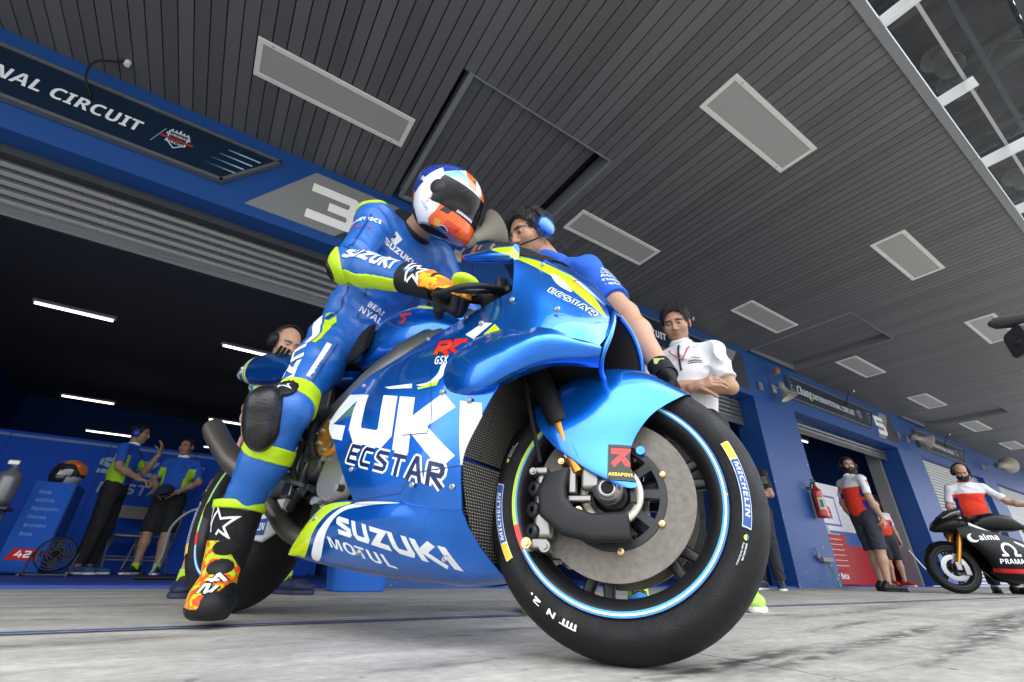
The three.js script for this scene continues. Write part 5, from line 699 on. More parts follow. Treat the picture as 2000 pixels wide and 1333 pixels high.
// a dressed figure. J: joints in metres in the scene's own frame
function person(label, J, o) {
  const t = thing('person', label, 'person'), cell = o.cell ?? 0.013, sk = o.skin, S = o.girth ?? 1;
  const HF = headFrame(J.head, J.look), Hs = o.headScale ?? 1; HF.scale(V(Hs, Hs, Hs));
  const G = [], hc = headColor(sk, o.hairColor ?? [0.012, 0.01, 0.009], o), sc = (x, y, z) => { const v = 1 + 0.12 * noise(x * 25, y * 25, z * 25); return [sk[0] * v, sk[1] * v, sk[2] * v]; };
  G.push(nets(HEAD, [-0.1, -0.13, -0.12], [0.1, 0.13, 0.13], o.headCell ?? 0.005, { color: hc }).applyMatrix4(HF));
  const jaw = V(0, -0.06, -0.02).applyMatrix4(HF), P = [cone([jaw.x, jaw.y, jaw.z], J.neck, 0.052, 0.058)], pts = [[jaw.x, jaw.y, jaw.z], J.neck];
  for (const s of ['L', 'R']) { const A = J['arm' + s]; P.push(cone(vadd(J.neck, [0, -0.05, 0]), A[0], 0.04, 0.045), cone(A[0], A[1], 0.05 * S, 0.041 * S, 0.03), cone(A[1], vmix(A[1], A[2], 0.35), 0.041 * S, 0.042 * S, 0.02), cone(vmix(A[1], A[2], 0.35), A[2], 0.042 * S, 0.027, 0.03)); pts.push(...A.slice(0, 3)); const L = J['leg' + s]; P.push(cone(vmix(J.neck, J.pelvis, 0.16), J.pelvis, 0.055, 0.095), cone(L[0], L[1], 0.08, 0.055 * S, 0.02), cone(L[1], vmix(L[1], L[2], 0.3), 0.053 * S, 0.056 * S, 0.03), cone(vmix(L[1], L[2], 0.3), L[2], 0.056 * S, 0.036, 0.04)); pts.push(...L.slice(0, 3)); }
  { const [lo, hi] = bounds(pts, 0.12); G.push(nets(field(P, 0.03), lo, hi, cell, { color: sc })); }
  for (const [s, sg] of [['L', 1], ['R', -1]]) { const A = J['arm' + s], hd = J['hand' + s]; if (!hd) continue; const { P: hp, pts: q } = handPrims(A[2], hd[0], hd[1], sg, hd[2] ?? 0.35); const [lo, hi] = bounds(q, 0.045), glove = hd[3]; if (glove) part('glove', nets(field(hp.concat([]), 0.008), lo, hi, o.handCell ?? 0.006), glove, t); else G.push(nets(field(hp, 0.008), lo, hi, o.handCell ?? 0.006, { color: sc })); }
  part('body', mergeC(G), skinMat, t);
  // shirt
  const up = vnorm(vsub(J.neck, J.pelvis)), across = vnorm(vsub(J.armL[0], J.armR[0])), chest = vmix(J.pelvis, J.neck, 0.72), belly = vmix(J.pelvis, J.neck, 0.3), TW = (o.torso ?? 1), fold = (x, y, z, a = 0.0095) => a * (2 * Math.abs(Math.sin(15 * (y + 0.45 * x - 0.3 * z) + 4 * noise(x * 6, y * 6, z * 6))) - 1.2) * (0.35 + 1.1 * noise(x * 4 + 3, y * 4, z * 4)) - 0.006 * fbm(x * 9, y * 9, z * 9, 2);
  const sh = [slab(vmix(J.pelvis, J.neck, -0.04), belly, 0.165 * TW, 0.115 * (o.belly ?? 1), 0.165 * TW, 0.12 * (o.belly ?? 1), across), slab(belly, chest, 0.165 * TW, 0.12 * (o.belly ?? 1), 0.185 * TW, 0.12, across, 0.06), cone(vadd(chest, up, 0.02), vadd(J.neck, up, 0.0), 0.115, 0.066, 0.05)], sp = [J.pelvis, J.neck, belly, chest]; const hem = vmix(J.pelvis, J.neck, o.hem ?? -0.08);
  for (const s of ['L', 'R']) { const A = J['arm' + s], q = vmix(A[0], A[1], o.sleeve ?? 0.78); sh.push(cone(vmix(chest, A[0], 0.5), A[0], 0.076, 0.054, 0.04), cone(vadd(J.neck, up, -0.012), A[0], 0.062, 0.05, 0.04), cone(A[0], q, 0.055, 0.055, 0.02)); sp.push(A[0], q); }
  for (const s of ['L', 'R']) { const A = J['arm' + s], q = vmix(A[0], A[1], o.sleeve ?? 0.78), d = vsub(A[1], A[0]); sh.push(trim(q, d, 0.11)); }
  sh.push(trim(hem, vsub(J.pelvis, J.neck), 0.4)); 
  { const fs = field(sh, 0.04), [lo, hi] = bounds(sp, 0.22), g = nets((x, y, z) => fs(x, y, z) + fold(x, y, z), lo, hi, cell, o.shirtColor ? { color: o.shirtColor(J) } : {}); const m = part('shirt', g, o.shirt, t); t.userData.shirtMesh = undefined; o.onShirt?.(m, t, J); }
  part('collar', new THREE.TorusGeometry(0.063, 0.016, 10, 32).scale(1, 1, 1.5).rotateX(PI / 2 - 0.25).applyMatrix4(headFrame(vadd(J.neck, up, 0.026), [J.look[0], 0, J.look[2]], up)), o.collar ?? o.shirt, t);
  // trousers or shorts
  const tr = [slab(vadd(J.pelvis, up, 0.06), vadd(J.pelvis, up, -0.06), 0.16 * TW, 0.115, 0.17 * TW, 0.125, across)], tp = [vadd(J.pelvis, up, 0.1)]; const cutAt = o.shorts ? 0.94 : 1;
  for (const s of ['L', 'R']) { const L = J['leg' + s]; if (o.shorts) { const q = vmix(L[0], L[1], 1.02); tr.push(cone(L[0], q, 0.105, 0.094, 0.04)); tp.push(L[0], q); } else { const q = vmix(L[1], L[2], 0.98); tr.push(cone(L[0], L[1], 0.1, 0.078, 0.04), cone(L[1], q, 0.078, 0.066, 0.03)); tp.push(L[0], L[1], q); } }
  for (const s of ['L', 'R']) { const L = J['leg' + s]; tr.push(o.shorts ? trim(vmix(L[0], L[1], 0.98), vsub(L[1], L[0]), 0.13) : trim(vmix(L[1], L[2], 0.95), vsub(L[2], L[1]), 0.12)); }
  tr.push(trim(vadd(J.pelvis, up, 0.07), up, 0.3)); { const ft = field(tr, 0.03), [lo, hi] = bounds(tp, 0.16); part(o.shorts ? 'shorts' : 'trousers', nets((x, y, z) => ft(x, y, z) + fold(x * 1.3, y * 0.9, z, 0.007), lo, hi, cell), o.trousers, t); }
  for (const s of ['L', 'R']) { const L = J['leg' + s], y0 = L[4] ?? 0; if (!o.noShoes) shoe(t, [L[2][0], L[2][1], L[2][2], y0], L[3], o.shoeMat, o.sole ?? M.white); if (o.sock) part('sock', cyl(vmix(L[2], L[1], 0.12), vadd(L[2], [0, -0.03, 0]), 0.043, 0.041, 18), o.sock, t); }
  if (o.hair) { const hg = hairGeo(o.hair, (o.headCell ?? 0.005) * 1.1), hm = o.hair === 'full' ? merge([hg, locks(hg, 2600, 0.024)]) : merge([hg, locks(hg, 260, 0.014)]); part('hair', hm.applyMatrix4(HF), o.hairMat ?? hairMat, t); }
  if (o.beard) part('beard', beardGeo((o.headCell ?? 0.005) * 1.1, o.beard).applyMatrix4(HF), hairMat, t);
  if (o.headset) headset(HF, t, o.headset);
  return t;
}
// standing pose at (x, z), facing angle yaw (0 = towards +z, positive turns to +x), height h
function stance(x, z, yaw, h, o = {}) {
  const k = h / 1.78, c = Math.cos(yaw), s = Math.sin(yaw), W = (p) => [x + (p[0] * c + p[2] * s) * k, (p[1]) * k + (o.y ?? 0), z + (-p[0] * s + p[2] * c) * k], D = (p) => [p[0] * c + p[2] * s, p[1], -p[0] * s + p[2] * c], lean = o.lean ?? 0, lw = o.feet ?? 0.11;
  const J = { pelvis: W([0, 0.98, 0]), neck: W([0 + (o.side ?? 0), 1.48, 0.0 + lean]), head: W([(o.side ?? 0) * 1.3, 1.66, 0.035 + lean * 1.35]), look: D(o.look ?? [0, -0.05, 1]) };
  const arms = { down: (g) => [[g * 0.19, 1.43, lean], [g * 0.25, 1.15, -0.03 + lean * 0.7], [g * 0.24, 0.9, 0.07 + lean * 0.5]], crossed: (g) => [[g * 0.19, 1.43, lean], [g * 0.25, 1.14, 0.09], [-g * 0.09, 1.16 + g * 0.03, 0.225 - g * 0.02]] };
  for (const [n, g] of [['L', 1], ['R', -1]]) { const a = o['arm' + n] ?? o.arm ?? 'down', A = typeof a === 'string' ? arms[a](g) : a; J['arm' + n] = A.map(W); const hd = o['hand' + n] ?? (a === 'crossed' ? [[-g * 1, 0.12, 0.0], [0, 0.3, 1], 0.25] : [[g * 0.0, -1, 0.18], [g * 1, 0, 0.2], 0.35]); J['hand' + n] = [D(hd[0]), D(hd[1]), hd[2], hd[3]]; const fz = (o.stride ?? 0) * g; J['leg' + n] = [W([g * 0.09, 0.93, 0]), W([g * (lw * 0.9), 0.5, 0.025 + fz * 0.5]), W([g * lw, 0.09, fz]), D(vnorm([g * (o.toe ?? 0.25), 0, 1])), o.y ?? 0]; }
  return J;
}
// ---------------------------------------------------------------- the rider, built in the motorcycle's frame
{
  const leather = std(lin(0.012, 0.125, 0.47), 0.46, 0, { clearcoat: 0.25, clearcoatRoughness: 0.3, bumpMap: rep(grainTex, 14), bumpScale: 0.0007, roughnessMap: rep(roughTex, 6) });
  const limeM = std('#b9dc12', 0.5, 0, { bumpMap: rep(grainTex, 14), bumpScale: 0.0006 }), blackM = std(lin(0.009, 0.009, 0.01), 0.5, 0, { physical: true, specularIntensity: 0.6, bumpMap: rep(grainTex, 14), bumpScale: 0.0008 }), glossBlack = std(lin(0.008, 0.008, 0.009), 0.34, 0, { bumpMap: rep(grainTex, 5), bumpScale: 0.0008 });
  const pel = [0.42, 0.965, 0.035], wai = [0.445, 1.1, 0.045], che = [0.575, 1.28, 0.055], nek = [0.685, 1.42, 0.065], shR = [0.655, 1.395, 0.215], shL = [0.7, 1.415, -0.1], elR = [0.735, 1.065, 0.325], elL = [0.85, 1.08, -0.3], wrR = [1.055, 0.905, 0.285], wrL = [1.02, 0.9, -0.29], hiR = [0.45, 0.94, 0.135], hiL = [0.45, 0.94, -0.07], knR = [0.605, 0.57, 0.3], knL = [0.8, 0.75, -0.27], anR = [0.335, 0.165, 0.245], anL = [0.56, 0.42, -0.22];
  const Zx = [0, 0, 1], P = [slab(pel, wai, 0.142, 0.115, 0.13, 0.1, Zx), slab(wai, che, 0.13, 0.1, 0.165, 0.115, [0.05, 0.05, 1], 0.08), slab(che, vmix(che, nek, 0.75), 0.18, 0.13, 0.13, 0.1, [0, 0.1, 1], 0.06), ell([0.56, 1.4, 0.06], [0.11, 0.07, 0.09], 0.07, [0, 0, 0.9]), cone(vmix(che, shR, 0.6), shR, 0.095, 0.082, 0.07), cone(vmix(che, shL, 0.6), shL, 0.095, 0.08, 0.07), cone(shR, elR, 0.07, 0.054, 0.04), cone(shL, elL, 0.07, 0.054, 0.04), cone(elR, vmix(elR, wrR, 0.35), 0.054, 0.055, 0.03), cone(vmix(elR, wrR, 0.35), wrR, 0.055, 0.042, 0.03), cone(elL, wrL, 0.06, 0.043, 0.03), cone(hiR, vmix(hiR, knR, 0.4), 0.1, 0.083, 0.05), cone(vmix(hiR, knR, 0.4), knR, 0.082, 0.06, 0.03), cone(hiL, knL, 0.12, 0.078, 0.07), cone(knR, vmix(knR, anR, 0.35), 0.066, 0.065, 0.03), cone(vmix(knR, anR, 0.35), anR, 0.065, 0.046, 0.04), cone(knL, anL, 0.076, 0.05, 0.03)];
  const base = field(P, 0.045);
  const near = (x, y, z, c, r) => smooth(r, 0, Math.hypot(x - c[0], y - c[1], z - c[2]));
  const wr = (x, y, z) => { const w = near(x, y, z, elR, 0.2) + near(x, y, z, [0.52, 0.93, 0.12], 0.24) + 0.8 * near(x, y, z, [0.52, 1.12, 0.1], 0.26) + 0.7 * near(x, y, z, [0.45, 0.36, 0.26], 0.2) + 0.8 * near(x, y, z, shR, 0.2) + 0.25; return 0.012 * w * (2 * Math.abs(Math.sin(27 * (0.35 * x + y - 0.4 * z) + 3.2 * noise(x * 6, y * 6, z * 6))) - 1.1) * (0.3 + 0.9 * noise(x * 5 + 9, y * 5, z * 5)) + 0.006 * fbm(x * 10, y * 10, z * 10, 3) + 0.0042 * w * Math.sin(78 * (y + 0.6 * x - 0.2 * z) + 7 * noise(x * 9, y * 9, z * 9)) * Math.max(0, 0.2 + noise(x * 7, y * 7 + 4, z * 7)); };
  const suit = (x, y, z) => { const d = base(x, y, z); const e = z > 0.1 && y < 0.5 ? Math.max(d, 0.285 - y) : d; return e > 0.06 || e < -0.06 ? e : e + wr(x, y, z); };
  const [lo, hi] = bounds([pel, che, shR, shL, elR, elL, wrR, wrL, knR, knL, anR, anL], 0.17);
  const neckG = nets(cone([0.7, 1.43, 0.065], [0.835, 1.49, 0.075], 0.058, 0.056).f, [0.6, 1.33, -0.05], [0.93, 1.6, 0.2], 0.01, { color: () => [0.42, 0.24, 0.16] });
  const bodyG = nets(suit, lo, hi, 0.0072, { color: () => [1, 1, 1] });
  const body = part('body', bodyG, leather, rider); part('neck', neckG, skinMat, rider);
  // raised pads that follow the suit: grown by t, kept inside the region r
  const pad = (name, region, t, mat, b, cell = 0.0065) => { const [l, h] = bounds(b.p, b.r); const g = nets((x, y, z) => Math.max(suit(x, y, z) - t, region(x, y, z)), l, h, cell); return part(name, g, mat, rider); };
  const eo = vadd(elR, [-0.045, -0.02, 0.03]);
  pad('elbow_cup', (x, y, z) => Math.max(ell(eo, [0.075, 0.105, 0.085], 0, [0, 0, 0.5]).f(x, y, z)), 0.007, limeM, { p: [eo], r: 0.13 });
  pad('elbow_slider', ell(vadd(eo, [-0.005, -0.035, 0.03]), [0.04, 0.05, 0.05], 0).f, 0.016, glossBlack, { p: [vadd(eo, [0, -0.035, 0.03])], r: 0.08 });
  { const a = vmix(elR, wrR, 0.18), b = vmix(elR, wrR, 0.86), dn = [-0.25, -0.9, 0.35]; pad('forearm_panel', slab(vadd(a, vnorm(dn), 0.062), vadd(b, vnorm(dn), 0.05), 0.03, 0.04, 0.026, 0.035, [-0.2, 0.3, 1]).f, 0.004, limeM, { p: [a, b], r: 0.12 }); }
  const sc = vadd(shR, [-0.01, 0.055, 0.03]); pad('shoulder_cup', ell(sc, [0.075, 0.05, 0.062], 0, [0.5, 0, 0.2]).f, 0.007, limeM, { p: [sc], r: 0.11 }); pad('shoulder_plate', ell(vadd(sc, [0.005, 0.02, 0.0]), [0.05, 0.04, 0.042], 0, [0.5, 0, 0.2]).f, 0.013, glossBlack, { p: [sc], r: 0.11 });
  // knee: lime guard, black slider, lower lime band
  const kd = vnorm(vsub(hiR, knR)), ko = vadd(knR, [0.0, 0, 0.05]);
  pad('knee_guard', (x, y, z) => Math.max(Math.abs((x - knR[0]) * kd[0] + (y - knR[1] - 0.05) * kd[1] + (z - knR[2]) * kd[2]) - 0.036, -(z - knR[2] + 0.075)), 0.006, limeM, { p: [knR], r: 0.2 });
  pad('knee_patch', ell(vadd(knR, [0.035, 0.06, 0.07]), [0.06, 0.05, 0.05]).f, 0.01, blackM, { p: [vadd(knR, [0.035, 0.06, 0.07])], r: 0.08 });
  { const c = vadd(knR, [-0.03, -0.045, 0.055]), f = field([ell(c, [0.07, 0.1, 0.056], 0, [0.2, -0.5, 0.25]), ell(vadd(c, [0.02, 0.035, 0.012]), [0.062, 0.062, 0.058], 0.02, [0.1, -0.5, 0.2])], 0.02), [l, h] = bounds([c], 0.14); part('knee_slider', nets((x, y, z) => f(x, y, z) + 0.003 * fbm(x * 22, y * 22, z * 22, 3), l, h, 0.006), glossBlack, rider); }
  pad('shin_guard', (x, y, z) => { const q = vmix(knR, anR, 0.3); return Math.max(Math.abs((x - q[0]) * 0.45 + (y - q[1]) * 0.89 - 0.2 * (x - q[0])) - 0.022 + 0.25 * Math.max(0, q[0] + 0.02 - x), -(x - q[0] + 0.045)); }, 0.005, limeM, { p: [vmix(knR, anR, 0.3)], r: 0.15 });
  // printed names and stripes
  const wd = (txt, w, h, col = '#f2f4f5') => film(w, h, (c) => { c.strokeStyle = col; const L = word(c, txt, 0, 0, 10, 0.86, 0.25, 0.14); c.clearRect(0, 0, w, h); c.save(); c.scale((w - 20) / (L / 10 * h * 0.9), 1); c.strokeStyle = col; word(c, txt, 10, h * 0.05, h * 0.9, 0.86, 0.25, 0.14); c.restore(); }, 0.4);
  const sz = wd('SUZUKI', 512, 96);
  { const a = vmix(elR, wrR, 0.5), dir = vnorm(vsub(wrR, elR)); decal(body, vadd(a, [0.0, 0.03, 0.05]), [0.3, 0.3, 0.9], 0.27, 0.05, sz, 'lettering', rider, { up: vnorm(vcross([0.3, 0.3, 0.9], dir)), depth: 0.1 }); }
  { const a = vmix(shR, elR, 0.3), dir = vnorm(vsub(elR, shR)); decal(body, vadd(a, [0.03, 0.02, 0.07]), [0.5, -0.1, 0.85], 0.13, 0.03, sz, 'lettering', rider, { up: [-0.15, 0.95, 0.2], spin: -0.1, depth: 0.1 }); decal(body, vadd(a, [0.03, -0.035, 0.07]), [0.5, -0.1, 0.85], 0.11, 0.028, film(256, 64, (c) => { c.fillStyle = '#c23a4a'; c.font = 'bold 58px sans-serif'; c.fillText('motorex', 4, 50, 248); }), 'lettering', rider, { spin: 0.15, depth: 0.1 }); }
  { const a = vmix(hiR, knR, 0.52), ax = vnorm(vsub(hiR, knR)), n1 = vnorm([0.2, -0.33, 0.65]), n2 = vnorm([0.62, -0.36, 0.4]); decal(body, vadd(a, n1, 0.07), n1, 0.33, 0.066, sz, 'lettering', rider, { up: vcross(ax, n1), depth: 0.14 });
    const line = film(64, 512, (c) => { c.fillStyle = '#eef0f2'; c.fillRect(20, 0, 26, 512); }); decal(body, vadd(vmix(hiR, knR, 0.5), n2, 0.07), n2, 0.045, 0.3, line, 'stripe', rider, { up: ax, depth: 0.14 }); }
  { const flash = film(256, 512, (c) => { c.fillStyle = '#f0f2f3'; c.beginPath(); c.moveTo(20, 30); c.lineTo(110, 160); c.lineTo(190, 300); c.lineTo(190, 500); c.lineTo(150, 500); c.lineTo(150, 330); c.lineTo(10, 150); c.fill(); c.fillStyle = '#b9dc12'; c.beginPath(); c.moveTo(60, 20); c.lineTo(120, 0); c.lineTo(225, 190); c.lineTo(235, 400); c.lineTo(205, 400); c.lineTo(200, 290); c.lineTo(130, 160); c.fill(); }), n3 = vnorm([0.3, -0.3, 0.7]); decal(body, vadd(vadd(hiR, [0, 0.03, 0]), n3, 0.12), n3, 0.13, 0.24, flash, 'stripe', rider, { up: [0.1, 1, 0.1], spin: 0.05, depth: 0.16 }); }
  for (const [p, d, w, t] of [[[0.705, 1.29, 0.115], [0.8, -0.3, 0.5], 0.14, 'SUZUKI'], [[0.71, 1.22, 0.06], [0.85, -0.4, 0.35], 0.2, 'SUZUKI']]) decal(body, p, d, w, w * 0.2, sz, 'lettering', rider, { depth: 0.16, spin: -0.25 });
  decal(body, [0.66, 1.345, 0.15], [0.75, 0.0, 0.65], 0.12, 0.045, film(256, 96, (c) => { c.fillStyle = '#e8eaec'; c.fillRect(0, 0, 256, 96); c.fillStyle = '#111'; c.font = 'bold 76px sans-serif'; c.fillText('nolan', 14, 72, 228); }), 'lettering', rider, { depth: 0.14, spin: -0.5 });
  decal(body, [0.62, 1.05, 0.1], [0.75, -0.35, 0.6], 0.16, 0.07, film(256, 112, (c) => { c.fillStyle = '#e8eaec'; c.font = 'bold 50px sans-serif'; c.fillText('BEAN', 60, 46, 190); c.font = 'bold 62px sans-serif'; c.fillText('NYALI', 30, 104, 220); }), 'lettering', rider, { depth: 0.18, spin: -0.35 });
  const badge = film(96, 96, (c) => { c.fillStyle = '#b81c22'; c.beginPath(); c.roundRect(4, 4, 88, 88, 20); c.fill(); c.fillStyle = '#fff'; c.beginPath(); c.moveTo(48, 14); c.lineTo(74, 78); c.lineTo(48, 56); c.lineTo(22, 78); c.fill(); }); decal(body, [0.74, 1.27, 0.02], [0.9, -0.25, 0.2], 0.03, 0.03, badge, 'badge', rider, { depth: 0.14 });
  // sewn seams between the panels, lighter perforated side panel
  const seam = film(32, 512, (c) => { c.fillStyle = '#0a2f78'; c.fillRect(13, 0, 6, 512); });
  for (const [p, d, h, up] of [[vadd(vmix(shR, elR, 0.5), [0.05, 0, 0.05]), [0.7, 0, 0.7], 0.26, vsub(shR, elR)], [vadd(vmix(elR, wrR, 0.4), [0, 0.045, 0.04]), [0.2, 0.7, 0.7], 0.24, vsub(elR, wrR)], [[0.6, 1.17, 0.14], [0.6, -0.1, 0.75], 0.3, [0.35, 1, 0.1]], [vadd(vmix(hiR, knR, 0.45), [0.1, -0.02, 0.03]), [0.9, -0.3, 0.25], 0.32, vsub(hiR, knR)], [[0.52, 1.12, 0.17], [0.2, -0.1, 1], 0.28, [0.3, 1, 0]]]) decal(body, p, d, 0.03, h, seam, 'seam', rider, { up, depth: 0.16 });
  const star = film(160, 120, (c) => { c.strokeStyle = '#f4f4f4'; c.lineWidth = 9; c.beginPath(); c.moveTo(10, 30); c.quadraticCurveTo(60, 6, 80, 40); c.lineTo(150, 20); c.lineTo(104, 66); c.lineTo(140, 108); c.lineTo(84, 84); c.lineTo(50, 106); c.lineTo(58, 60); c.stroke(); });
  { const kp = rider.children.find((m) => m.name === 'knee_patch'), c = vadd(knR, [0.06, 0.07, 0.1]); kp && decal(kp, c, [0.6, 0.2, 0.75], 0.07, 0.045, star, 'lettering', rider, { depth: 0.12 }); const es = rider.children.find((m) => m.name === 'elbow_slider'); es && decal(es, vadd(eo, [-0.02, -0.035, 0.06]), [-0.2, -0.1, 1], 0.05, 0.04, star, 'lettering', rider, { depth: 0.1 }); }
  // collar and zip
  part('collar', new THREE.TorusGeometry(0.063, 0.012, 10, 32).applyMatrix4(headFrame([0.728, 1.43, 0.069], [0.85, 0.5, 0.05])), blackM, rider);
  part('back_hump', nets(field([ell([0.52, 1.395, 0.06], [0.15, 0.06, 0.075], 0, [0, 0, 0.75]), ell([0.6, 1.46, 0.065], [0.09, 0.05, 0.065], 0.04, [0, 0, 0.7])], 0.03), [0.3, 1.2, -0.08], [0.78, 1.62, 0.2], 0.009), blackM, rider);
  // gloves: cuff, hand closed on the grip
  const gloveO = dataTex(128, 128, (u, v) => { const n = tileFbm(u, v, 10, 3); return n > 0.02 ? [0.95, 0.45, 0.03] : [0.93, 0.72, 0.05]; }, true), orangeM = std(lin(1, 1, 1), 0.7, 0, { map: rep(gloveO, 9), bumpMap: rep(grainTex, 20), bumpScale: 0.001 });
  for (const [wr0, el0, side, gx] of [[wrR, elR, -1, 0], [wrL, elL, 1, -0.07]]) {
    const z = side < 0 ? 1 : -1, gripC = [1.203 + gx, 0.822, 0.243 * z], d = vnorm(vsub(gripC, wr0)), palmN = vnorm([0.45, 0.85, 0.25 * z]);
    const { P: hp, pts } = handPrims(vadd(gripC, d, -0.088), d, palmN, side, 1.12, 0.1, 1.1, 1.3), f = field(hp, 0.012), [l, h] = bounds(pts, 0.06);
    const gl = part('glove', nets((x, y, q) => f(x, y, q) - 0.003 + 0.0015 * fbm(x * 40, y * 40, q * 40, 2), l, h, 0.0055), blackM, rider);
    const cA = vmix(wr0, el0, 0.12), cB = vadd(gripC, d, -0.085), cu = part('glove_cuff', loft([0, 0.3, 0.7, 1].map((t) => { const c = vmix(cA, cB, t), r = mix(0.05, 0.041, t), ax = vnorm(vsub(cB, cA)), u = vnorm(vcross(ax, [0, 1, 0])), w = vcross(u, ax); return ering(c, u.map((v) => v * r), w.map((v) => v * r), 24); }), { flip: true }), blackM, gl);
    // coloured back of the hand and knuckle guard
    const bc = vadd(vadd(gripC, d, -0.04), palmN, 0.02); const [l2, h2] = bounds([bc, vadd(gripC, d, 0.02)], 0.085);
    part('glove_back', nets((x, y, q) => Math.max(f(x, y, q) - 0.0065, -((x - bc[0]) * palmN[0] + (y - bc[1]) * palmN[1] + (q - bc[2]) * palmN[2]) - 0.03), l2, h2, 0.0055), orangeM, gl);
    const kc = vadd(vadd(gripC, d, 0.012), palmN, 0.036); part('knuckle_guard', nets((x, y, q) => Math.max(ell(kc, [0.034, 0.022, 0.05], 0).f(x, y, q)), vadd(kc, [-0.07, -0.06, -0.08]), vadd(kc, [0.07, 0.06, 0.08]), 0.005), limeM, gl);
    if (side < 0) decal(cu, vadd(vmix(cA, cB, 0.5), [0.02, 0.02, 0.045]), [0.45, 0.1, 0.88], 0.085, 0.1, film(192, 220, (c) => { c.strokeStyle = '#f2f2f2'; c.lineWidth = 15; c.lineJoin = 'miter'; c.beginPath(); c.moveTo(20, 130); c.quadraticCurveTo(15, 40, 70, 18); c.stroke(); c.beginPath(); c.moveTo(50, 200); c.quadraticCurveTo(20, 120, 90, 60); c.stroke(); c.beginPath(); c.moveTo(80, 50); c.lineTo(100, 110); c.lineTo(178, 100); c.lineTo(120, 150); c.lineTo(150, 208); c.lineTo(92, 168); c.lineTo(60, 205); c.stroke(); }), 'lettering', gl, { depth: 0.09, spin: -0.3 });
  }
  // boots
  const bootT = [0.42, 0.31, 0.264], toeR = [0.455, 0.035, 0.275], heelR = [0.36, 0.04, 0.225];
  { const f0 = field([cone(bootT, [0.385, 0.15, 0.235], 0.068, 0.055), slab(heelR, [0.42, 0.045, 0.255], 0.04, 0.045, 0.05, 0.05, [-0.5, 0, 1], 0.03), slab([0.405, 0.07, 0.25], [0.475, 0.04, 0.285], 0.047, 0.05, 0.047, 0.036, [-0.5, 0, 1], 0.04), { cut: true, k: 0.006, f: (x, y) => y - 0.012 }, trim(bootT, [0.05, 1, 0.05], 0.14, 0.003)], 0.035), f = (x, y, z) => f0(x, y, z) + 0.003 * fbm(x * 18, y * 18, z * 18, 2), [l, h] = bounds([bootT, toeR, heelR, [0.5, 0.05, 0.3]], 0.085); l[1] = -0.01;
    const boot = part('boot', nets(f, l, h, 0.006), blackM, rider);
    const grow = (n, t, reg, m, c = 0.0055) => part(n, nets((x, y, z) => Math.max(f(x, y, z) - t, reg(x, y, z)), l, h, c), m, boot);
    grow('top_band', 0.006, (x, y, z) => Math.abs(y - 0.298 - 0.0 * x) - 0.0125, limeM);
    const fwd = vnorm([0.07, -0.0, 0.05]), cx = 0.41, cz = 0.25; // instep faces the toes
    const fr = (x, z) => ((x - cx) * 0.62 + (z - cz) * 0.78), lat = (x, z) => ((x - cx) * 0.78 - (z - cz) * 0.62);
    const toeTex = dataTex(128, 128, (u, v) => { const n = tileFbm(u, v, 8, 4); return n > 0.06 ? [0.72, 0.9, 0.1] : n > -0.05 ? [0.98, 0.5, 0.04] : [0.95, 0.32, 0.04]; }, true); const toeM = std(lin(1, 1, 1), 0.6, 0, { map: rep(toeTex, 8), bumpMap: rep(grainTex, 20), bumpScale: 0.0008 });
    const instep = grow('instep', 0.0035, (x, y, z) => Math.max(-(fr(x, z) + 0.02 - 0.1 * (y - 0.1)), y - 0.2 + 0.6 * Math.max(0, lat(x, z)) + 1.2 * Math.max(0, lat(x, z) - 0.01), 0.028 - y, lat(x, z) - 0.045), toeM);
    grow('toe_slider', 0.0065, (x, y, z) => Math.min(Math.max(lat(x, z) * -1 + 0.022, y - 0.075), y - 0.033), blackM, 0.005);
    for (let k = 0; k < 2; k++) { const c = [0.42 - 0.012 * k, 0.185 - 0.05 * k, 0.25 - 0.006 * k]; grow('ankle_brace', 0.006, ell(vadd(c, [0.03, 0, 0.03]), [0.04, 0.021, 0.04], 0, [0, 0, 0.25]).f, blackM, 0.005); }
    decal(boot, [0.44, 0.255, 0.315], [0.5, 0.05, 0.87], 0.1, 0.1, film(220, 220, (c) => { c.strokeStyle = '#f2f2f2'; c.lineWidth = 13; c.beginPath(); c.moveTo(20, 140); c.quadraticCurveTo(15, 40, 60, 18); c.stroke(); c.beginPath(); c.moveTo(40, 180); c.quadraticCurveTo(20, 110, 80, 60); c.stroke(); c.beginPath(); c.moveTo(75, 40); c.lineTo(110, 105); c.lineTo(200, 90); c.lineTo(135, 150); c.lineTo(165, 205); c.lineTo(105, 170); c.lineTo(90, 195); c.stroke(); }), 'lettering', boot, { depth: 0.09 });
    decal(instep, [0.47, 0.095, 0.3], [0.62, 0.45, 0.78], 0.06, 0.085, film(160, 220, (c) => { c.translate(160, 0); c.rotate(PI / 2); c.strokeStyle = '#111'; word(c, '42', 14, 20, 112, 0.76, 0.22, 0.12, ['#111', 0.18, '#f4f4f4']); }), 'lettering', boot, { depth: 0.09 });
  }
  { const L = [0.56, 0.42, -0.22], f = field([cone([0.62, 0.56, -0.235], L, 0.06, 0.05), slab([0.5, 0.37, -0.23], [0.7, 0.36, -0.24], 0.042, 0.045, 0.04, 0.03, [0, 0, 1], 0.03)], 0.03); part('boot', nets(f, [0.4, 0.28, -0.33], [0.78, 0.66, -0.14], 0.009), blackM, rider); }
  // ---- helmet: own frame, x to the left ear, y up, z forwards
  const hd = vnorm([0.78, -0.48, -0.44]), HT = headFrame([0.91, 1.485, 0.08], hd, [0.45, 0.88, 0.1]);
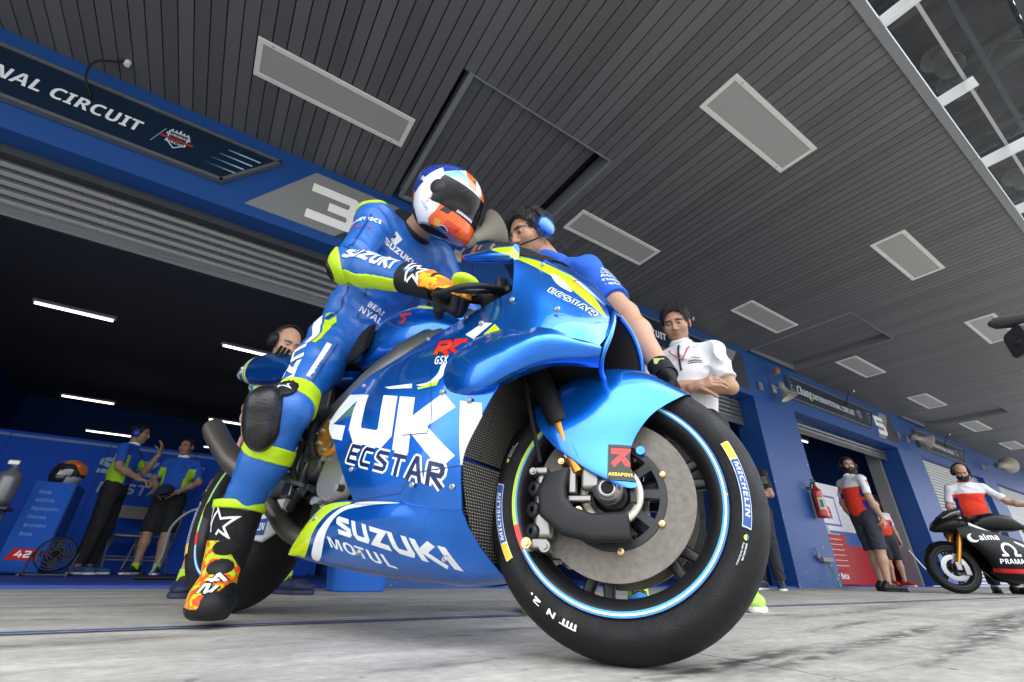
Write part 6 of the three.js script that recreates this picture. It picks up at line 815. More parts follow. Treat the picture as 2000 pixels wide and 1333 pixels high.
  const shell0 = field([ell([0, 0.03, -0.012], [0.128, 0.128, 0.152]), ell([0, -0.055, 0.02], [0.112, 0.095, 0.128], 0.05), ell([0, -0.1, 0.09], [0.07, 0.045, 0.065], 0.05), ell([0, 0.07, -0.09], [0.07, 0.04, 0.07], 0.04)], 0.04);
  const eye = (x, y, z) => Math.max(Math.abs(y - 0.008 + 0.05 * Math.max(0, -(z - 0.05))) - 0.052, 0.0 - z + 0.0 - 0.02 * 0);
  const shell = (x, y, z) => Math.max(shell0(x, y, z), -0.125 - y - 0.35 * (z < 0 ? -z * 0.25 : 0), -Math.max(eye(x, y, z), -(shell0(x, y, z) + 0.018)));
  const hcan = canvasTex(2048, 1024, (c, W, Hh) => { // u: turn about the vertical from behind through the right ear to the front; v: height
    c.fillStyle = '#f1f2f1'; c.fillRect(0, 0, W, Hh); const U = (a) => (a / 360 + 0.5) * W, Y = (e) => (0.5 - e / 180) * Hh; // a: 0 = front, -90 = right ear, +90 = left ear
    const pol = (f, P) => { c.fillStyle = f; for (const s of [1, -1]) { c.beginPath(); P.forEach(([a, e], i) => i ? c.lineTo(U(a * s), Y(e)) : c.moveTo(U(a * s), Y(e))); c.fill(); } };
    pol('#1b3f9e', [[-60, 62], [-80, 90], [-180, 90], [-180, -10], [-136, -14], [-118, 6], [-98, 26]]); pol('#f06a12', [[0, 90], [-62, 90], [-52, 52], [-40, 30], [0, 26]]); pol('#f06412', [[0, -16], [-66, -16], [-84, -40], [-72, -80], [0, -80]]); pol('#f08a18', [[-12, 88], [-40, 70], [-30, 40], [-12, 34]]);
    pol('#f4f4f2', [[-66, -14], [-112, -2], [-128, -26], [-118, -52], [-84, -56], [-70, -34]]); pol('#57b8e6', [[-46, 46], [-70, 52], [-92, 30], [-84, 24], [-62, 36], [-44, 32]]); pol('#f4f4f2', [[-92, 32], [-104, 40], [-124, 6], [-112, 2]]); pol('#f4f4f2', [[-8, 80], [-26, 66], [-22, 30], [-6, 30]]); pol('#101010', [[-44, -18], [-58, -20], [-64, -30], [-48, -28]]); pol('#d83a10', [[-20, -30], [-44, -34], [-50, -56], [-26, -50]]); pol('#f0a020', [[-52, -40], [-66, -44], [-60, -62], [-50, -60]]);
    pol('#0f2a78', [[-130, 60], [-170, 70], [-180, 20], [-150, 5]]); pol('#f06a12', [[-140, -10], [-180, 0], [-180, -40], [-146, -40]]);
    c.fillStyle = '#d8231a'; c.save(); c.translate(U(-94), Y(-26)); c.rotate(0.5); c.font = 'bold 70px sans-serif'; c.fillText('S', -22, 12); c.fillStyle = '#1b5fb4'; c.font = 'bold 44px sans-serif'; c.fillText('SUZUKI', -86, 66, 170); c.restore();
    c.save(); c.translate(U(-122), Y(6)); c.rotate(0.2); c.fillStyle = '#fff'; c.font = 'bold 52px sans-serif'; c.fillText('RKRN', -60, 0); c.restore();
    c.save(); c.translate(U(-40), Y(-54)); c.fillStyle = '#16264a'; c.beginPath(); c.ellipse(0, 0, 70, 62, 0, 0, 7); c.fill(); c.strokeStyle = '#e8e8e8'; c.lineWidth = 6; c.stroke(); c.fillStyle = '#fff'; c.font = 'bold 30px serif'; c.fillText('Estrella', -50, -6); c.fillText('Galicia', -46, 26); c.restore();
    c.save(); c.translate(U(-18), Y(58)); c.rotate(-1.2); c.fillStyle = '#26282c'; c.font = 'bold 84px sans-serif'; c.fillText('NOLAN', -120, 0); c.restore();
  });
  const hM = std(lin(1, 1, 1), 0.22, 0, { map: hcan, clearcoat: 1, clearcoatRoughness: 0.05 }), hg = nets(shell, [-0.16, -0.17, -0.2], [0.16, 0.19, 0.19], 0.0048), hp = hg.attributes.position, hu = hg.attributes.uv;
  for (let i = 0; i < hp.count; i++) { const x = hp.getX(i), y = hp.getY(i), z = hp.getZ(i); hu.setXY(i, Math.atan2(x, z) / (2 * PI) + 0.5, 0.5 + Math.atan2(y, Math.hypot(x, z)) / PI); }
  // split the seam behind the head
  const hn = hg.toNonIndexed(), uu = hn.attributes.uv; for (let i = 0; i < uu.count; i += 3) { const a = [0, 1, 2].map((k) => uu.getX(i + k)); if (Math.max(...a) - Math.min(...a) > 0.5) a.forEach((v, k) => v < 0.5 && uu.setX(i + k, v + 1)); }
  hcan.wrapS = THREE.RepeatWrapping; hn.applyMatrix4(HT); const helm = part('helmet', hn, hM, rider);
  // visor: dark mirror shell over the eye port
  const vis = (x, y, z) => Math.max(shell0(x, y, z) - 0.004, -(shell0(x, y, z) + 0.002), Math.abs(y - 0.008) - 0.058, 0.004 - z - 0.15 * 0); part('visor', nets(vis, [-0.17, -0.08, -0.02], [0.17, 0.1, 0.2], 0.0046).applyMatrix4(HT), std(lin(0.006, 0.006, 0.007), 0.1, 0, { physical: true, specularIntensity: 0.7 }), helm);
  for (const s of [-1, 1]) part('visor_pivot', lathe([[0.012, 0.001], [0.011, 0.02], [0.004, 0.03], [0, 0.032]], [s * 0.124, 0.01, 0.005], [s, 0, 0], 28).applyMatrix4(HT), glossBlack, helm);
  const vt = film(512, 48, (c) => { c.fillStyle = '#fff'; c.font = 'bold 40px sans-serif'; c.fillText('2WMAKARNI', 130, 40, 260); }); decal(helm.children[0], V(-0.06, -0.04, 0.135).applyMatrix4(HT).toArray(), V(-0.45, 0, 0.9).transformDirection(HT).toArray(), 0.16, 0.018, vt, 'lettering', rider, { up: V(0, 1, 0).transformDirection(HT).toArray(), depth: 0.05 });
  part('chin_pad', nets(field([ell([0, -0.09, 0.03], [0.085, 0.04, 0.09]), ell([0, -0.06, -0.04], [0.09, 0.07, 0.08], 0.04)], 0.03), [-0.12, -0.15, -0.14], [0.12, 0.02, 0.14], 0.008).applyMatrix4(HT), blackM, helm);
  BM.decompose(rider.position, rider.quaternion, rider.scale);
}
// ---------------------------------------------------------------- people round the machine
const teamBlue = [0.01, 0.085, 0.46], lime = [0.36, 0.62, 0.02];
const vc = (o = {}) => new THREE.MeshPhysicalMaterial({ vertexColors: true, roughness: 0.85, bumpMap: rep(grainTex, 26), bumpScale: 0.0007, sheen: 0.25, sheenRoughness: 0.6 });
const shirtVC = vc(), navyCloth = cloth(lin(0.012, 0.016, 0.03)), blackCloth = cloth(lin(0.012, 0.012, 0.013)), whiteCloth = cloth(lin(0.72, 0.72, 0.73), { bump: 0.0005 });
const teamShirt = (J) => { const ax = vnorm(vsub(J.armL[0], J.armR[0])); return (x, y, z) => { const l = Math.abs(vdot(vsub([x, y, z], vmix(J.pelvis, J.neck, 0.5)), ax)), h = (y - J.pelvis[1]) / (J.neck[1] - J.pelvis[1]); return l > 0.095 + 0.05 * h && h < 0.74 && l < 0.21 ? lime : teamBlue; }; };
const redShirt = (J) => { const ax = vnorm(vsub(J.armL[0], J.armR[0])); return (x, y, z) => { const q = vsub([x, y, z], vmix(J.pelvis, J.neck, 0.5)), l = Math.abs(vdot(q, ax)), h = (y - J.pelvis[1]) / (J.neck[1] - J.pelvis[1]); if (h > 0.7 || l > 0.215) return [0.72, 0.72, 0.74]; return l > 0.15 && h < 0.62 ? [0.03, 0.04, 0.3] : [0.82, 0.045, 0.014]; }; };
const tan = [0.46, 0.27, 0.18], brown = [0.38, 0.22, 0.14];
{ // mechanic in team blue reaching over the nose to the front tyre
  const J = { head: [0.9, 1.475, -1.265], look: [-0.84, -0.34, -0.02], neck: [0.98, 1.3, -1.21], pelvis: [1.22, 0.9, -1.42],
    armL: [[0.985, 1.18, -1.02], [1.0, 0.915, -0.862], [0.957, 0.645, -0.72]], armR: [[0.985, 1.25, -1.42], [0.86, 1.02, -1.52], [0.86, 0.86, -1.3]], handL: [[-0.2, -0.8, 0.5], [0.6, 0.4, 0.65], 0.45, B.seat], handR: [[-0.1, -0.2, 1], [0, 1, 0.2], 0.4],
    legL: [[1.25, 0.87, -1.34], [1.42, 0.5, -1.42], [1.62, 0.09, -1.5], [-0.7, 0, 0.7], 0], legR: [[1.2, 0.87, -1.5], [1.24, 0.5, -1.66], [1.38, 0.09, -1.86], [-0.75, 0, 0.66], 0] };
  const p = person('mechanic in blue polo shirt and blue headset reaching down to the front tyre', J, { skin: [0.44, 0.24, 0.145], cell: 0.009, headCell: 0.0042, handCell: 0.0055, shirt: cloth(lin(0.012, 0.1, 0.52)), trousers: blackCloth, shorts: true, shoeMat: std(lin(0.03, 0.2, 0.6), 0.6), sole: std(lin(0.4, 0.55, 0.05), 0.6), sock: std(lin(0.45, 0.7, 0.02), 0.8), hair: 'full', stubble: 0.35, headset: std('#0a63c9', 0.25, 0.5, { clearcoat: 1 }), sleeve: 0.74, torso: 0.92, girth: 0.9,
    onShirt: (m, t, J) => { const a = vmix(J.armL[0], J.armL[1], 0.5); const tx = film(256, 200, (c) => { c.fillStyle = '#dfe7f2'; c.font = 'bold 34px sans-serif'; ['SUZUKI', 'ECSTAR', 'MOTUL', 'motorex', 'beta'].forEach((s, i) => c.fillText(s, 20, 36 + i * 38, 180)); }); decal(m, vadd(a, [0.02, 0.03, 0.06]), [0.5, 0.1, 0.85], 0.1, 0.13, tx, 'lettering', t, { up: vnorm(vsub(J.armL[0], J.armL[1])), depth: 0.12 }); } });
  part('glove_cuff', cyl([0.962, 0.675, -0.736], [0.952, 0.628, -0.71], 0.033, 0.034, 24), B.seat, p); part('wrist_tab', rbox(0.03, 0.02, 0.006, 0.002).applyMatrix4(headFrame([0.935, 0.67, -0.712], [-0.6, 0.2, 0.75])), std(lin(0.3, 0.4, 0.08), 0.6), p);
}
{ // man in white, arms folded
  const J = stance(2.42, -1.64, -68 * PI / 180, 1.79, { arm: 'crossed', feet: 0.12, look: [0.0, -0.3, 1], lean: 0.02 });
  J.look = [-0.88, -0.46, 0.4];
  const p = person('dark haired man in white zip polo shirt with folded arms', J, { skin: [0.42, 0.23, 0.14], cell: 0.0095, headCell: 0.0042, handCell: 0.0055, shirt: whiteCloth, trousers: blackCloth, shoeMat: std(lin(0.4, 0.68, 0.1), 0.65), sole: M.white, hair: 'full', stubble: 0.1, sleeve: 0.78, belly: 0.86, torso: 0.86, headScale: 1.06, hem: -0.3 });
  const f = vnorm([-0.927, 0, 0.375]), c = vadd(vmix(J.pelvis, J.neck, 0.86), f, 0.12);
  part('zip', tube([vadd(vmix(J.pelvis, J.neck, 0.62), f, 0.131), vadd(vmix(J.pelvis, J.neck, 0.75), f, 0.134), vadd(vmix(J.pelvis, J.neck, 0.9), f, 0.115), vadd(vmix(J.pelvis, J.neck, 1.0), f, 0.078)], 0.007, 20, 6), M.black, p);
  const sd = vcross([0, 1, 0], f); part('lanyard', merge([1, -1].map((s) => tube([vadd(vadd(J.neck, [0, 0.02, 0]), sd, s * 0.06), vadd(vadd(vmix(J.pelvis, J.neck, 0.9), f, 0.112), sd, s * 0.055), vadd(vadd(vmix(J.pelvis, J.neck, 0.74), f, 0.142), sd, 0.02)], 0.004, 20, 6))), std(lin(0.5, 0.05, 0.04), 0.6), p);
  const mesh = p.children.find((m) => m.name === 'shirt'); decal(mesh, vadd(vadd(vmix(J.pelvis, J.neck, 0.74), f, 0.13), sd, 0.1), vnorm(vadd(f, sd, 0.5)), 0.1, 0.05, film(256, 128, (c) => { c.fillStyle = '#555'; c.font = 'italic bold 40px sans-serif'; c.fillText('YAMAHA', 60, 40, 160); c.strokeStyle = '#15181c'; c.lineWidth = 14; for (const y of [76, 108]) { c.beginPath(); c.moveTo(20, y + 14); c.quadraticCurveTo(120, y - 22, 240, y); c.stroke(); } }), 'lettering', p, { depth: 0.12 });
}
{ // bald man behind the tail
  const J = stance(0.28, -3.3, 20 * PI / 180, 1.62, { feet: 0.3, lean: 0.06, side: -0.12, toe: 0.4, armL: [[0.17, 1.4, 0.06], [0.24, 1.12, 0.1], [0.3, 0.9, 0.26]], armR: [[-0.2, 1.4, 0.06], [-0.27, 1.12, 0.1], [-0.3, 0.88, 0.26]], handL: [[0, -0.1, 1], [0, 1, 0], 0.4], handR: [[0, -0.1, 1], [0, 1, 0], 0.4] });
  J.look = [0.35, -0.45, 0.82];
  person('bald man with a headset behind the tail of the blue motorcycle', J, { skin: [0.52, 0.29, 0.19], cell: 0.013, shirt: shirtVC, shirtColor: teamShirt, trousers: navyCloth, shorts: true, shoeMat: std(lin(0.008, 0.016, 0.06), 0.6), sole: std(lin(0.02, 0.03, 0.07), 0.6), sock: std(lin(0.45, 0.7, 0.02), 0.8), headset: M.satin, stubble: 0.3, hairColor: [0.05, 0.035, 0.025] });
}
{ // man in black by the pillar
  const J = stance(6.15, -3.5, -75 * PI / 180, 1.72, { arm: 'crossed', look: [0.1, -0.05, 1] });
  person('bearded man in black clothes with folded arms beside the blue pillar', J, { skin: brown, cell: 0.015, headCell: 0.006, handCell: 0.007, shirt: cloth(lin(0.015, 0.015, 0.016)), trousers: cloth(lin(0.02, 0.022, 0.03)), shoeMat: std(lin(0.02, 0.04, 0.1), 0.6), hair: 'short', beard: 0.008, onShirt: (m, t, J) => decal(m, vadd(vmix(J.armL[0], J.armL[1], 0.35), [-0.05, 0, 0.04]), [-0.7, 0.1, 0.7], 0.1, 0.12, film(96, 120, (c) => { c.fillStyle = '#ccc'; c.font = 'bold 18px sans-serif'; for (let i = 0; i < 4; i++) c.fillText('Moto', 10, 24 + i * 26, 70); }), 'lettering', t) });
}
{ // two in red and white by the open garage
  const J = stance(8.05, -3.0, 62 * PI / 180, 1.8, { feet: 0.1, toe: 0.15, lean: -0.02, stride: 0.04 }); J.look = [-0.8, -0.05, 0.6];
  person('bearded man in red and white shirt and dark shorts, black shoes, beside the extinguisher', J, { skin: tan, cell: 0.014, headCell: 0.006, handCell: 0.007, shirt: shirtVC, shirtColor: redShirt, trousers: cloth(lin(0.03, 0.035, 0.05)), shorts: true, shoeMat: M.satin, sole: M.black, hair: 'short', beard: 0.03, headset: M.satin, belly: 1.12, girth: 1.1, onShirt: (m, t, J) => { decal(m, vadd(J.armR[0], [-0.02, -0.06, 0.07]), [-0.4, 0, 1], 0.09, 0.1, film(128, 140, (c) => { c.fillStyle = '#e0781c'; c.beginPath(); c.arc(60, 34, 26, 0, 7); c.fill(); c.fillStyle = '#b5651d'; c.font = 'bold 34px sans-serif'; c.fillText('Shell', 20, 96); c.fillStyle = '#2a4da0'; c.fillText('octo', 22, 132); }), 'lettering', t); } });
  const K = stance(12.6, -4.42, -40 * PI / 180, 1.72, { y: 0.018 }); K.look = [-0.85, -0.05, 0.5];
  person('man in red and white shirt with red shoes standing in the open garage doorway', K, { skin: tan, cell: 0.016, headCell: 0.007, handCell: 0.008, shirt: shirtVC, shirtColor: redShirt, trousers: cloth(lin(0.02, 0.022, 0.03)), shorts: true, shoeMat: std(lin(0.5, 0.02, 0.01), 0.6), hair: 'short', beard: 0.006 });
  const L = stance(9.8, -2.2, -60 * PI / 180, 1.77, { lean: 0.1, armL: [[0.2, 1.42, 0.1], [0.4, 1.2, 0.12], [0.58, 1.12, 0.26]], armR: [[-0.2, 1.42, 0.1], [-0.29, 1.16, 0.1], [-0.25, 0.94, 0.24]], handL: [[0.6, -0.3, 0.7], [0, 1, 0], 0.4], handR: [[0, -0.7, 0.6], [0, 0.7, 0.7], 0.5] }); L.look = [-0.8, -0.5, 0.3];
  person('bald bearded man in red and white shirt leaning over the black motorcycle', L, { skin: tan, cell: 0.014, headCell: 0.006, handCell: 0.007, shirt: shirtVC, shirtColor: redShirt, trousers: navyCloth, shoeMat: M.satin, sole: M.black, beard: 0.016, headset: M.satin, collar: std(lin(0.72, 0.035, 0.012), 0.8), stubble: 0.5, onShirt: (m, t, J) => decal(m, vadd(vmix(J.pelvis, J.neck, 0.83), [-0.14, 0, 0.12]), [-0.6, 0, 0.8], 0.09, 0.07, film(96, 76, (c) => { c.fillStyle = '#c22'; c.font = 'bold 60px sans-serif'; c.fillText('Ω', 20, 46); c.font = 'bold 18px sans-serif'; c.fillText('PRAMAC', 8, 70, 80); }), 'lettering', t) });
}
{ // two mechanics in the dark garage
  const J = stance(-0.98, -7.55, 75 * PI / 180, 1.76, { y: 0.018, feet: 0.13, look: [0.0, -0.05, 1], armR: [[-0.19, 1.43, 0], [-0.27, 1.18, 0.06], [-0.12, 1.07, 0.27]], armL: [[0.19, 1.43, 0], [0.22, 1.2, 0.16], [0.16, 1.45, 0.27]], handL: [[-0.1, 1, 0.1], [0, 0, 1], 0.2], handR: [[0.6, -0.1, 0.8], [0, 1, 0], 0.4] });
  person('mechanic in blue and lime shirt, long black trousers, one hand raised, in dark garage', J, { skin: brown, cell: 0.015, headCell: 0.006, handCell: 0.0075, shirt: shirtVC, shirtColor: teamShirt, trousers: blackCloth, shoeMat: std(lin(0.03, 0.08, 0.2), 0.6), hair: 'short', headset: std('#0a3fa0', 0.3) });
  const K = stance(-0.4, -7.75, -15 * PI / 180, 1.7, { y: 0.018, feet: 0.12, look: [-0.3, -0.1, 1], armR: [[-0.19, 1.43, 0], [-0.27, 1.17, 0.04], [-0.1, 1.0, 0.24]], armL: [[0.19, 1.43, 0], [0.29, 1.17, 0.02], [0.12, 1.0, 0.24]], handL: [[-0.8, -0.1, 0.6], [0.2, 0.3, 1], 0.4], handR: [[0.8, -0.1, 0.6], [0, 0.3, 1], 0.4] });
  person('mechanic in blue and lime shirt and black shorts holding a cap, in the dark garage', K, { skin: brown, cell: 0.015, headCell: 0.006, handCell: 0.0075, shirt: shirtVC, shirtColor: teamShirt, trousers: blackCloth, shorts: true, shoeMat: std(lin(0.02, 0.03, 0.06), 0.6), sock: std(lin(0.45, 0.7, 0.02), 0.8), hair: 'short' });
  const cap = thing('cap', 'dark blue cap held in front of the mechanic in black shorts', 'cap'); const cg = field([ell([0, 0, 0], [0.09, 0.07, 0.1]), slab([0, -0.03, 0.06], [0, -0.045, 0.17], 0.075, 0.012, 0.06, 0.01, [1, 0, 0], 0.02)], 0.02); part('crown', nets(cg, [-0.14, -0.12, -0.14], [0.14, 0.1, 0.24], 0.01), cloth(lin(0.008, 0.014, 0.04)), cap); cap.position.set(-0.46, 0.98, -7.36); cap.rotation.set(0.5, -0.9, 0.3);
}
// ---------------------------------------------------------------- garage furniture and wall equipment
{ // printed team backdrop standing behind the mechanics
  const t = thing('team_backdrop', 'blue printed backdrop with grey lettering across the dark garage', 'backdrop'), tex = canvasTex(2048, 560, (c, W, h) => { c.fillStyle = '#064fc0'; c.fillRect(0, 0, W, h); c.fillStyle = '#7f98b8'; c.fillRect(0, 12, W, 12); for (const x of [1000]) { c.save(); c.transform(1, 0, -0.1, 1, 0, 0); c.strokeStyle = '#a9b8cc'; word(c, 'SUZUKI', x + 20, 70, 74, 0.9, 0.25, 0.14); word(c, 'ECSTAR', x + 60, 180, 50, 0.8, 0.2, 0.14); c.restore(); } c.fillStyle = '#c4e31a'; c.beginPath(); c.moveTo(1470, 40); c.quadraticCurveTo(1600, 50, 1640, 150); c.lineTo(1560, 90); c.fill(); c.fillStyle = '#d8231a'; c.beginPath(); c.moveTo(1480, 90); c.quadraticCurveTo(1580, 100, 1600, 170); c.lineTo(1540, 130); c.fill(); c.strokeStyle = '#083a86'; c.lineWidth = 3; for (let i = 1; i < 6; i++) { c.beginPath(); c.moveTo(i * 341, 0); c.lineTo(i * 341, h); c.stroke(); } });
  const g = box(6.3, 1.68, 0.05, 0, 0, 0); const u = g.attributes.uv, p = g.attributes.position; for (let i = 0; i < p.count; i++) u.setXY(i, p.getX(i) / 6.3 + 0.5, p.getY(i) / 1.68 + 0.5); g.translate(-1.35, 0.86, -8.62); part('panel', g, std(lin(1, 1, 1), 0.8, 0, { map: tex }), t); for (const x of [-4.4, -2.4, -0.3, 1.7]) part('foot', rbox(0.06, 0.04, 0.5, 0.01, x, 0.04, -8.8), M.darkGrey, t);
}
{ const t = thing('tool_cabinet', 'blue cabinet with pale printed names beside the dark garage wall', 'cabinet'), m = std(lin(0.01, 0.08, 0.42), 0.75);
  part('carcass', merge([rbox(0.02, 0.86, 0.5, 0.006, -1.24, 0.46, -7.2), rbox(0.34, 0.03, 0.52, 0.006, -1.4, 0.9, -7.2), rbox(0.32, 0.03, 0.5, 0.006, -1.4, 0.045, -7.2), rbox(0.02, 0.86, 0.5, 0.006, -1.57, 0.46, -7.2), rbox(0.3, 0.02, 0.46, 0.004, -1.4, 0.5, -7.2)]), m, t);
  const face = canvasTex(256, 640, (c) => { c.fillStyle = '#0d55b8'; c.fillRect(0, 0, 256, 640); c.fillStyle = '#6f93c4'; c.font = 'bold 36px sans-serif'; ['NGK', 'MOTUL', 'Alpinestars', 'Showa', 'Brembo', 'Beta'].forEach((s, i) => c.fillText(s, 50, 80 + i * 62, 170)); c.fillStyle = '#c8201a'; c.beginPath(); c.moveTo(60, 480); c.lineTo(200, 480); c.lineTo(220, 560); c.lineTo(30, 560); c.fill(); c.strokeStyle = '#fff'; word(c, '42', 80, 494, 50, 0.9, 0.22); }); const g = new THREE.BoxGeometry(0.33, 0.85, 0.02); g.translate(-1.405, 0.47, -6.938); part('front_panel', g, std(lin(1, 1, 1), 0.8, 0, { map: face }), t);
  for (const x of [-1.54, -1.27]) for (const z of [-7.4, -7.0]) part('castor', cyl([x - 0.02, 0.022, z], [x + 0.02, 0.022, z], 0.02), M.black, t);
  const hh = thing('spare_helmet', 'orange and black racing helmet resting on the blue cabinet', 'helmet'), f = field([ell([0, 0.03, -0.012], [0.13, 0.13, 0.155]), ell([0, -0.05, 0.03], [0.112, 0.085, 0.128], 0.05)], 0.04), hx = nets((x, y, z) => Math.max(f(x, y, z), -0.11 - y), [-0.17, -0.15, -0.2], [0.17, 0.19, 0.2], 0.011, { color: (x, y, z) => (y > 0.06 + 0.2 * Math.sin(z * 20) * 0.3 ? [0.75, 0.16, 0.02] : z > 0.06 ? [0.02, 0.02, 0.02] : y < -0.03 ? [0.45, 0.45, 0.45] : [0.02, 0.035, 0.03]) }); part('shell', hx, new THREE.MeshPhysicalMaterial({ vertexColors: true, roughness: 0.25, clearcoat: 1 }), hh); part('visor', nets((x, y, z) => Math.max(f(x, y, z) - 0.006, Math.abs(y - 0.01) - 0.05, 0.02 - z), [-0.17, -0.08, 0], [0.17, 0.1, 0.2], 0.011), glassDark(), hh); hh.position.set(-1.38, 1.025, -7.12); hh.rotation.y = -0.9; }
function glassDark() { return std(lin(0.02, 0.02, 0.022), 0.06, 0, { clearcoat: 1 }); }
{ const t = thing('air_tank', 'grey air bottle on a dark trolley beside the blue cabinet', 'air bottle'); part('bottle', lathe([[0, 0.02], [0.01, 0.08], [0.06, 0.1], [0.26, 0.1], [0.32, 0.08], [0.35, 0.03], [0.4, 0.025]], [-1.72, 0.62, -6.7], [0, 1, 0], 28), std(lin(0.22, 0.23, 0.23), 0.35, 0.4), t); part('valve', rbox(0.1, 0.06, 0.06, 0.015, -1.74, 1.04, -6.7), M.steel, t); part('frame', merge([cyl([-1.79, 0.02, -6.7], [-1.79, 0.66, -6.72], 0.014), cyl([-1.64, 0.02, -6.7], [-1.64, 0.66, -6.72], 0.014), rbox(0.24, 0.03, 0.24, 0.006, -1.72, 0.6, -6.7), rbox(0.28, 0.03, 0.28, 0.006, -1.72, 0.1, -6.7)]), M.darkGrey, t); for (const x of [-1.84, -1.6]) part('wheel', lathe([[-0.02, 0.02], [-0.02, 0.075], [0.02, 0.075], [0.02, 0.02]], [x, 0.095, -6.64], [1, 0, 0], 20), M.rubber, t); }
{ const t = thing('floor_fan', 'round black floor fan in front of the blue cabinet', 'fan'), c = [-1.1, 0.21, -6.6], n = vnorm([0.1, 0.05, 1]); const T = headFrame(c, n); const ring = []; for (const r of [0.04, 0.065, 0.09, 0.12, 0.143]) ring.push(new THREE.TorusGeometry(r, 0.004, 6, 36).translate(0, 0, 0.06 - r * 0.1)); for (let k = 0; k < 12; k++) { const a = k / 12 * 2 * PI; ring.push(cyl([0.03 * Math.cos(a), 0.03 * Math.sin(a), 0.06], [0.143 * Math.cos(a), 0.143 * Math.sin(a), 0.04], 0.003, 0.003, 5)); } part('guard', merge(ring).applyMatrix4(T), M.darkGrey, t); part('housing', lathe([[-0.08, 0.148], [0.04, 0.148], [0.04, 0.155], [-0.08, 0.155], [-0.08, 0.148]], [0, 0, 0], [0, 0, 1], 40).applyMatrix4(T), M.satin, t); part('motor', lathe([[-0.1, 0.01], [-0.08, 0.07], [0, 0.06], [0.02, 0.01]], [0, 0, 0], [0, 0, 1], 20).applyMatrix4(T), M.satin, t); for (let k = 0; k < 4; k++) { const b = box(0.1, 0.055, 0.006, 0.075, 0, 0); b.rotateX(0.5); b.rotateZ(k * PI / 2); part('blade', b.applyMatrix4(T), M.darkGrey, t); } part('stand', merge([cyl([-1.27, 0.03, -6.5], [-1.27, 0.22, -6.6], 0.012), cyl([-0.93, 0.03, -6.5], [-0.93, 0.22, -6.6], 0.012), cyl([-1.27, 0.03, -6.5], [-0.93, 0.03, -6.5], 0.012), cyl([-1.27, 0.03, -6.7], [-1.27, 0.03, -6.4], 0.012), cyl([-0.93, 0.03, -6.7], [-0.93, 0.03, -6.4], 0.012)]), M.darkGrey, t); }
for (const [x, z, ry, w] of [[-0.72, -8.15, 0.3, 'behind the mechanic in long trousers'], [-0.42, -8.15, -0.2, 'behind the mechanic in shorts']]) { const t = thing('folding_chair', 'beige metal folding chair ' + w, 'chair', 'folding chairs in the dark garage'), m = std(lin(0.3, 0.28, 0.24), 0.5, 0.2); for (const s of [-1, 1]) { part('leg', tube([[s * 0.2, 0.0, 0.24], [s * 0.2, 0.42, 0.02], [s * 0.19, 0.8, -0.16]], 0.011, 14, 8), m, t); part('leg', tube([[s * 0.18, 0.0, -0.24], [s * 0.18, 0.44, 0.16]], 0.011, 8, 8), m, t); } part('seat', rbox(0.38, 0.03, 0.38, 0.012, 0, 0.44, 0.02), m, t); part('backrest', rbox(0.38, 0.16, 0.02, 0.008, 0, 0.74, -0.13), m, t); part('stretcher', merge([cyl([-0.19, 0.16, 0.16], [0.19, 0.16, 0.16], 0.008), cyl([-0.18, 0.2, -0.1], [0.18, 0.2, -0.1], 0.008)]), m, t); t.position.set(x, 0.018, z); t.rotation.y = ry; }
{ const t = thing('paddock_stand', 'bent steel paddock stand on the blue garage floor', 'paddock stand'); part('lever', tube([[0.05, 0.66, -5.55], [-0.1, 0.6, -5.58], [-0.2, 0.46, -5.6], [-0.2, 0.2, -5.62], [-0.24, 0.06, -5.62]], 0.012, 30, 10), M.grey, t); part('foot', tube([[-0.34, 0.035, -5.5], [-0.05, 0.035, -5.5], [0.2, 0.035, -5.45], [0.4, 0.05, -5.5]], 0.016, 20, 8), M.black, t); for (const x of [-0.3, 0.35]) part('wheel', lathe([[-0.015, 0.01], [-0.015, 0.035], [0.015, 0.035], [0.015, 0.01]], [x, 0.053, -5.58], [1, 0, 0], 18), M.rubber, t); }
